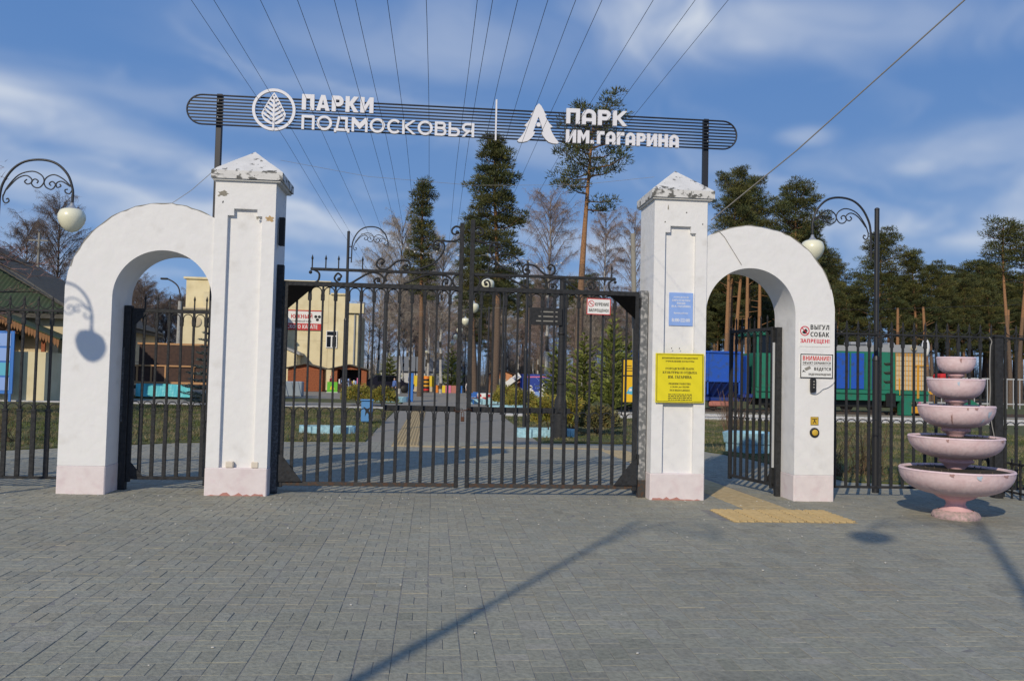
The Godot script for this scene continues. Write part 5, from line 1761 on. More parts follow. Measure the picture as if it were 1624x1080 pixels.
	shrub("golden thuja shrub behind the small pale blue flower bed", Vector3(4.1, 0, -27.8), 1.0, 0.8, 3600, yl, 4, "shrub", "golden shrubs")
	shrub("golden thuja shrub left of the thick grey post", Vector3(3.45, 0.02, -13.6), 1.08, 0.62, 3800, yl, 5, "shrub", "golden shrubs")
	shrub("golden thuja shrub right behind the thick grey post", Vector3(4.0, 0.02, -12.9), 1.0, 0.6, 3800, yl, 6, "shrub", "golden shrubs")
	shrub("browner golden thuja shrub at the right end of the row behind the gate", Vector3(4.62, 0.02, -12.4), 0.85, 0.58, 3600, Color(0.20, 0.15, 0.05), 7, "shrub", "golden shrubs")
	# info stand
	t = thing("info_stand", "black framed stand with two yellow posters behind the right gate leaf", "stand", Vector3(7.70, 0, -22.9))
	for x in [-0.02, 0.60]:
		part("post", plain_box(Vector3(x - 0.02, 0, -0.02), Vector3(x + 0.02, 2.42, 0.02)), M.dark, t)
	part("frame", plain_box(Vector3(0.0, 0.60, -0.03), Vector3(0.58, 2.42, 0.0)), M.dark, t)
	part("poster", plain_box(Vector3(0.03, 1.74, 0.001), Vector3(0.55, 2.36, 0.012), 0.0), M.stand_yellow, t)
	part("poster", plain_box(Vector3(0.03, 0.64, 0.001), Vector3(0.55, 1.68, 0.012), 0.0), M.stand_yellow, t)
	flat_mark(t, [[-0.8, -0.6], [0.3, -0.8], [0.8, 0.0], [0.6, 0.8], [-0.2, 0.5]], 0.33, 1.12, 0.22, 0.012, M.cyan, "print")
	flat_mark(t, [[-0.5, -0.5], [0.5, -0.4], [0.4, 0.5], [-0.3, 0.4]], 0.33, 1.14, 0.12, 0.0142, M.white, "print")
	for k in 3:
		part("print", plain_box(Vector3(0.12, 1.90 + k * 0.1, 0.0125), Vector3(0.46 - 0.05 * k, 1.93 + k * 0.1, 0.0145), 0.0), M.ink, t)
	# benches in blue and white
	for q in [[2.05, -35.0, "blue and white bench right of the far path, nearer one"], [2.3, -38.4, "blue bench right of the far path, farther one"]]:
		t = thing("bench", q[2], "bench", Vector3(q[0], 0, q[1]), -PI * 0.42)
		t.scale = Vector3.ONE * 0.66
		for k in 3:
			part("slat", plain_box(Vector3(-0.7, 0.43, -0.2 + k * 0.14), Vector3(0.7, 0.46, -0.08 + k * 0.14)), M.sky_blue if k % 2 == 0 else M.white, t)
		for k in 2:
			part("slat", plain_box(Vector3(-0.7, 0.6 + k * 0.16, -0.27), Vector3(0.7, 0.72 + k * 0.16, -0.24)), M.sky_blue, t)
		for x in [-0.6, 0.6]:
			part("leg", plain_box(Vector3(x - 0.03, 0, -0.05), Vector3(x + 0.03, 0.43, 0.02)), M.sky_blue, t)
	# white and red chequered flower tubs
	for k in 2:
		t = thing("flower_tub", ["red and white chequered tub, left one of two right of the path", "red and white chequered tub, right one of two right of the path"][k], "tub", Vector3(2.95 + k * 1.25, 0, -36.6 - k))
		s = MB.new()
		s.lathe(PackedVector2Array([Vector2(0.4, 0.0), Vector2(0.5, 0.55), Vector2(0.42, 0.56), Vector2(0.38, 0.46), Vector2(0.0, 0.48)]), 12)
		part("tub", s.done(), M.white, t)
		for i in 12:
			for j in 3:
				if (i + j) % 2 == 0:
					var a := TAU * (i + 0.5) / 12.0
					part("painted_square", plain_box(Vector3(-0.09, 0.06 + j * 0.16, 0.385 + j * 0.03), Vector3(0.09, 0.20 + j * 0.16, 0.425 + j * 0.03), 0.0), M.banner_red, t, Vector3(), Basis(Vector3.UP, a))


# ------------------------------------------------------------------ buildings and stalls
func window(t: Node3D, x0: float, y0: float, x1: float, y1: float, z: float, fm: Material) -> void:
	var w := part("window", plain_box(Vector3(x0, y0, z - 0.10), Vector3(x1, y1, z + 0.02), 0.0), M.glass, t)
	var s := MB.new()
	var b := 0.07
	s.box(Vector3(x0 - b, y0 - b, z + 0.002), Vector3(x1 + b, y0, z + 0.06))
	s.box(Vector3(x0 - b, y1, z + 0.002), Vector3(x1 + b, y1 + b, z + 0.06))
	s.box(Vector3(x0 - b, y0, z + 0.002), Vector3(x0, y1, z + 0.06))
	s.box(Vector3(x1, y0, z + 0.002), Vector3(x1 + b, y1, z + 0.06))
	part("frame", s.done(), fm, w)
	s = MB.new()
	s.box(Vector3(x0, lerpf(y0, y1, 0.68), z + 0.021), Vector3(x1, lerpf(y0, y1, 0.68) + 0.09, z + 0.05))
	s.box(Vector3((x0 + x1) * 0.5 - 0.06, y0, z + 0.021), Vector3((x0 + x1) * 0.5 + 0.06, lerpf(y0, y1, 0.68), z + 0.05))
	part("mullion", s.done(), fm, w)

func make_buildings() -> void:
	# ---- house with green corrugated hip roof, left
	var t := thing("park_house", "beige house with green corrugated hip roof and carved porch behind the left fence", "house", Vector3(-17.0, 0, -29.6), deg_to_rad(7.8))
	part("wall", plain_box(Vector3(-18, -0.1, -22.5), Vector3(0, 4.0, 0), 0.0), M.beige, t)
	part("base_course", plain_box(Vector3(-18, -0.1, -22.55), Vector3(0.05, 0.35, 0.05), 0.0), M.concrete, t)
	var e := 0.55
	var A := Vector3(-18, 3.95, e)
	var B := Vector3(e, 3.95, e)
	var C := Vector3(e, 3.95, -22.5 - e)
	var R := Vector3(-12.3, 11.0, -11.3)
	var L := Vector3(-18, 11.0, -11.3)
	var hip := MB.new()
	hip.flat(B, C, R, Vector3(1, 1, 0))
	hip.flat(B - Vector3(0, 0.08, 0), C - Vector3(0, 0.08, 0), R - Vector3(0, 0.08, 0), Vector3(-1, -1, 0))
	hip.quad(C, R, L, Vector3(-18, 3.95, -22.5 - e), Vector3(0, 1, -1))
	part("hip_slope", hip.done(), M.grey_roof, t)
	# corrugated sheets of the front slope and the hip: ridges that run up the slope
	for k in 9:
		var s := MB.new()
		for i in 10:
			var x := -18.0 + (k * 10 + i) * 0.205
			if x > e - 0.05:
				break
			var top := 1.0 if x < R.x else clampf((e - x) / (e - R.x), 0.0, 1.0)
			var p := Vector3(x, A.y, A.z)
			var q := Vector3(x, lerpf(A.y, R.y, top), lerpf(A.z, R.z, top))
			var up := Vector3(0, 0.9, 0.43)
			var wv := Vector3(0.1025, 0, 0)
			s.quad(p - wv, p, q, q - wv, Vector3(-0.7, 1, 0.4)) if false else s.quad(p - wv, p + up * 0.03, q + up * 0.03, q - wv, Vector3(-0.4, 1, 0.4))
			s.quad(p + up * 0.03, p + wv, q + wv, q + up * 0.03, Vector3(0.4, 1, 0.4))
		part("roof_sheet", s.done(), M.green_roof, t)
	var hs := MB.new()
	for i in 96:
		var z := e - 0.12 - i * 0.24
		if z < -22.5 - e:
			break
		var top := clampf((e - z) / (e + 6.9), 0.0, 1.0) if z > -6.9 else clampf((z + 22.5 + e) / (6.9 + e), 0.0, 1.0)
		var p := Vector3(e, 3.955, z)
		var q := p.lerp(Vector3(R.x, R.y, z), top)
		q = Vector3(lerpf(e, R.x, top), lerpf(3.955, R.y, top), z)
		hs.tube(PackedVector3Array([p, q]), 0.05, -1, 5, false)
	part("roof_ribs", hs.done(), M.grey_roof, t)
	part("ridge_cap", (func(): var s := MB.new(); s.tube(PackedVector3Array([L + Vector3(0, 0.03, 0), R + Vector3(0, 0.03, 0)]), 0.10, -1, 8); s.tube(PackedVector3Array([R + Vector3(0, 0.03, 0), B + Vector3(0, 0.03, 0)]), 0.09, -1, 8); return s.done()).call(), M.grey_roof, t)
	part("eave_board", plain_box(Vector3(-18, 3.72, 0.35), Vector3(0.4, 3.93, 0.5), 0.0), M.grey_roof, t)
	part("eave_board", plain_box(Vector3(0.35, 3.72, -22.9), Vector3(0.5, 3.93, 0.34), 0.0), M.grey_roof, t)
	# shaded upper wall fittings along the side
	part("wall_box", plain_box(Vector3(0, 2.3, -10.5), Vector3(0.35, 2.9, -9.7), 0.02), M.dark, t)
	part("recess", plain_box(Vector3(-0.3, 2.2, -15.5), Vector3(0.03, 2.95, -11.0), 0.01), M.tan, t)
	part("cable_line", plain_box(Vector3(0.0, 1.9, -22.0), Vector3(0.02, 1.94, 0), 0.0), M.timber_grey, t)
	# porch with gable
	var px := -1.95
	part("porch_wall", plain_box(Vector3(px - 2.2, -0.1, 0.02), Vector3(px + 1.9, 2.15, 2.6), 0.0), M.cream, t)
	part("porch_back", plain_box(Vector3(px - 2.0, 2.16, 0.03), Vector3(px + 1.7, 3.1, 1.5), 0.0), M.tan, t)
	for x in [px - 2.1, px + 1.75]:
		part("porch_post", plain_box(Vector3(x - 0.08, 2.16, 2.35), Vector3(x + 0.08, 2.95, 2.5), 0.01), M.wood, t)
	var g := MB.new()
	for sg in [-1.0, 1.0]:
		var a := Vector3(px, 3.80, 3.0)
		var b := Vector3(px + sg * 2.55, 2.75, 3.0)
		var a2 := Vector3(px, 3.80, 0.2)
		var b2 := Vector3(px + sg * 2.55, 2.75, 0.2)
		g.quad(a, b, b2, a2, Vector3(sg, 1, 0))
		g.quad(a - Vector3(0, 0.07, 0), b - Vector3(0, 0.07, 0), b2 - Vector3(0, 0.07, 0), a2 - Vector3(0, 0.07, 0), Vector3(-sg, -1, 0))
		g.quad(a, b, b - Vector3(0, 0.07, 0), a - Vector3(0, 0.07, 0), Vector3.BACK)
	part("porch_roof", g.done(), M.green_roof, t)
	var gab := MB.new()
	gab.prism(PackedVector2Array([Vector2(px - 2.0, 2.93), Vector2(px + 2.0, 2.93), Vector2(px, 3.72)]), 2.3, 2.42)
	part("gable_board", gab.done(), M.porch_wood, t)
	# carved bargeboard: a row of pendants along both slopes
	for sg in [-1.0, 1.0]:
		var bb := MB.new()
		for k in 22:
			var u := (k + 0.5) / 22.0
			var x: float = px + sg * 2.5 * u
			var y := 3.72 - 1.03 * u
			bb.prism(PackedVector2Array([Vector2(x - 0.055, y), Vector2(x + 0.055, y), Vector2(x + 0.05, y - 0.22), Vector2(x, y - 0.33 - 0.05 * (k % 2)), Vector2(x - 0.05, y - 0.22)]), 2.92, 2.96)
		part("carved_bargeboard", bb.done(), M.porch_wood, t)
	part("porch_lamp", (func(): var s := MB.new(); s.ball(Vector3(px + 0.6, 2.75, 1.58), Vector3.ONE * 0.1, 8, 6); return s.done()).call(), M.dark, t)
	# blue board in front of the house
	t = thing("blue_board", "tall light blue panel board in front of the house at the left edge", "board", Vector3(-19.25, 0, -26.4), 0.0)
	part("panel", plain_box(Vector3(-1.6, 0.35, 0), Vector3(1.55, 3.0, 0.06)), M.sky_blue, t)
	for k in 4:
		for j in 3:
			part("sheet", plain_box(Vector3(-1.5 + j * 1.0, 0.5 + k * 0.62, 0.062), Vector3(-0.58 + j * 1.0, 1.04 + k * 0.62, 0.075), 0.0), M.blue_sign if (k + j) % 3 else M.cyan, t)
	for x in [-1.5, 1.45]:
		part("leg", plain_box(Vector3(x - 0.05, 0, 0), Vector3(x + 0.05, 0.35, 0.06)), M.sky_blue, t)
	# ---- stage behind the left archway
	t = thing("outdoor_stage", "dark brown boarded stage with pale timber railing behind the left archway", "stage", Vector3(-12.9, 0, -34.3))
	t.scale = Vector3.ONE * 0.885
	part("back_wall", plain_box(Vector3(-3.6, 0.6, -3.0), Vector3(4.6, 3.2, -2.85)), M.wood_dark, t)
	part("top_beam", plain_box(Vector3(-3.7, 3.21, -3.05), Vector3(4.7, 3.32, -2.8)), M.wood_pale, t)
	part("deck", plain_box(Vector3(-3.6, 0.55, -2.84), Vector3(4.6, 0.72, 0)), M.wood_dark, t)
	part("deck_beam", plain_box(Vector3(-3.6, 0.85, 0.002), Vector3(4.6, 0.98, 0.09)), M.wood_pale, t)
	part("hand_rail", plain_box(Vector3(-3.6, 1.86, 0.002), Vector3(4.6, 1.95, 0.09)), M.wood_pale, t)
	part("front_boarding", plain_box(Vector3(-3.6, 0.99, -0.06), Vector3(4.6, 1.85, -0.01)), M.wood_dark, t)
	for k in 11:
		part("rail_post", plain_box(Vector3(-3.55 + k * 0.8, 0.98, 0.003), Vector3(-3.46 + k * 0.8, 1.86, 0.085)), M.wood_pale, t)
	part("joint_strip", plain_box(Vector3(0.85, 0.7, -2.848), Vector3(0.9, 3.2, -2.82)), M.dark, t)
	t = thing("tarpaulin", "turquoise tarpaulin hung along the foot of the brown stage", "tarpaulin", Vector3(-12.9, 0, -34.05))
	t.scale = Vector3.ONE * 0.885
	var tp := MB.new()
	for i in 24:
		for j in 4:
			var f := func(a: int, b: int) -> Vector3:
				var u := a / 24.0
				var w := b / 4.0
				return Vector3(-2.6 + u * 3.2, lerpf(0.12 - 0.02 * sin(u * 9.0), 0.86 - 0.10 * maxf(u - 0.5, 0.0), w), 0.10 + 0.05 * sin(u * 21.0 + w * 2.0) + 0.1 * (1.0 - w))
			tp.quad(f.call(i, j), f.call(i + 1, j), f.call(i + 1, j + 1), f.call(i, j + 1), Vector3.BACK)
	part("sheet", tp.done(), mat(Color(0.36, 0.76, 0.80), 0.5), t)
	# ---- yellow sports building
	t = thing("sports_building", "pale yellow stepped building with red and white club banner behind the left gate leaf", "building", Vector3(-12.0, 0, -61))
	part("wall", plain_box(Vector3(-8.6, -0.1, -0.9), Vector3(3.05, 8.95, 0), 0.0), M.cream, t)
	part("main_block", plain_box(Vector3(-8.5, -0.1, -9), Vector3(3.0, 6.4, -0.901), 0.0), M.cream, t)
	part("lower_wing", plain_box(Vector3(3.06, -0.1, -0.9), Vector3(4.55, 8.0, -0.02), 0.0), M.cream, t)
	part("end_wing", plain_box(Vector3(4.56, -0.1, -7), Vector3(5.55, 6.45, -0.04), 0.0), M.cream, t)
	part("coping", plain_box(Vector3(-8.8, 8.951, -1.0), Vector3(3.2, 9.12, 0.15)), M.cream, t)
	part("coping", plain_box(Vector3(3.21, 8.001, -1.0), Vector3(4.7, 8.14, 0.13)), M.cream, t)
	part("parapet", plain_box(Vector3(4.57, 6.5, -0.9), Vector3(6.0, 7.32, 0.2)), M.cream, t)
	window(t, 3.0, 3.6, 3.78, 4.9, 0.02, M.white)
	for y in [2.0, 4.1, 5.6]:
		part("joint", plain_box(Vector3(-8.6, y, 0.0), Vector3(3.04, y + 0.025, 0.012), 0.0), M.tan, t)
	part("drain_pipe", plain_box(Vector3(5.2, 0.0, 0.0), Vector3(5.32, 6.4, 0.12), 0.03), M.galv, t)
	# stair hood
	var hd := MB.new()
	hd.prism(PackedVector2Array([Vector2(-2.2, 0), Vector2(-2.2, 4.2), Vector2(0.9, 2.9), Vector2(0.9, 0)]), 0.02, 2.2)
	part("stair_hood", hd.done(), M.cream, t)
	hd = MB.new()
	hd.prism(PackedVector2Array([Vector2(-2.2, 4.22), Vector2(-2.2, 4.40), Vector2(1.15, 3.0), Vector2(1.15, 2.82)]), 0.0, 2.35)
	part("hood_roof", hd.done(), M.loco_grey, t)
	var bn := thing("club_banner", "red and white sports club banner on the yellow building", "banner", Vector3(-11.2, 5.8, -60.94))
	board(bn, 3.6, 1.68, M.white, 0.03)
	part("stripe", plain_box(Vector3(-1.8, -0.84, 0.031), Vector3(1.8, -0.28, 0.04), 0.0), M.banner_red, bn)
	part("stripe", plain_box(Vector3(-1.8, 0.74, 0.031), Vector3(1.8, 0.84, 0.04), 0.0), M.banner_red, bn)
	text(bn, "ЮЖНЫЙ", 0.08, 0.36, 0.032, 1.75, 0.44, 0.02, M.banner_red, font_bold)
	text(bn, "СПОРТИВНЫЙ КЛУБ", 0.02, -0.08, 0.032, 1.75, 0.19, 0.02, M.ink, font_plain)
	text(bn, "СКОГО КАРАТЕ", 0.15, -0.55, 0.041, 2.5, 0.32, 0.02, M.white, font_bold)
	var cr := MB.new()
	for k in 3:
		cr.ball(Vector3(1.38 + 0.17 * cos(TAU * k / 3.0 + 0.5), 0.22 + 0.17 * sin(TAU * k / 3.0 + 0.5), 0.035), Vector3(0.13, 0.13, 0.012), 8, 6)
	part("club_mark", cr.done(), M.ink, bn)
	# yellow annex seen through the left archway
	t = thing("yellow_annex", "pale yellow annex with round vent seen behind the stage and concrete street light", "building", Vector3(-17.6, 0, -57))
	part("wall", plain_box(Vector3(-2.1, -0.1, -3.5), Vector3(4.0, 6.2, 0), 0.0), M.cream, t)
	part("upper_wall", plain_box(Vector3(-0.6, 6.2, -3.5), Vector3(4.0, 7.6, -0.3), 0.0), M.cream, t)
	part("coping", plain_box(Vector3(-2.2, 6.2, -0.28), Vector3(4.1, 6.32, 0.1), 0.0), M.tan, t)
	part("vent", (func(): var s := MB.new(); s.lathe(PackedVector2Array([Vector2(0.42, 0), Vector2(0.42, 0.06), Vector2(0.3, 0.08), Vector2(0, 0.08)]), 16); return s.done()).call(), M.tan, t, Vector3(-1.0, 5.2, 0.0), Basis(Vector3.RIGHT, PI * 0.5))
	# ---- wooden kiosks
	for k in 2:
		var x: float = [-11.2, -7.9][k]
		var w: float = [2.65, 2.7][k]
		t = thing("wooden_kiosk", ["closed reddish wooden kiosk in front of the yellow building, left of the pair", "open reddish wooden kiosk with goods in its hatch, right of the pair"][k], "kiosk", Vector3(x, 0, -55.5))
		if k == 0:
			part("wall", plain_box(Vector3(0, 0, -2), Vector3(w, 1.75, 0), 0.0), M.wood, t)
		else:
			part("back_wall", plain_box(Vector3(0, 0, -2), Vector3(w, 1.75, -1.9), 0.0), M.dark, t)
			part("side_wall", plain_box(Vector3(0, 0, -1.89), Vector3(0.45, 1.75, 0), 0.0), M.wood, t)
			part("side_wall", plain_box(Vector3(w - 0.4, 0, -1.89), Vector3(w, 1.75, 0), 0.0), M.wood, t)
			part("counter", plain_box(Vector3(0.46, 0, -0.6), Vector3(w - 0.41, 0.62, -0.02), 0.0), M.wood_dark, t)
			for i in 12:
				part("goods", plain_box(Vector3(0.55 + i * 0.14, 0.622, -0.4), Vector3(0.66 + i * 0.14, 0.622 + rf(0.12, 0.5), -0.2), 0.01), [M.white, M.blue_sign, M.rose, M.sun_yellow][i % 4], t)
		for i in 11:
			if k == 0:
				part("plank", plain_box(Vector3(0.02, 0.03 + i * 0.157, 0.001), Vector3(w - 0.02, 0.175 + i * 0.157, 0.025), 0.006), M.wood, t)
		var gb := MB.new()
		gb.prism(PackedVector2Array([Vector2(0, 1.752), Vector2(w, 1.752), Vector2(w * 0.5, 2.08)]), -1.95, -0.02)
		part("gable", gb.done(), M.wood, t)
		var rfm := MB.new()
		for sg in [-1.0, 1.0]:
			rfm.prism(PackedVector2Array([Vector2(w * 0.5, 2.10), Vector2(w * 0.5 + sg * (w * 0.5 + 0.3), 1.70), Vector2(w * 0.5 + sg * (w * 0.5 + 0.3), 1.77), Vector2(w * 0.5, 2.17)]), -2.2, 0.3)
		part("roof", rfm.done(), M.grey_roof, t)
	# ---- grey sheet-covered stall and green board
	t = thing("covered_stall", "low stall covered with a grey sheet left of the green board", "stall", Vector3(-9.1, 0, -42))
	part("sheet", plain_box(Vector3(-1.4, 0.0, -0.8), Vector3(1.05, 0.92, 0), 0.05), M.tarp_grey, t)
	var fd := MB.new()
	for k in 6:
		fd.tube(PackedVector3Array([Vector3(-1.2 + k * 0.4, 0.88, 0.0), Vector3(-1.1 + k * 0.4 + rf(-0.1, 0.1), 0.02, 0.02)]), 0.03, 0.05, 5)
	part("sheet_fold", fd.done(), M.tarp_grey, t)
	t = thing("green_board", "small bright green standing board between the two wooden kiosks", "board", Vector3(-7.5, 0, -53))
	part("panel", plain_box(Vector3(-0.38, 0.04, 0), Vector3(0.38, 0.8, 0.05)), M.lime, t)
	flat_mark(t, [[-0.6, -0.6], [0.6, -0.6], [0.4, 0.0], [0, 0.5], [-0.4, 0.0]], 0, 0.42, 0.3, 0.05, M.sun_yellow, "print")
	part("frame", plain_box(Vector3(-0.42, 0.0, -0.02), Vector3(0.42, 0.039, 0.06)), M.white, t)
	# ---- grey hall at the end of the path
	t = thing("grey_hall", "long low grey building with sheet metal roof at the end of the park path", "building", Vector3(-1.0, 0, -92))
	t.scale = Vector3.ONE * 1.22
	part("wall", plain_box(Vector3(-4.4, 0, -6), Vector3(3.6, 1.45, 0), 0.0), M.pale_grey, t)
	var hr := MB.new()
	hr.prism(PackedVector2Array([Vector2(-4.8, 1.46), Vector2(4.0, 1.46), Vector2(3.4, 2.55), Vector2(1.0, 2.9), Vector2(-4.2, 2.9)]), -6.2, 0.3)
	part("roof", hr.done(), mat(Color(0.46, 0.49, 0.54), 0.6), t)
	window(t, 1.6, 0.6, 2.3, 1.1, 0.02, M.white)
	# striped totem trunk, coloured panels
	t = thing("painted_panel_wall", "yellow patterned panel wall standing behind the striped trunk", "panel", Vector3(-0.85, 0, -63))
	part("upper_panel", plain_box(Vector3(-0.95, 0.45, 0), Vector3(0.95, 1.38, 0.08), 0.0), M.sun_yellow, t)
	part("lower_panel", plain_box(Vector3(-0.95, 0, 0), Vector3(0.95, 0.449, 0.06), 0.0), M.tan, t)
	for k in 6:
		part("panel_seam", plain_box(Vector3(-0.8 + k * 0.3, 0.46, 0.081), Vector3(-0.78 + k * 0.3, 1.37, 0.09), 0.0), M.gold, t)
	t = thing("striped_trunk", "tree stump painted in black, yellow and red bands like a bee", "stump", Vector3(-0.6, 0, -60))
	for k in 7:
		var s := MB.new()
		s.lathe(PackedVector2Array([Vector2(0.25, 0.16 * k), Vector2(0.25, 0.16 * k + 0.158)]), 10)
		part("band", s.done(), [M.wood_dark, M.red, M.dark, M.amber, M.dark, M.amber, M.dark][k], t)
	part("top_band", (func(): var s := MB.new(); s.lathe(PackedVector2Array([Vector2(0.25, 1.12), Vector2(0.25, 1.35), Vector2(0, 1.37)]), 10); return s.done()).call(), M.orange, t)
	tag(part("blue_totem", plain_box(Vector3(-0.13, 0, -0.5), Vector3(0.13, 1.6, 0.5), 0.01), M.sky_blue, self, Vector3(-1.26, 0, -37)), "narrow tall blue panel left of the far park path", "panel")
	for k in 5:
		tag(part("painted_board", plain_box(Vector3(-0.22, 0, 0), Vector3(0.22, 0.62, 0.05), 0.0), [M.orange, M.sun_yellow, M.rose, M.salmon, M.sky_blue][k], self, Vector3(0.3 + k * 0.47, 0, -60)), ["orange painted low board behind the far lawn", "yellow painted low board beside the orange one", "pink painted low board in the far row", "salmon painted low board in the far row", "blue painted low board at the right end of the far row"][k], "board")
	# ---- wooden house and boards right of the path
	t = thing("timber_hut", "pale orange timber hut with brown roof right of the far path", "hut", Vector3(5.55, 0, -58))
	part("wall", plain_box(Vector3(-0.85, 0, -3), Vector3(0.85, 1.65, 0), 0.0), mat(Color(0.80, 0.55, 0.38), 0.8), t)
	var hg := MB.new()
	hg.prism(PackedVector2Array([Vector2(-0.85, 1.651), Vector2(0.85, 1.651), Vector2(0, 1.98)]), -3.0, -0.01)
	part("gable", hg.done(), mat(Color(0.80, 0.55, 0.38), 0.8), t)
	part("door", plain_box(Vector3(-0.3, 0, 0.001), Vector3(0.35, 1.3, 0.03), 0.0), M.tan, t)
	hg = MB.new()
	for sg in [-1.0, 1.0]:
		hg.prism(PackedVector2Array([Vector2(0, 2.0), Vector2(sg * 1.05, 1.62), Vector2(sg * 1.05, 1.68), Vector2(0, 2.07)]), -3.2, 0.2)
	part("roof", hg.done(), M.wood_dark, t)
	t = thing("long_hut", "long brown roofed hut right behind the photo board", "hut", Vector3(8.2, 0, -59.5))
	part("wall", plain_box(Vector3(-1.6, 0, -3), Vector3(1.6, 1.3, 0), 0.0), M.wood, t)
	hg = MB.new()
	hg.prism(PackedVector2Array([Vector2(-1.8, 1.301), Vector2(1.8, 1.301), Vector2(1.5, 1.75), Vector2(-1.5, 1.75)]), -3.2, 0.3)
	part("roof", hg.done(), M.wood_dark, t)
	# blue space photo board with two plain suited figures
	t = thing("photo_board", "large blue photo board printed with stars, planets and two white space suits", "board", Vector3(6.55, 0, -43))
	board(t, 2.04, 1.62, M.night_blue, 0.05, "panel")
	t.get_child(0).position = Vector3(0, 0.9, 0)
	for x in [-0.9, 0.9]:
		part("leg", plain_box(Vector3(x - 0.04, 0, -0.04), Vector3(x + 0.04, 0.12, 0.04)), M.dark, t)
	var zz := 0.051
	for k in 26:
		var sc := rf(0.02, 0.06)
		flat_mark(t, [[0, 1], [0.25, 0.25], [1, 0], [0.25, -0.25], [0, -1], [-0.25, -0.25], [-1, 0], [-0.25, 0.25]], rf(-0.95, 0.95), rf(0.25, 1.65), sc, zz + 0.0005 * (k % 3), M.blue_sign, "printed_star")
	flat_mark(t, [[-1.5, 0.12], [1.5, 0.2], [1.5, 0.05], [-1.5, -0.05]], 0.1, 1.5, 0.5, zz + 0.002, M.rose, "printed_title")
	for q in [[-0.35, 0.55, 0.42], [0.55, 0.62, 0.5]]:
		var hm := MB.new()
		var pts := PackedVector2Array()
		for k in 12:
			pts.append(Vector2(q[0] + cos(TAU * k / 12.0) * q[2] * 0.30, q[1] + q[2] * 0.75 + sin(TAU * k / 12.0) * q[2] * 0.32))
		hm.prism(pts, zz, zz + 0.006)
		part("printed_helmet", hm.done(), M.white, t)
		flat_mark(t, [[-0.22, 0.62], [0.2, 0.62], [0.2, 0.88], [-0.22, 0.88]], q[0], q[1], q[2], zz + 0.0065, M.ink, "printed_visor")
		flat_mark(t, [[-0.35, 0.42], [0.35, 0.42], [0.75, -0.1], [0.6, -0.25], [0.35, 0.05], [0.35, -0.8], [0.05, -0.8], [0.0, -0.3], [-0.08, -0.8], [-0.38, -0.8], [-0.35, 0.05], [-0.62, -0.2], [-0.72, -0.05]], q[0], q[1], q[2], zz + 0.0075, M.white, "printed_suit")
	for q in [[-0.75, 0.45, 0.22], [0.05, 0.35, 0.25]]:
		var pm := MB.new()
		var pts := PackedVector2Array()
		for k in 16:
			pts.append(Vector2(q[0] + cos(TAU * k / 16.0) * q[2], q[1] + sin(TAU * k / 16.0) * q[2]))
		pm.prism(pts, zz, zz + 0.004)
		part("printed_planet", pm.done(), M.blue_sign, t)
	# tilted white frame with letters, held by the man in black
	t = thing("tilted_sign", "white lettered board held slanting by the man in black", "board", Vector3(4.66, 1.2, -40.6))
	t.rotation.z = deg_to_rad(37.0)
	board(t, 1.5, 0.32, M.white, 0.03)
	for q in [["Я", -0.58], ["Г", -0.34], ["У", 0.34], ["К", 0.58]]:
		text(t, q[0], q[1], 0, 0.031, 0.17, 0.22, 0.01, M.deep_blue, font_bold)
	# playground things behind the right fence
	t = thing("climbing_tower", "red and yellow climbing frame behind the pink tiered planter", "play equipment", Vector3(30.4, 0, -37))
	part("roof", plain_box(Vector3(-0.45, 1.75, -0.5), Vector3(0.45, 2.3, 0.5), 0.12), M.red, t)
	for x in [-0.5, 0.5]:
		part("post", plain_box(Vector3(x - 0.06, 0, -0.06), Vector3(x + 0.06, 1.9, 0.06)), M.amber, t)
	part("slide", (func(): var s := MB.new(); s.bar(Vector3(0.5, 1.2, 0), Vector3(2.4, 0.1, 0), 0.5, 0.08); return s.done()).call(), M.loco_green, t)
	t = thing("play_barrier", "long low yellow barrier with coloured posts on the far playground", "barrier", Vector3(31.5, 0, -45))
	part("rail", plain_box(Vector3(-4, 0.95, -0.06), Vector3(5, 1.15, 0.06)), M.amber, t)
	for k in 8:
		part("post", plain_box(Vector3(-3.9 + k * 1.2, 0, -0.05), Vector3(-3.78 + k * 1.2, 1.6 + 0.7 * (k % 2), 0.05)), [M.sky_blue, M.rose, M.pale_grey, M.lime][k % 4], t)
	t = thing("mesh_fence", "pale grey tube fence round the far playground at the right edge", "fence", Vector3(37, 0, -47))
	for k in 22:
		part("bar", plain_box(Vector3(-2.5 + k * 0.5, 0, -0.02), Vector3(-2.45 + k * 0.5, 2.2, 0.02), 0.0), M.pale_grey, t)
	for y in [0.3, 2.1]:
		part("rail", plain_box(Vector3(-2.6, y, -0.03), Vector3(8.2, y + 0.08, 0.03), 0.0), M.pale_grey, t)
	# parked cars glimpsed far left of the path
	t = thing("parked_car", "dark parked car glimpsed far behind the left flower bed", "car", Vector3(-3.6, 0, -57), 0.2)
	var cb := MB.new()
	cb.prism(PackedVector2Array([Vector2(-1.9, 0.3), Vector2(1.95, 0.3), Vector2(1.98, 0.7), Vector2(1.2, 0.85), Vector2(0.6, 1.35), Vector2(-1.0, 1.38), Vector2(-1.6, 0.9), Vector2(-1.95, 0.8)]), -0.8, 0.8)
	part("body", cb.done(), mat(Color(0.10, 0.09, 0.14), 0.3), t)
	part("window", plain_box(Vector3(-0.95, 0.9, 0.801), Vector3(0.6, 1.28, 0.81), 0.0), M.glass, t)
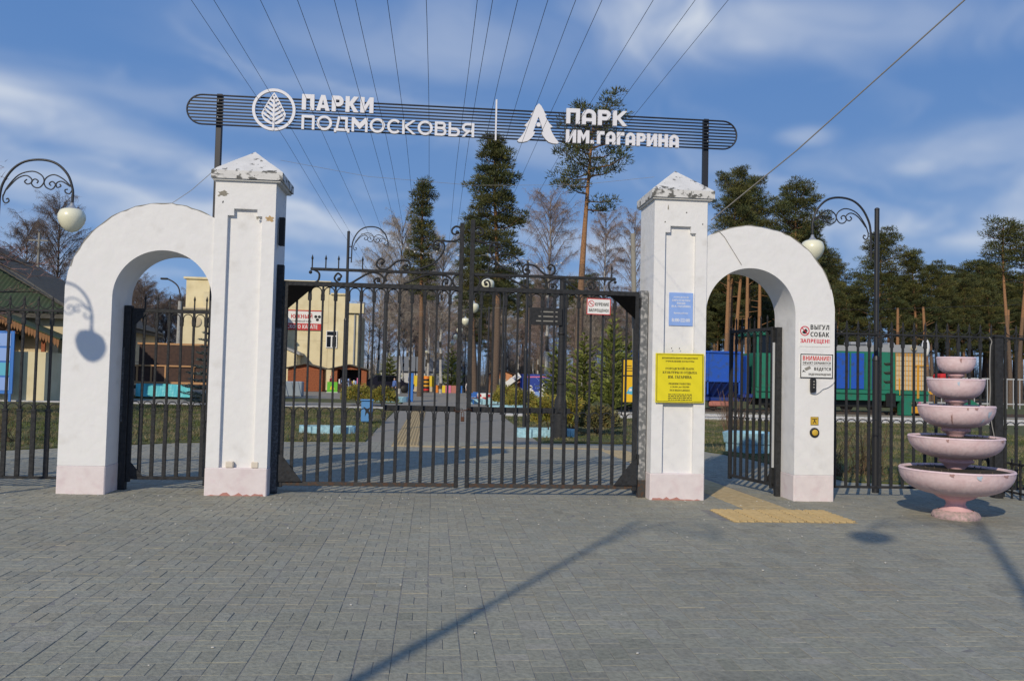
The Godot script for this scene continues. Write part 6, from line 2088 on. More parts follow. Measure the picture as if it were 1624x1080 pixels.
	for x in [-1.2, 1.2]:
		var s := MB.new()
		s.lathe(PackedVector2Array([Vector2(0, 0), Vector2(0.31, 0), Vector2(0.31, 0.2), Vector2(0, 0.2)]), 14)
		part("wheel", s.done(), M.dark, t, Vector3(x, 0.31, 0.65), Basis(Vector3.RIGHT, PI * 0.5))


func make_train() -> void:
	# track bed and rails
	struct("track_bed", sheet(rect(2.9, -28.6, 60, -33.0), 0.035), M.path)
	for z in [-30.2, -31.25]:
		var s := MB.new()
		s.box(Vector3(2.9, 0.03, z - 0.035), Vector3(60, 0.16, z + 0.035))
		struct("rail", s.done(), M.rusty)
	var t := thing("locomotive", "small green narrow gauge locomotive with blue side panels and cream grille, behind the right fence", "locomotive", Vector3(15.9, 0.16, -29.5))
	var g: Material = M.loco_green
	part("frame", plain_box(Vector3(0, 0.60, -2.3), Vector3(9.0, 1.13, 0), 0.02), g, t)
	part("sill", plain_box(Vector3(0, 0.95, 0.001), Vector3(9.0, 1.05, 0.08), 0.01), g, t)
	part("hood", plain_box(Vector3(1.7, 1.131, -2.1), Vector3(7.25, 3.05, -0.06), 0.02), g, t)
	part("nose", plain_box(Vector3(7.251, 1.131, -2.15), Vector3(8.85, 3.05, -0.10), 0.03), mat(Color(0.62, 0.55, 0.44), 0.7), t)
	for q in [[1.85, 2.5], [2.6, 3.25], [3.4, 4.05], [4.17, 4.83], [4.92, 5.6], [6.02, 6.30]]:
		part("side_panel", plain_box(Vector3(q[0], 1.17, -0.059), Vector3(q[1], 2.96, -0.02), 0.01), M.wagon_blue, t)
	for x in [4.11, 4.875, 5.68, 5.94]:
		part("panel_rib", plain_box(Vector3(x - 0.03, 1.14, -0.059), Vector3(x + 0.03, 3.0, 0.01), 0.005), g, t)
	part("end_panel", plain_box(Vector3(6.40, 1.14, -0.059), Vector3(7.24, 3.04, -0.01), 0.01), g, t)
	for y in [1.55, 2.0, 2.45]:
		var s := MB.new()
		s.tube(catmull([6.62, y + 0.05, 6.72, y - 0.03, 6.9, y - 0.02, 7.0, y + 0.05]), 0.022, -1, 6)
		s.bar(Vector3(6.62, y + 0.03, 0), Vector3(7.0, y + 0.06, 0), 0.03)
		part("grab_handle", s.done(), M.wood_dark, t, Vector3(0, 0, 0.03))
	# grille: cream panels between a dark lattice with amber uprights
	for i in 9:
		for j in 7:
			part("grille_pane", plain_box(Vector3(7.31 + i * 0.17, 1.17 + j * 0.245, -0.099), Vector3(7.45 + i * 0.17, 1.385 + j * 0.245, -0.075), 0.004), M.tan, t)
	for i in 10:
		part("grille_bar", plain_box(Vector3(7.275 + i * 0.17, 1.15, -0.098), Vector3(7.298 + i * 0.17, 3.02, -0.05), 0.0), M.amber, t)
	for q in [[7.42, 0.9, 1.75], [8.35, 0.75, 2.45], [8.42, 0.75, 2.45]]:
		part("handrail", plain_box(Vector3(q[0] - 0.02, q[1], 0.05), Vector3(q[0] + 0.02, q[2], 0.09), 0.008), M.amber, t)
	part("handrail", plain_box(Vector3(8.2, 2.40, 0.05), Vector3(8.95, 2.44, 0.09), 0.008), M.amber, t)
	var r := MB.new()
	r.prism(PackedVector2Array([Vector2(1.65, 3.06), Vector2(8.9, 3.06), Vector2(8.95, 3.36), Vector2(8.2, 3.46), Vector2(6.2, 3.42), Vector2(5.9, 3.34), Vector2(1.65, 3.34)]), -2.05, -0.08)
	part("roof", r.done(), M.loco_grey, t)
	for x in [2.4, 5.2, 6.0, 7.2]:
		part("roof_hatch", plain_box(Vector3(x, 3.40, -1.4), Vector3(x + 0.35, 3.56, -0.6), 0.04), M.loco_grey, t)
	# cab
	part("cab_wall", plain_box(Vector3(0.05, 1.131, -2.25), Vector3(1.6, 2.85, -0.02), 0.02), g, t)
	for x in [0.05, 0.78, 1.52]:
		part("cab_pillar", plain_box(Vector3(x, 2.851, -0.12), Vector3(x + 0.09, 3.72, -0.03), 0.01), g, t)
		part("cab_pillar", plain_box(Vector3(x, 2.851, -2.24), Vector3(x + 0.09, 3.72, -2.15), 0.01), g, t)
	for k in 2:
		part("cab_window", plain_box(Vector3(0.145 + k * 0.73, 2.86, -0.09), Vector3(0.775 + k * 0.735, 3.70, -0.07), 0.0), M.glass, t)
	part("cab_roof", plain_box(Vector3(-0.1, 3.721, -2.4), Vector3(1.75, 3.90, 0.12), 0.05), g, t)
	# lamps, coupling, steps
	for q in [[8.2, 3.28, 0.14], [7.98, 0.52, 0.11]]:
		var s := MB.new()
		s.lathe(PackedVector2Array([Vector2(q[2], -0.12), Vector2(q[2], 0.02), Vector2(q[2] * 0.85, 0.05), Vector2(0, 0.06)]), 16)
		part("headlamp", s.done(), M.tan, t, Vector3(q[0], q[1], 0.02), Basis(Vector3.RIGHT, PI * 0.5))
	var dm := MB.new()
	dm.ball(Vector3(9.12, 3.35, -0.5), Vector3(0.2, 0.48, 0.2), 12, 8)
	part("white_dome", dm.done(), M.white, t)
	part("step_box", plain_box(Vector3(7.5, -0.10, -0.3), Vector3(8.05, 0.72, 0.10), 0.02), g, t)
	part("battery_box", plain_box(Vector3(6.7, 0.30, -0.2), Vector3(7.2, 1.0, 0.12), 0.02), M.dark, t)
	part("buffer_beam", plain_box(Vector3(8.1, 0.0, -2.0), Vector3(9.1, 0.34, -0.1), 0.03), M.amber, t)
	part("underframe", plain_box(Vector3(0.3, 0.25, -1.9), Vector3(8.6, 0.595, -0.4), 0.02), M.dark, t)
	for x in [1.0, 2.6, 5.0, 6.4]:
		var s := MB.new()
		s.lathe(PackedVector2Array([Vector2(0, 0.0), Vector2(0.10, 0.0), Vector2(0.11, 0.03), Vector2(0.30, 0.01), Vector2(0.34, 0.02), Vector2(0.34, 0.10), Vector2(0, 0.10)]), 20)
		part("wheel", s.done(), M.rusty, t, Vector3(x, 0.34, -0.72), Basis(Vector3.RIGHT, PI * 0.5))
		part("axle_box", plain_box(Vector3(x - 0.16, 0.22, -0.55), Vector3(x + 0.16, 0.5, -0.42), 0.02), M.dark, t)
	# hopper wagon
	t = thing("hopper_wagon", "bright blue hopper wagon coupled left of the green locomotive", "wagon", Vector3(10.1, 0.16, -29.4))
	part("body", plain_box(Vector3(0, 1.36, -2.4), Vector3(4.95, 2.86, 0), 0.02), M.wagon_blue, t)
	part("rim", plain_box(Vector3(-0.05, 2.78, 0.001), Vector3(5.0, 2.88, 0.07), 0.01), M.wagon_blue, t)
	part("rim", plain_box(Vector3(-0.05, 1.36, 0.001), Vector3(5.0, 1.44, 0.06), 0.01), M.wagon_blue, t)
	var hb := MB.new()
	hb.quad(Vector3(0, 1.355, 0), Vector3(4.95, 1.355, 0), Vector3(4.6, 0.62, -0.75), Vector3(0.35, 0.62, -0.75), Vector3(0, -0.6, 1))
	hb.quad(Vector3(4.95, 1.355, 0), Vector3(4.95, 1.355, -2.4), Vector3(4.6, 0.62, -1.65), Vector3(4.6, 0.62, -0.75), Vector3(1, -0.6, 0))
	part("hopper", hb.done(), M.deep_blue, t)
	for k in 14:
		var s := MB.new()
		var x := 0.25 + k * 0.34
		s.bar(Vector3(x, 1.34, 0.02), Vector3(lerpf(x, 2.47, 0.12), 0.64, -0.72), 0.05, 0.08)
		part("hopper_rib", s.done(), M.deep_blue, t)
	for x in [1.65, 3.3, 4.9, 5.35]:
		part("stake", plain_box(Vector3(x - 0.04, 0.75, 0.002), Vector3(x + 0.04, 2.77, 0.06), 0.01), M.wagon_blue, t)
	part("end_platform", plain_box(Vector3(4.96, 0.62, -2.2), Vector3(5.75, 0.80, -0.05), 0.02), M.deep_blue, t)
	part("end_wall", plain_box(Vector3(5.3, 0.801, -2.1), Vector3(5.42, 2.7, -0.1), 0.02), M.wagon_blue, t)
	part("underframe", plain_box(Vector3(0.1, 0.42, -1.9), Vector3(5.7, 0.60, -0.5), 0.02), M.deep_blue, t)
	for x in [1.0, 4.2]:
		part("bogie", plain_box(Vector3(x - 0.62, 0.14, -0.62), Vector3(x + 0.62, 0.42, -0.5), 0.06), M.salmon, t)
		for dx in [-0.38, 0.38]:
			var s := MB.new()
			s.lathe(PackedVector2Array([Vector2(0, 0), Vector2(0.09, 0.0), Vector2(0.23, 0.02), Vector2(0.27, 0.03), Vector2(0.27, 0.12), Vector2(0, 0.12)]), 18)
			part("wheel", s.done(), M.rusty, t, Vector3(x + dx, 0.27, -0.78), Basis(Vector3.RIGHT, PI * 0.5))


# ------------------------------------------------------------------ trees
# a Scots pine: tapered trunk, limbs, and needles in many small sprays
func pine_shapes(sd: int, H: float, base: float, R: float, tr: float, prof: String, nb: int, per: int, lean := 0.0) -> Array:
	rng.seed = sd
	var tk := MB.new()
	var path := PackedVector3Array()
	var bend := rf(-0.3, 0.3)
	for i in 9:
		var u := i / 8.0
		path.append(Vector3(lean * u * H + bend * sin(u * 3.0) * 0.3, u * H - 0.1, 0.25 * sin(u * 4.0 + sd)))
	var at := func(u: float) -> Vector3:
		var f := clampf(u, 0.0, 1.0) * 8.0
		var i := mini(int(f), 7)
		return path[i].lerp(path[i + 1], f - i)
	for i in 8:
		var u := i / 8.0
		# grey brown bark below, orange bark above
		var o := smoothstep(0.22, 0.55, u)
		tk.col = Color(0.19, 0.135, 0.10).lerp(Color(0.47, 0.245, 0.115), o)
		tk.tube(PackedVector3Array([path[i], path[i + 1]]), lerpf(tr, 0.035, pow(u, 1.15)), lerpf(tr, 0.035, pow(u + 0.125, 1.15)), 9, false)
	var cr := MB.new()
	var lump := FastNoiseLite.new()
	lump.seed = sd
	lump.frequency = 0.9
	for k in nb:
		var u := base + (1.0 - base) * pow((k + rf(0.0, 1.0)) / nb, 0.9)
		var v := (u - base) / (1.0 - base)
		var w := 1.0
		if prof == "cone":
			w = pow(1.0 - v, 0.55) * 0.95 + 0.12 if v > 0.3 else 0.60 + v * 1.05
		elif prof == "umbrella":
			w = 0.55 + 0.6 * sin(v * PI * 0.9 + 0.25)
			if v < 0.3 and k % 3:
				continue
		else:
			w = 0.35 + 0.75 * sin(pow(v, 0.8) * PI * 0.88 + 0.2)
		var az := k * 2.39996 + rf(-0.5, 0.5)
		var out := Vector3(cos(az), 0, sin(az))
		w *= 0.82 + 0.5 * lump.get_noise_3d(out.x * 1.3, u * 9.0, out.z * 1.3)
		var L := R * w * rf(0.6, 1.15)
		var rise := lerpf(-0.15, 0.75, v) + rf(-0.2, 0.2)
		var p0: Vector3 = at.call(u)
		var p1 := p0 + out * L * 0.5 + Vector3.UP * L * rise * 0.32
		var p2 := p0 + out * L + Vector3.UP * L * (rise * 0.8 + 0.15)
		tk.col = Color(0.27, 0.15, 0.08)
		tk.tube(PackedVector3Array([p0, p1, p2]), 0.03 + 0.012 * L, 0.012, 4, false)
		# pads of foliage: flat bunches at the limb's end and on its side shoots
		var nc := 2 + int(L / (0.85 if prof == "umbrella" else 0.5))
		if prof == "cone" and lump.get_noise_2d(k * 7.3, 3.0) > 0.28:
			nc = 1
		for q in nc:
			var s := 0.95 - 0.55 * q / float(nc) + rf(-0.08, 0.08)
			var side := out.cross(Vector3.UP) * rf(-0.42, 0.42) * L * (0.3 + 0.5 * s)
			var c := (p0.lerp(p1, s * 2.0) if s < 0.5 else p1.lerp(p2, s * 2.0 - 1.0)) + side + Vector3.UP * rf(-0.02, 0.16) * L
			var rc := rf(0.36, 0.68) * (0.66 + 0.18 * R)
			var g := rf(0.72, 1.22)
			var warm := rf(0.0, 1.0)
			for b in per * 8:
				var d := Vector3(rf(-1, 1), rf(-0.55, 1.0), rf(-1, 1))
				d = d.normalized() * pow(rf(0.1, 1.0), 0.5)
				var gg := g * rf(0.7, 1.25)
				cr.col = Color(lerpf(0.055, 0.112, warm) * gg, lerpf(0.078, 0.104, warm) * gg, lerpf(0.029, 0.022, warm) * gg)
				var o := c + Vector3(d.x, d.y * 0.48, d.z) * rc
				var dd := (d + out * 0.25 + Vector3(rf(-0.5, 0.5), 0.35, rf(-0.5, 0.5))).normalized()
				var ww := dd.cross(Vector3(rf(-1, 1), rf(-1, 1), rf(-1, 1))).normalized() * rf(0.020, 0.036)
				cr.blade(o, o + dd * rf(0.13, 0.26), ww)
	return [tk.done(), cr.done()]

# a leafless birch: pale trunk with dark marks, ascending limbs, hanging twigs
func birch_shapes(sd: int, H: float, R: float, tr: float, pale: bool, tint: Color, nb: int) -> Array:
	rng.seed = sd
	var tk := MB.new()
	var n := 26
	var p := Vector3(0, -0.1, 0)
	var pts := PackedVector3Array([p])
	for i in n:
		p += Vector3(rf(-0.05, 0.05), H / n, rf(-0.05, 0.05))
		pts.append(p)
	for i in n:
		var u := i / float(n)
		if pale:
			var dark := rf(0, 1) < 0.24 + (0.3 if u < 0.1 else 0.0)
			tk.col = Color(0.11, 0.10, 0.09) if dark else Color(0.64, 0.62, 0.58).lerp(Color(0.34, 0.27, 0.23), smoothstep(0.6, 1.0, u))
		else:
			tk.col = Color(0.15, 0.115, 0.09)
		tk.tube(PackedVector3Array([pts[i], pts[i + 1]]), lerpf(tr, 0.02, u), lerpf(tr, 0.02, u + 1.0 / n), 8, false)
	var cr := MB.new()
	for k in nb:
		var v := (k + rf(0, 1)) / nb
		var u := 0.38 + 0.61 * v
		var f := u * n
		var p0 := pts[int(f)]
		var az := k * 2.39996 + rf(-0.4, 0.4)
		var out := Vector3(cos(az), 0, sin(az))
		var L := R * (0.45 + 0.75 * sin(pow(v, 0.75) * PI * 0.9 + 0.1)) * rf(0.7, 1.15)
		var p1 := p0 + out * L * 0.45 + Vector3.UP * L * rf(0.5, 0.9)
		var p2 := p1 + out * L * 0.5 + Vector3.UP * L * rf(0.0, 0.6)
		tk.col = Color(0.26, 0.21, 0.18) if pale else Color(0.14, 0.10, 0.08)
		tk.tube(PackedVector3Array([p0, p1, p2]), 0.028, 0.008, 4, false)
		for q in 20:
			var s := rf(0.15, 1.0)
			var c := p0.lerp(p1, s * 2.0) if s < 0.5 else p1.lerp(p2, s * 2.0 - 1.0)
			var d := (out + Vector3(rf(-1, 1), rf(-0.1, 0.9), rf(-1, 1))).normalized()
			var e := c + d * rf(0.35, 0.8) * (0.4 + R * 0.3)
			var g := rf(0.7, 1.25)
			cr.col = Color(tint.r * g, tint.g * g, tint.b * g)
			cr.blade(c, e, d.cross(Vector3(rf(-1, 1), 0.3, rf(-1, 1))).normalized() * 0.009)
			for z in 16:
				var o := c.lerp(e, rf(0.2, 1.0))
				var dd := Vector3(rf(-0.6, 0.6), rf(-1.1, 0.5), rf(-0.6, 0.6)) * rf(0.25, 0.75)
				cr.blade(o, o + dd, dd.cross(Vector3(rf(-1, 1), 0.2, rf(-1, 1))).normalized() * 0.0055)
	return [tk.done(), cr.done()]

func spruce_shapes(sd: int, H: float, R: float, tint: Color, dens: int, wild := false) -> Array:
	rng.seed = sd
	var tk := MB.new()
	tk.col = Color(0.12, 0.08, 0.055)
	tk.tube(PackedVector3Array([Vector3(0, -0.1, 0), Vector3(0, H * 0.97, 0)]), 0.035 * H * 0.4, 0.012, 7, false)
	var cr := MB.new()
	var rings := int(H * 3.6)
	for i in rings:
		var u := (i + 0.5) / rings
		var L := R * pow(1.0 - u, 0.8) + 0.08
		var m := 5 + int(L * 4.0)
		for k in m:
			var az := TAU * k / m + i * 1.3 + rf(-0.2, 0.2)
			var out := Vector3(cos(az), 0, sin(az))
			var l := L * rf(0.75, 1.1)
			var p0 := Vector3(0, 0.12 + u * H * 0.95, 0)
			if wild:
				p0.y = clampf(p0.y + rf(-0.28, 0.28), 0.1, H)
				l *= rf(0.6, 1.1)
				out = (out + Vector3.UP * rf(0.1, 0.75)).normalized()
			for q in int(dens * l) + 5:
				var s := rf(0.15, 1.0)
				var c := p0 + out * l * s + Vector3.UP * (0.25 * s * s - 0.18 * s) * l + out.cross(Vector3.UP).normalized() * rf(-0.25, 0.25) * l * s
				var g := rf(0.65, 1.3)
				cr.col = Color(tint.r * g, tint.g * g, tint.b * g)
				var d := (out + Vector3(rf(-0.7, 0.7), rf(-0.2, 0.7), rf(-0.7, 0.7))).normalized() * rf(0.10, 0.2)
				cr.blade(c, c + d, d.cross(Vector3(rf(-1, 1), rf(-1, 1), rf(-1, 1))).normalized() * rf(0.016, 0.030))
	return [tk.done(), cr.done()]

func plant(called: String, sh: Array, at: Vector3, turn: float, label: String, cat: String, group := "", k := Vector3.ONE) -> Node3D:
	var t := thing(called, label, cat, at, turn, group)
	part("trunk", sh[0], M.bark, t)
	part("crown", sh[1], M.leaf if called != "birch_tree" and called != "bare_tree" else M.twig, t)
	t.scale = k
	return t

func make_trees() -> void:
	var dense := pine_shapes(101, 16.0, 0.40, 2.15, 0.24, "cone", 74, 15)
	var dense2 := pine_shapes(102, 15.0, 0.46, 1.35, 0.20, "cone", 62, 10)
	var tall := pine_shapes(103, 15.6, 0.68, 2.3, 0.27, "umbrella", 40, 10, 0.045)
	var round1 := pine_shapes(104, 19.0, 0.52, 2.9, 0.26, "round", 66, 15)
	var round2 := pine_shapes(105, 18.0, 0.42, 3.0, 0.25, "round", 74, 15)
	var forest1 := pine_shapes(106, 15.0, 0.42, 2.7, 0.22, "round", 58, 13)
	var forest2 := pine_shapes(107, 14.0, 0.38, 2.4, 0.20, "cone", 60, 13)
	var slim := pine_shapes(108, 15.5, 0.66, 1.5, 0.17, "umbrella", 46, 8)
	plant("pine_tree", dense2, Vector3(-1.05, 0, -48), 0.4, "slim dark pine left of the gate's meeting stiles, below the park lettering", "pine tree")
	plant("pine_tree", dense, Vector3(3.55, 0, -40), 1.2, "broad dark cone shaped pine behind the white divider of the sign", "pine tree", "", Vector3(1, 1.0, 1))
	plant("pine_tree", dense2, Vector3(2.45, 0, -44), 2.0, "smaller pine just left of the broad cone shaped pine", "pine tree", "", Vector3(0.95, 0.80, 0.95))
	plant("pine_tree", tall, Vector3(6.95, 0, -30), 0.0, "tall bare trunked orange pine with a flat open crown behind the sign's right lettering", "pine tree", "", Vector3(0.92, 0.935, 0.92))
	plant("pine_tree", round1, Vector3(26.3, 0, -62), 0.6, "tall pine directly right of the right gate pillar's cap", "pine tree", "", Vector3(0.9, 1.03, 0.9))
	plant("pine_tree", round1, Vector3(29.4, 0, -66), 2.7, "tall pine second from the right gate pillar, above the archway", "pine tree", "", Vector3(0.85, 1.06, 0.85))
	plant("pine_tree", round2, Vector3(31.4, 0, -60), 4.0, "wide dark pine behind the globe of the right arched lamp", "pine tree", "", Vector3(1, 1.02, 1))
	plant("pine_tree", round2, Vector3(33.6, 0, -64), 1.0, "dark pine right behind the right archway's outer curve", "pine tree", "", Vector3(0.9, 0.86, 0.9))
	var row := [[47.3, -75, 17.2, forest1, "thin topped pine with dead upper branches right of the right lamp pole"], [50.9, -75, 15.6, forest2, "broad dark pine second right of the right lamp pole"], [53.6, -76, 14.2, forest1, "dark pine third right of the right lamp pole"], [57.2, -79, 13.0, forest2, "lower dark pine in the dip of the forest line"], [60.0, -80, 13.4, forest1, "dark pine above the pink planter's top bowl"], [63.5, -81, 13.6, forest2, "dark pine above the right end of the fence"], [44.8, -78, 11.8, forest1, "low dark pine just right of the right archway's pier"], [42.0, -74, 10.8, forest2, "low dark pine behind the right archway's outer edge"]]
	for q in row:
		var k: float = q[2] / (15.0 if q[3] == forest1 else 14.0)
		plant("pine_tree", q[3], Vector3(q[0], 0, q[1]), q[0], q[4], "pine tree", "", Vector3(k, k, k))
	plant("pine_tree", slim, Vector3(47.2, 0, -55), 0.5, "tall thin trunked pine left of two at the right edge", "pine tree", "", Vector3(1.2, 0.98, 1.2))
	plant("pine_tree", slim, Vector3(49.3, 0, -56), 3.5, "tall thin trunked pine at the very right edge", "pine tree", "", Vector3(1.3, 0.97, 1.3))
	# leaning and bare trunks in front of the forest
	for q in [[25.0, -60, 0.02, "straight orange trunk nearest the pillar seen through the right archway"], [25.9, -61, 0.07, "leaning orange trunk seen through the right archway"], [26.9, -60, 0.0, "straight tall orange trunk in the middle of the right archway"], [28.4, -61, 0.0, "pale orange trunk right of the middle of the right archway"], [29.6, -58, -0.06, "orange trunk leaning left near the right archway's pier"], [47.4, -72, 0.0, "thick orange trunk right of the right lamp pole"], [49.6, -70, -0.07, "orange trunk leaning left, second right of the right lamp pole"], [57.6, -70, 0.05, "thin bare leaning trunk above the green locomotive's roof"], [64.0, -74, -0.05, "thin bare leaning trunk over the fence's right half"]]:
		var s := MB.new()
		rng.seed = int(q[0] * 10)
		var hh := 11.5 if q[0] < 40 else 9.5
		for i in 6:
			var u := i / 6.0
			s.col = Color(0.22, 0.155, 0.115).lerp(Color(0.47, 0.25, 0.12), smoothstep(0.1, 0.5, u))
			s.tube(PackedVector3Array([Vector3(q[2] * u * hh, u * hh - 0.1, 0), Vector3(q[2] * (u + 0.167) * hh, (u + 0.167) * hh - 0.1, 0)]), lerpf(0.24, 0.12, u), lerpf(0.24, 0.12, u + 0.167), 8, false)
		for i in 5:
			var y := hh * rf(0.5, 0.9)
			s.tube(PackedVector3Array([Vector3(q[2] * y, y, 0), Vector3(q[2] * y + rf(-1.2, 1.2), y + rf(-0.3, 0.5), rf(-0.4, 0.4))]), 0.04, 0.015, 4, false)
		tag(part("bare_pine", s.done(), M.bark, self, Vector3(q[0], 0, q[1])), q[3], "tree trunk")
	# the forest behind
	rng.seed = 400
	var protos := [forest1, forest2, round2, dense, round1]
	for i in 77:
		var x := 0.0
		var z := 0.0
		var hgt := 0.0
		if i < 50:
			x = rf(34, 92)
			z = rf(-112, -82)
			hgt = rf(10.5, 16.2) * (absf(z) / 84.0)
		elif i < 64:
			x = rf(17, 36)
			z = rf(-104, -78)
			hgt = rf(7.5, 9.8) * (absf(z) / 70.0)
		else:
			x = rf(-6, 24)
			z = rf(-124, -88)
			hgt = rf(8.5, 12.5) * (absf(z) / 84.0)
		var pr: Array = protos[i % 5]
		var k: float = hgt / [15.0, 14.0, 18.0, 16.0, 19.0][i % 5]
		plant("pine_tree", pr, Vector3(x, 0, z), rf(0, TAU), ["pine in the dense dark forest line beyond the right fence", "pine in the woods seen through the right archway", "pine in the woods behind the double gate"][0 if i < 50 else (1 if i < 64 else 2)], "pine tree", ["forest pines beyond the right fence", "forest pines behind the right archway", "forest pines behind the gate"][0 if i < 50 else (1 if i < 64 else 2)], Vector3(k * rf(1.0, 1.35), k, k * rf(1.0, 1.35)))
	# birches
	var red := Color(0.28, 0.215, 0.19)
	var b1 := birch_shapes(201, 15.3, 2.2, 0.17, true, red, 60)
	var b2 := birch_shapes(202, 15.5, 1.7, 0.15, true, red, 54)
	var b3 := birch_shapes(203, 12.0, 1.9, 0.13, true, Color(0.33, 0.285, 0.24), 50)
	plant("birch_tree", b1, Vector3(8.4, 0, -52), 0.0, "tall leafless birch left of the tall orange pine trunk", "birch")
	plant("birch_tree", b2, Vector3(14.3, 0, -60), 1.0, "leafless birch right of the tall orange pine trunk", "birch")
	plant("birch_tree", b2, Vector3(17.0, 0, -60), 2.5, "leafless birch beside the right gate pillar's shoulder", "birch")
	plant("birch_tree", b3, Vector3(-2.6, 0, -54), 0.5, "leafless birch behind the left gate leaf's scrolls", "birch", "", Vector3(1.1, 1.08, 1.1))
	plant("birch_tree", b3, Vector3(0.6, 0, -57), 2.0, "leafless birch with hanging twigs just left of the meeting stiles", "birch", "", Vector3(1.1, 1.02, 1.1))
	plant("birch_tree", b1, Vector3(-0.45, 0, -62), 4.0, "white trunked birch rising behind the striped stump", "birch", "", Vector3(0.8, 0.72, 0.8))
	plant("birch_tree", b3, Vector3(-5.0, 0, -66), 3.0, "leafless birch right of the yellow building's corner", "birch")
	rng.seed = 500
	for i in 36:
		var x := rf(-7, 24)
		var z := rf(-105, -68)
		var k := rf(0.62, 0.95) * absf(z) / 82.0
		plant("birch_tree", [b3, b1, b2][i % 3], Vector3(x, 0, z), rf(0, TAU), "bare birch in the thin brown woods behind the double gate", "birch", "bare birches behind the gate", Vector3(k, k * (1.0 if i % 3 == 0 else 0.78), k))
	# bare trees behind the house and the left archway
	var d1 := birch_shapes(204, 12.0, 1.6, 0.14, false, Color(0.16, 0.125, 0.105), 60)
	rng.seed = 600
	for i in 22:
		var x := rf(-52, -27)
		var z := rf(-118, -98)
		var k := rf(0.8, 1.06)
		plant("bare_tree", d1, Vector3(x, 0, z), rf(0, TAU), "bare dark tree in the far row seen through the left archway", "tree", "bare trees far behind the left archway", Vector3(k * 1.1, k, k * 1.1))
	for q in [[-29.5, -58, 1.18, "bare dark tree behind the house roof, just left of the left archway"], [-33.0, -60, 1.08, "bare tree behind the house roof under the left lamp globe"]]:
		plant("bare_tree", d1, Vector3(q[0], 0, q[1]), q[0], q[3], "tree", "", Vector3(q[2], q[2], q[2]))
	var tp := MB.new()
	tp.tube(PackedVector3Array([Vector3(0, 0, 0), Vector3(0.05, 11.6, 0)]), 0.15, 0.10, 8)
	tp.bar(Vector3(-0.7, 11.0, 0), Vector3(0.7, 11.0, 0), 0.1)
	tag(part("utility_pole", tp.done(), M.timber_grey, self, Vector3(-30.2, 0, -56)), "bare wooden utility pole behind the house roof below the left lamp globe", "pole")
	# a big reddish bare tree whose boughs hang in from the left
	rng.seed = 700
	var bt := MB.new()
	var bc := MB.new()
	bt.col = Color(0.13, 0.10, 0.085)
	bt.tube(PackedVector3Array([Vector3(0, -0.1, 0), Vector3(0.2, 3.0, 0.1), Vector3(0.0, 6.0, 0), Vector3(0.3, 9.5, 0.2)]), 0.32, 0.08, 9, false)
	for k in 64:
		var u := rf(0.32, 1.0)
		var az := k * 2.39996
		var out := Vector3(cos(az), 0, sin(az))
		var L := rf(2.4, 5.2) * (1.15 - u * 0.5)
		var p0 := Vector3(0.1, 9.4 * u, 0.05)
		var p1 := p0 + out * L * 0.5 + Vector3.UP * L * 0.22
		var p2 := p0 + out * L + Vector3.UP * L * rf(-0.15, 0.3)
		bt.col = Color(0.14, 0.105, 0.085)
		bt.tube(PackedVector3Array([p0, p1, p2]), 0.06, 0.015, 5, false)
		for q in 16:
			var s := rf(0.2, 1.0)
			var c := p0.lerp(p1, s * 2.0) if s < 0.5 else p1.lerp(p2, s * 2.0 - 1.0)
			var d := (out * 0.8 + Vector3(rf(-1, 1), rf(-0.7, 0.9), rf(-1, 1))).normalized() * rf(0.5, 1.2)
			var g := rf(0.7, 1.3)
			bc.col = Color(0.22 * g, 0.13 * g, 0.115 * g)
			bc.blade(c, c + d, d.cross(Vector3(rf(-1, 1), 0.3, rf(-1, 1))).normalized() * 0.014)
			for z in 9:
				var o := c + d * rf(0.2, 1.0)
				var dd := Vector3(rf(-1, 1), rf(-0.6, 0.8), rf(-1, 1)) * rf(0.12, 0.4)
				bc.blade(o, o + dd, dd.cross(Vector3(rf(-1, 1), 0.2, rf(-1, 1))).normalized() * 0.010)
	var big := thing("bare_tree", "large bare tree with reddish twigs reaching in from the left edge", "tree", Vector3(-15.7, 0, -15.0))
	big.scale = Vector3(0.86, 0.82, 0.86)
	part("trunk", bt.done(), M.bark, big)
	part("crown", bc.done(), M.twig, big)
	# young green pines, spruce
	var young := spruce_shapes(301, 4.2, 1.25, Color(0.21, 0.24, 0.05), 110, true)
	plant("young_pine", young, Vector3(6.75, 0, -26.6), 0.0, "bright green young pine left of two behind the right gate leaf", "pine tree", "", Vector3(1, 0.85, 1))
	plant("young_pine", young, Vector3(7.85, 0, -25.8), 2.0, "bright green young pine beside the right gate hinge post", "pine tree", "", Vector3(1.05, 1.05, 1.05))
	plant("young_pine", young, Vector3(6.5, 0, -33.0), 4.0, "young pine bush behind the golden shrubs and thick post", "pine tree", "", Vector3(1.15, 0.80, 1.15))
	plant("young_pine", young, Vector3(9.3, 0, -29.0), 1.0, "second young pine bush behind the golden shrubs, more to the right", "pine tree", "", Vector3(1.2, 0.85, 1.2))
	plant("young_pine", young, Vector3(-3.8, 0, -63), 1.0, "dark young conifer left of the striped stump behind the people", "pine tree", "", Vector3(1.3, 0.75, 1.3))
	plant("young_pine", young, Vector3(1.55, 0, -64), 3.0, "dark young conifer just left of the meeting stiles in the distance", "pine tree", "", Vector3(1.1, 0.95, 1.1))
	var blue := spruce_shapes(302, 4.1, 1.25, Color(0.10, 0.135, 0.13), 130)
	plant("blue_spruce", blue, Vector3(-9.05, 0, -25.0), 0.0, "blue grey spruce half hidden by the left gate pillar", "spruce")
	var bl := spruce_shapes(303, 3.0, 1.0, Color(0.09, 0.12, 0.04), 110, true)
	plant("young_pine", bl, Vector3(11.5, 0, -41), 2.0, "dark bushy conifer behind the yellow info stand", "pine tree", "", Vector3(1.4, 0.8, 1.4))
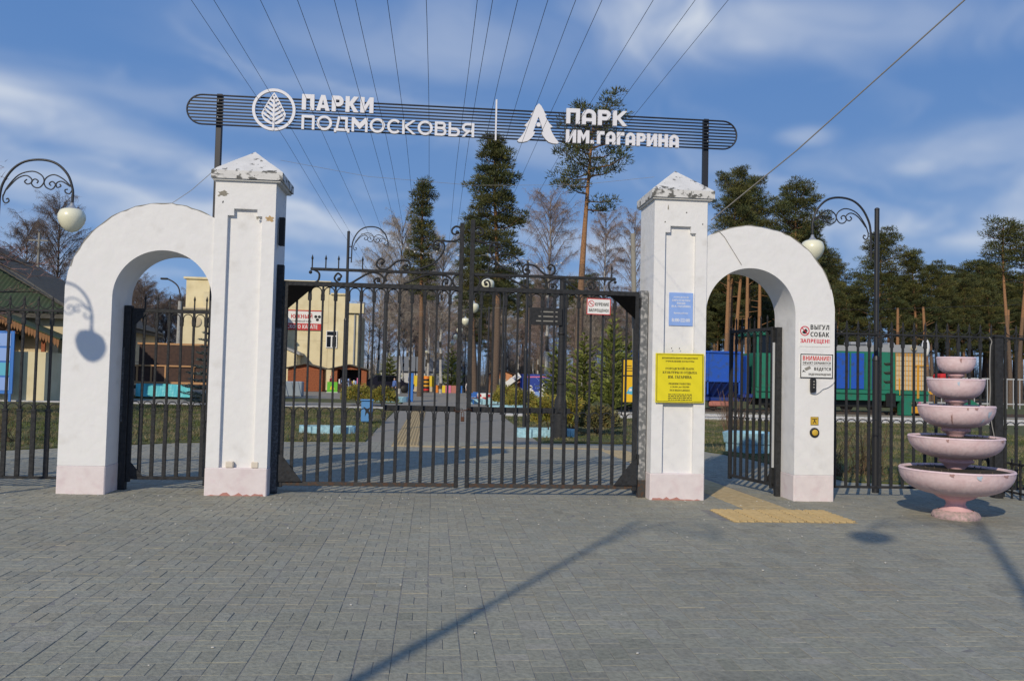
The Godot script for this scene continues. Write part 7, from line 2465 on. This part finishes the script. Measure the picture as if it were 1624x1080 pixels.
	# undergrowth that closes the view at the foot of the woods
	var th := MB.new()
	rng.seed = 800
	for i in 34:
		var g := rf(0.6, 1.3)
		th.col = Color(0.27 * g, 0.23 * g, 0.185 * g)
		var p := Vector3(rf(-1.6, 1.6), 0, rf(-1, 1))
		var q := p + Vector3(rf(-0.5, 0.5), rf(1.6, 4.6), rf(-0.5, 0.5))
		th.tube(PackedVector3Array([p, p.lerp(q, 0.5) + Vector3(rf(-0.1, 0.1), 0, 0), q]), 0.035, 0.01, 3, false)
		for z in 12:
			var o := p.lerp(q, rf(0.25, 1.0))
			var d := Vector3(rf(-1, 1), rf(0.0, 1.0), rf(-1, 1)) * rf(0.5, 1.1)
			th.blade(o, o + d, d.cross(Vector3(rf(-1, 1), 0.2, rf(-1, 1))).normalized() * 0.016)
	var mm := MultiMesh.new()
	mm.transform_format = MultiMesh.TRANSFORM_3D
	mm.mesh = th.done()
	var spots: Array[Transform3D] = []
	for i in 190:
		var x := rf(-10, 105)
		var z := rf(-135, -90) if x < 40 else rf(-130, -96)
		if x < -1 and z > -100:
			continue
		var s := rf(0.8, 1.5)
		spots.append(Transform3D(Basis(Vector3.UP, rf(0, TAU)).scaled(Vector3(s, s, s)), Vector3(x, 0, z)))
	mm.instance_count = spots.size()
	for i in spots.size():
		mm.set_instance_transform(i, spots[i])
	var o := MultiMeshInstance3D.new()
	o.name = "undergrowth"
	o.multimesh = mm
	o.material_override = M.twig
	o.set_meta("kind", "stuff")
	o.set_meta("label", "brown leafless undergrowth at the foot of the far woods")
	add_child(o)


# ------------------------------------------------------------------ wires
func make_wires() -> void:
	rng.seed = 30
	var ks := [-0.653, -0.595, -0.470, -0.368, -0.266, -0.208, -0.125, -0.025, 0.108, 0.150, 0.219, 0.300, 0.371, 0.436, 0.566, 0.675, 0.763]
	var nth := ["first", "second", "third", "fourth", "fifth", "sixth", "seventh", "eighth", "ninth", "tenth", "eleventh", "twelfth", "thirteenth", "fourteenth", "fifteenth", "sixteenth", "seventeenth"]
	for i in ks.size():
		var x: float = (ks[i] - 0.023) * 2.75
		var p := PackedVector3Array()
		var far_end := -26.64 + 1.087 * x
		for k in 28:
			var z := lerpf(16.0, far_end, k / 27.0)
			p.append(Vector3(x + 0.01 * sin(k * 0.9 + i), 4.40 - 0.05 * sin(PI * fposmod(k / 9.0, 1.0)), z))
		var s := MB.new()
		s.tube(p, 0.0023, -1, 4, false)
		tag(part("overhead_wire", s.done(), M.wire, self), nth[i] + " thin overhead wire from the left, running over the gate into the park", "wire", "overhead light strings")
	var s := MB.new()
	s.tube(PackedVector3Array([Vector3(-2.2, 4.55, -0.6), Vector3(-1.0, 4.42, -0.8), Vector3(0.5, 4.36, -0.8), Vector3(2.0, 4.43, -0.8), Vector3(3.1, 4.55, -0.6)]), 0.0025, -1, 5, false)
	tag(part("cross_cable", s.done(), M.pale_wire, self), "pale cross cable strung between the two gate pillars carrying the wires", "cable")
	s = MB.new()
	s.tube(PackedVector3Array([Vector3(-2.35, 4.40, -29.2), Vector3(2.80, 4.40, -23.6)]), 0.005, -1, 5, false)
	tag(part("cross_cable", s.done(), M.pale_wire, self), "far cross cable between two poles beside the path, where the overhead wires end", "cable")
	# cable that comes down from the upper right to the right pillar
	s = MB.new()
	s.tube(PackedVector3Array([Vector3(3.79, 3.86, -0.1), Vector3(4.4, 4.5, 1.3), Vector3(5.2, 5.5, 3.4), Vector3(6.3, 6.9, 6.2), Vector3(8.6, 9.9, 12.0), Vector3(12.0, 14.3, 20.5)]), 0.008, -1, 6, false)
	tag(part("stay_cable", s.done(), M.pale_wire, self), "thick grey cable slanting down from the upper right to the right archway", "cable")
	s = MB.new()
	s.tube(PackedVector3Array([Vector3(3.76, 3.80, -0.012), Vector3(3.95, 3.62, -0.012), Vector3(4.2, 3.24, -0.012)]), 0.004, -1, 5, false)
	tag(part("wall_cable", s.done(), M.pale_wire, self), "thin cable running down the face of the right archway", "cable")
	s = MB.new()
	s.tube(PackedVector3Array([Vector3(5.5, 2.9, -0.8), Vector3(5.85, 2.45, -0.7), Vector3(6.05, 2.34, -0.6)]), 0.004, -1, 5, false)
	tag(part("fence_cable", s.done(), M.pale_wire, self), "thin pale cable between the right archway and the fence rail", "cable")
	s = MB.new()
	s.tube(PackedVector3Array([Vector3(-2.97, 4.25, -0.1), Vector3(-3.3, 4.02, -0.3), Vector3(-3.62, 3.82, -0.4)]), 0.004, -1, 5, false)
	tag(part("roof_cable", s.done(), M.pale_wire, self), "thin pale cable from the left pillar's cap to the left archway's top", "cable")
	# fairy lights looped over the gate crest
	var t := thing("fairy_lights", "drooping string of small orange and white fairy lights over the gate crest", "fairy lights", Vector3(0.4, 3.2, -0.42))
	var run := catmull([-1.45, 0.34, -1.2, 0.29, -0.9, 0.20, -0.6, 0.10, -0.3, 0.13, 0.0, 0.07, 0.3, 0.10, 0.55, -0.03, 0.8, 0.06, 1.1, -0.04, 1.35, 0.04], 6)
	s = MB.new()
	s.tube(run, 0.004, -1, 4, false)
	part("cord", s.done(), M.pale_wire, t)
	for i in range(8, run.size(), 2):
		s = MB.new()
		s.ball(run[i] + Vector3(rf(-0.01, 0.01), rf(-0.015, 0.02), 0), Vector3.ONE * rf(0.007, 0.012), 6, 4)
		part("bulb", s.done(), [M.white, M.orange, M.white, M.pale_grey][i % 4], t)
	s = MB.new()
	for x in [[-40.0, -30.0], [34.0, 60.0]]:
		pass
	s.tube(PackedVector3Array([Vector3(30, 8.6, -70), Vector3(44, 9.0, -70), Vector3(60, 9.9, -68), Vector3(85, 11.5, -66)]), 0.02, -1, 4, false)
	tag(part("power_line", s.done(), M.wire, self), "far dark power line above the forest at the right edge", "cable")


# ------------------------------------------------------------------ people
# one continuous skin round a posed skeleton, coloured by the nearest bone
func figure(bones: Array, cell: float) -> ArrayMesh:
	var lo := Vector3(INF, INF, INF)
	var hi := -lo
	for b in bones:
		for i in 2:
			var r: Vector3 = Vector3.ONE * (b[2 + i] + 0.05)
			lo = lo.min(b[i] - r)
			hi = hi.max(b[i] + r)
	var n := Vector3i(((hi - lo) / cell).ceil()) + Vector3i.ONE * 2
	var val := PackedFloat32Array()
	val.resize(n.x * n.y * n.z)
	val.fill(1.0)
	var idx := func(i: int, j: int, k: int) -> int: return (k * n.y + j) * n.x + i
	for b in bones:
		var p: Vector3 = b[0]
		var d: Vector3 = b[1] - p
		var dd := maxf(d.length_squared(), 1e-8)
		var m := maxf(b[2], b[3]) + 0.07
		var a0 := Vector3i(((p.min(b[1]) - Vector3.ONE * m - lo) / cell).floor()).clamp(Vector3i.ZERO, n - Vector3i.ONE)
		var a1 := Vector3i(((p.max(b[1]) + Vector3.ONE * m - lo) / cell).ceil()).clamp(Vector3i.ZERO, n - Vector3i.ONE)
		for k in range(a0.z, a1.z + 1):
			for j in range(a0.y, a1.y + 1):
				for i in range(a0.x, a1.x + 1):
					var q := lo + Vector3(i, j, k) * cell - p
					var t := clampf(q.dot(d) / dd, 0.0, 1.0)
					var e := (q - d * t).length() - lerpf(b[2], b[3], t)
					var at: int = (k * n.y + j) * n.x + i
					var o := val[at]
					var h := clampf(0.5 + 0.5 * (o - e) / 0.035, 0.0, 1.0)
					val[at] = minf(o, lerpf(o, e, h) - 0.035 * h * (1.0 - h))
	var vert := {}
	var s := MB.new()
	var cellv := func(i: int, j: int, k: int) -> Vector3:
		var key: int = idx.call(i, j, k)
		if vert.has(key):
			return vert[key]
		var sum := Vector3()
		var c := 0
		for ax in 3:
			for u in 2:
				for w in 2:
					var g := Vector3i(i, j, k)
					g[(ax + 1) % 3] += u
					g[(ax + 2) % 3] += w
					var g2 := g
					g2[ax] += 1
					var va := val[(g.z * n.y + g.y) * n.x + g.x]
					var vb := val[(g2.z * n.y + g2.y) * n.x + g2.x]
					if (va < 0.0) != (vb < 0.0):
						sum += Vector3(g).lerp(Vector3(g2), va / (va - vb))
						c += 1
		var r: Vector3 = lo + (sum / maxf(c, 1)) * cell
		vert[key] = r
		return r
	var tint := func(p: Vector3) -> Color:
		var best := INF
		var col := Color.WHITE
		for b in bones:
			var d: Vector3 = b[1] - b[0]
			var t := clampf((p - b[0]).dot(d) / maxf(d.length_squared(), 1e-8), 0.0, 1.0)
			var e: float = (p - b[0] - d * t).length() - lerpf(b[2], b[3], t)
			if e < best:
				best = e
				col = b[4]
		return col
	for k in range(1, n.z - 1):
		for j in range(1, n.y - 1):
			for i in range(1, n.x - 1):
				var v0 := val[(k * n.y + j) * n.x + i]
				for ax in 3:
					var g := Vector3i(i, j, k)
					g[ax] += 1
					var v1 := val[(g.z * n.y + g.y) * n.x + g.x]
					if (v0 < 0.0) == (v1 < 0.0):
						continue
					var q := []
					for o in [[0, 0], [-1, 0], [-1, -1], [0, -1]]:
						var cc := Vector3i(i, j, k)
						cc[(ax + 1) % 3] += o[0]
						cc[(ax + 2) % 3] += o[1]
						q.append(cellv.call(cc.x, cc.y, cc.z))
					var out := Vector3()
					out[ax] = 1.0 if v0 < 0.0 else -1.0
					s.col = tint.call((q[0] + q[2]) * 0.5)
					s.quad(q[0], q[1], q[2], q[3], out)
	return s.done()

func skeleton(coat: Color, legs: Color, hair: Color, arm_l: Array, arm_r: Array, step: float) -> Array:
	var skin := Color(0.50, 0.32, 0.24)
	var shoe := Color(0.03, 0.03, 0.03)
	var b := []
	b.append([Vector3(0, 0.96, 0), Vector3(0, 1.12, 0.01), 0.125, 0.12, coat])
	b.append([Vector3(0, 1.12, 0.01), Vector3(0, 1.36, 0), 0.12, 0.14, coat])
	b.append([Vector3(-0.13, 1.39, 0), Vector3(0.13, 1.39, 0), 0.075, 0.075, coat])
	b.append([Vector3(0, 1.42, 0), Vector3(0, 1.52, 0.01), 0.055, 0.05, skin])
	b.append([Vector3(0, 1.58, 0.025), Vector3(0, 1.63, 0.01), 0.075, 0.085, skin])
	b.append([Vector3(0, 1.575, 0.095), Vector3(0, 1.595, 0.10), 0.014, 0.012, skin])
	b.append([Vector3(-0.085, 1.585, 0), Vector3(-0.088, 1.605, 0), 0.014, 0.016, skin])
	b.append([Vector3(0.085, 1.585, 0), Vector3(0.088, 1.605, 0), 0.014, 0.016, skin])
	b.append([Vector3(0, 1.655, -0.02), Vector3(0, 1.60, -0.045), 0.082, 0.07, hair])
	for s in [-1.0, 1.0]:
		var z: float = s * step
		b.append([Vector3(s * 0.09, 0.93, 0), Vector3(s * 0.10, 0.50, z * 0.5 + 0.02), 0.095, 0.062, legs])
		b.append([Vector3(s * 0.10, 0.50, z * 0.5 + 0.02), Vector3(s * 0.105, 0.09, z), 0.06, 0.042, legs])
		b.append([Vector3(s * 0.105, 0.045, z - 0.02), Vector3(s * 0.115, 0.04, z + 0.15), 0.042, 0.036, shoe])
		var a: Array = arm_l if s < 0.0 else arm_r
		b.append([Vector3(s * 0.20, 1.37, 0), a[0], 0.062, 0.047, coat])
		b.append([a[0], a[1], 0.046, 0.034, coat])
		var d: Vector3 = (a[1] - a[0]).normalized()
		b.append([a[1], a[1] + d * 0.08, 0.034, 0.036, skin])
		var sd := d.cross(Vector3.BACK).normalized()
		for f in 4:
			var o: Vector3 = sd * (f - 1.5) * 0.019
			b.append([a[1] + d * 0.08 + o, a[1] + d * ([0.145, 0.16, 0.155, 0.135][f]) + o + Vector3(0, 0, 0.015), 0.010, 0.008, skin])
		b.append([a[1] + d * 0.03 + Vector3(0, 0, 0.02), a[1] + d * 0.08 + Vector3(0, 0, 0.055), 0.012, 0.009, skin])
	return b

func make_people() -> void:
	var rest := [[Vector3(-0.27, 1.10, -0.01), Vector3(-0.27, 0.86, 0.05)], [Vector3(0.27, 1.10, -0.01), Vector3(0.27, 0.86, 0.05)]]
	var hold := [[Vector3(-0.34, 1.14, 0.05), Vector3(-0.52, 1.05, 0.14)], [Vector3(0.32, 1.18, 0.08), Vector3(0.45, 1.32, 0.20)]]
	var people := [
		["person in black clothes behind the golden shrubs holding the slanting white board", Vector3(4.72, 0, -40.9), 0.86, Color(0.02, 0.02, 0.022), Color(0.02, 0.02, 0.025), Color(0.05, 0.03, 0.02), hold, 0.03, 0.2],
		["person in a blue jacket standing on the left side of the far path", Vector3(-2.75, 0, -49.4), 0.70, Color(0.10, 0.18, 0.45), Color(0.02, 0.02, 0.03), Color(0.03, 0.02, 0.015), rest, 0.10, -0.8],
		["person in a pale top and dark trousers right of the far path", Vector3(2.35, 0, -46.5), 0.68, Color(0.60, 0.55, 0.54), Color(0.03, 0.03, 0.04), Color(0.06, 0.035, 0.02), rest, 0.06, 0.5],
		["person in dark clothes standing at the open kiosk's hatch", Vector3(-6.9, 0, -54.6), 0.78, Color(0.025, 0.022, 0.03), Color(0.03, 0.03, 0.04), Color(0.10, 0.06, 0.03), rest, 0.05, 2.6],
		["small person in light blue trousers in front of the open kiosk", Vector3(-6.35, 0, -54.2), 0.62, Color(0.05, 0.05, 0.07), Color(0.30, 0.38, 0.55), Color(0.12, 0.07, 0.03), rest, 0.05, 3.4],
		["person in a red and dark outfit left of the open kiosk's hatch", Vector3(-7.75, 0, -54.2), 0.72, Color(0.30, 0.06, 0.07), Color(0.03, 0.03, 0.05), Color(0.03, 0.02, 0.02), rest, 0.08, 1.2]]
	for q in people:
		var t := thing("person", q[0], "person", q[1], q[8])
		part("body", figure(skeleton(q[3], q[4], q[5], q[6][0], q[6][1], q[7]), 0.026), M.body, t)
		t.scale = Vector3.ONE * q[2]
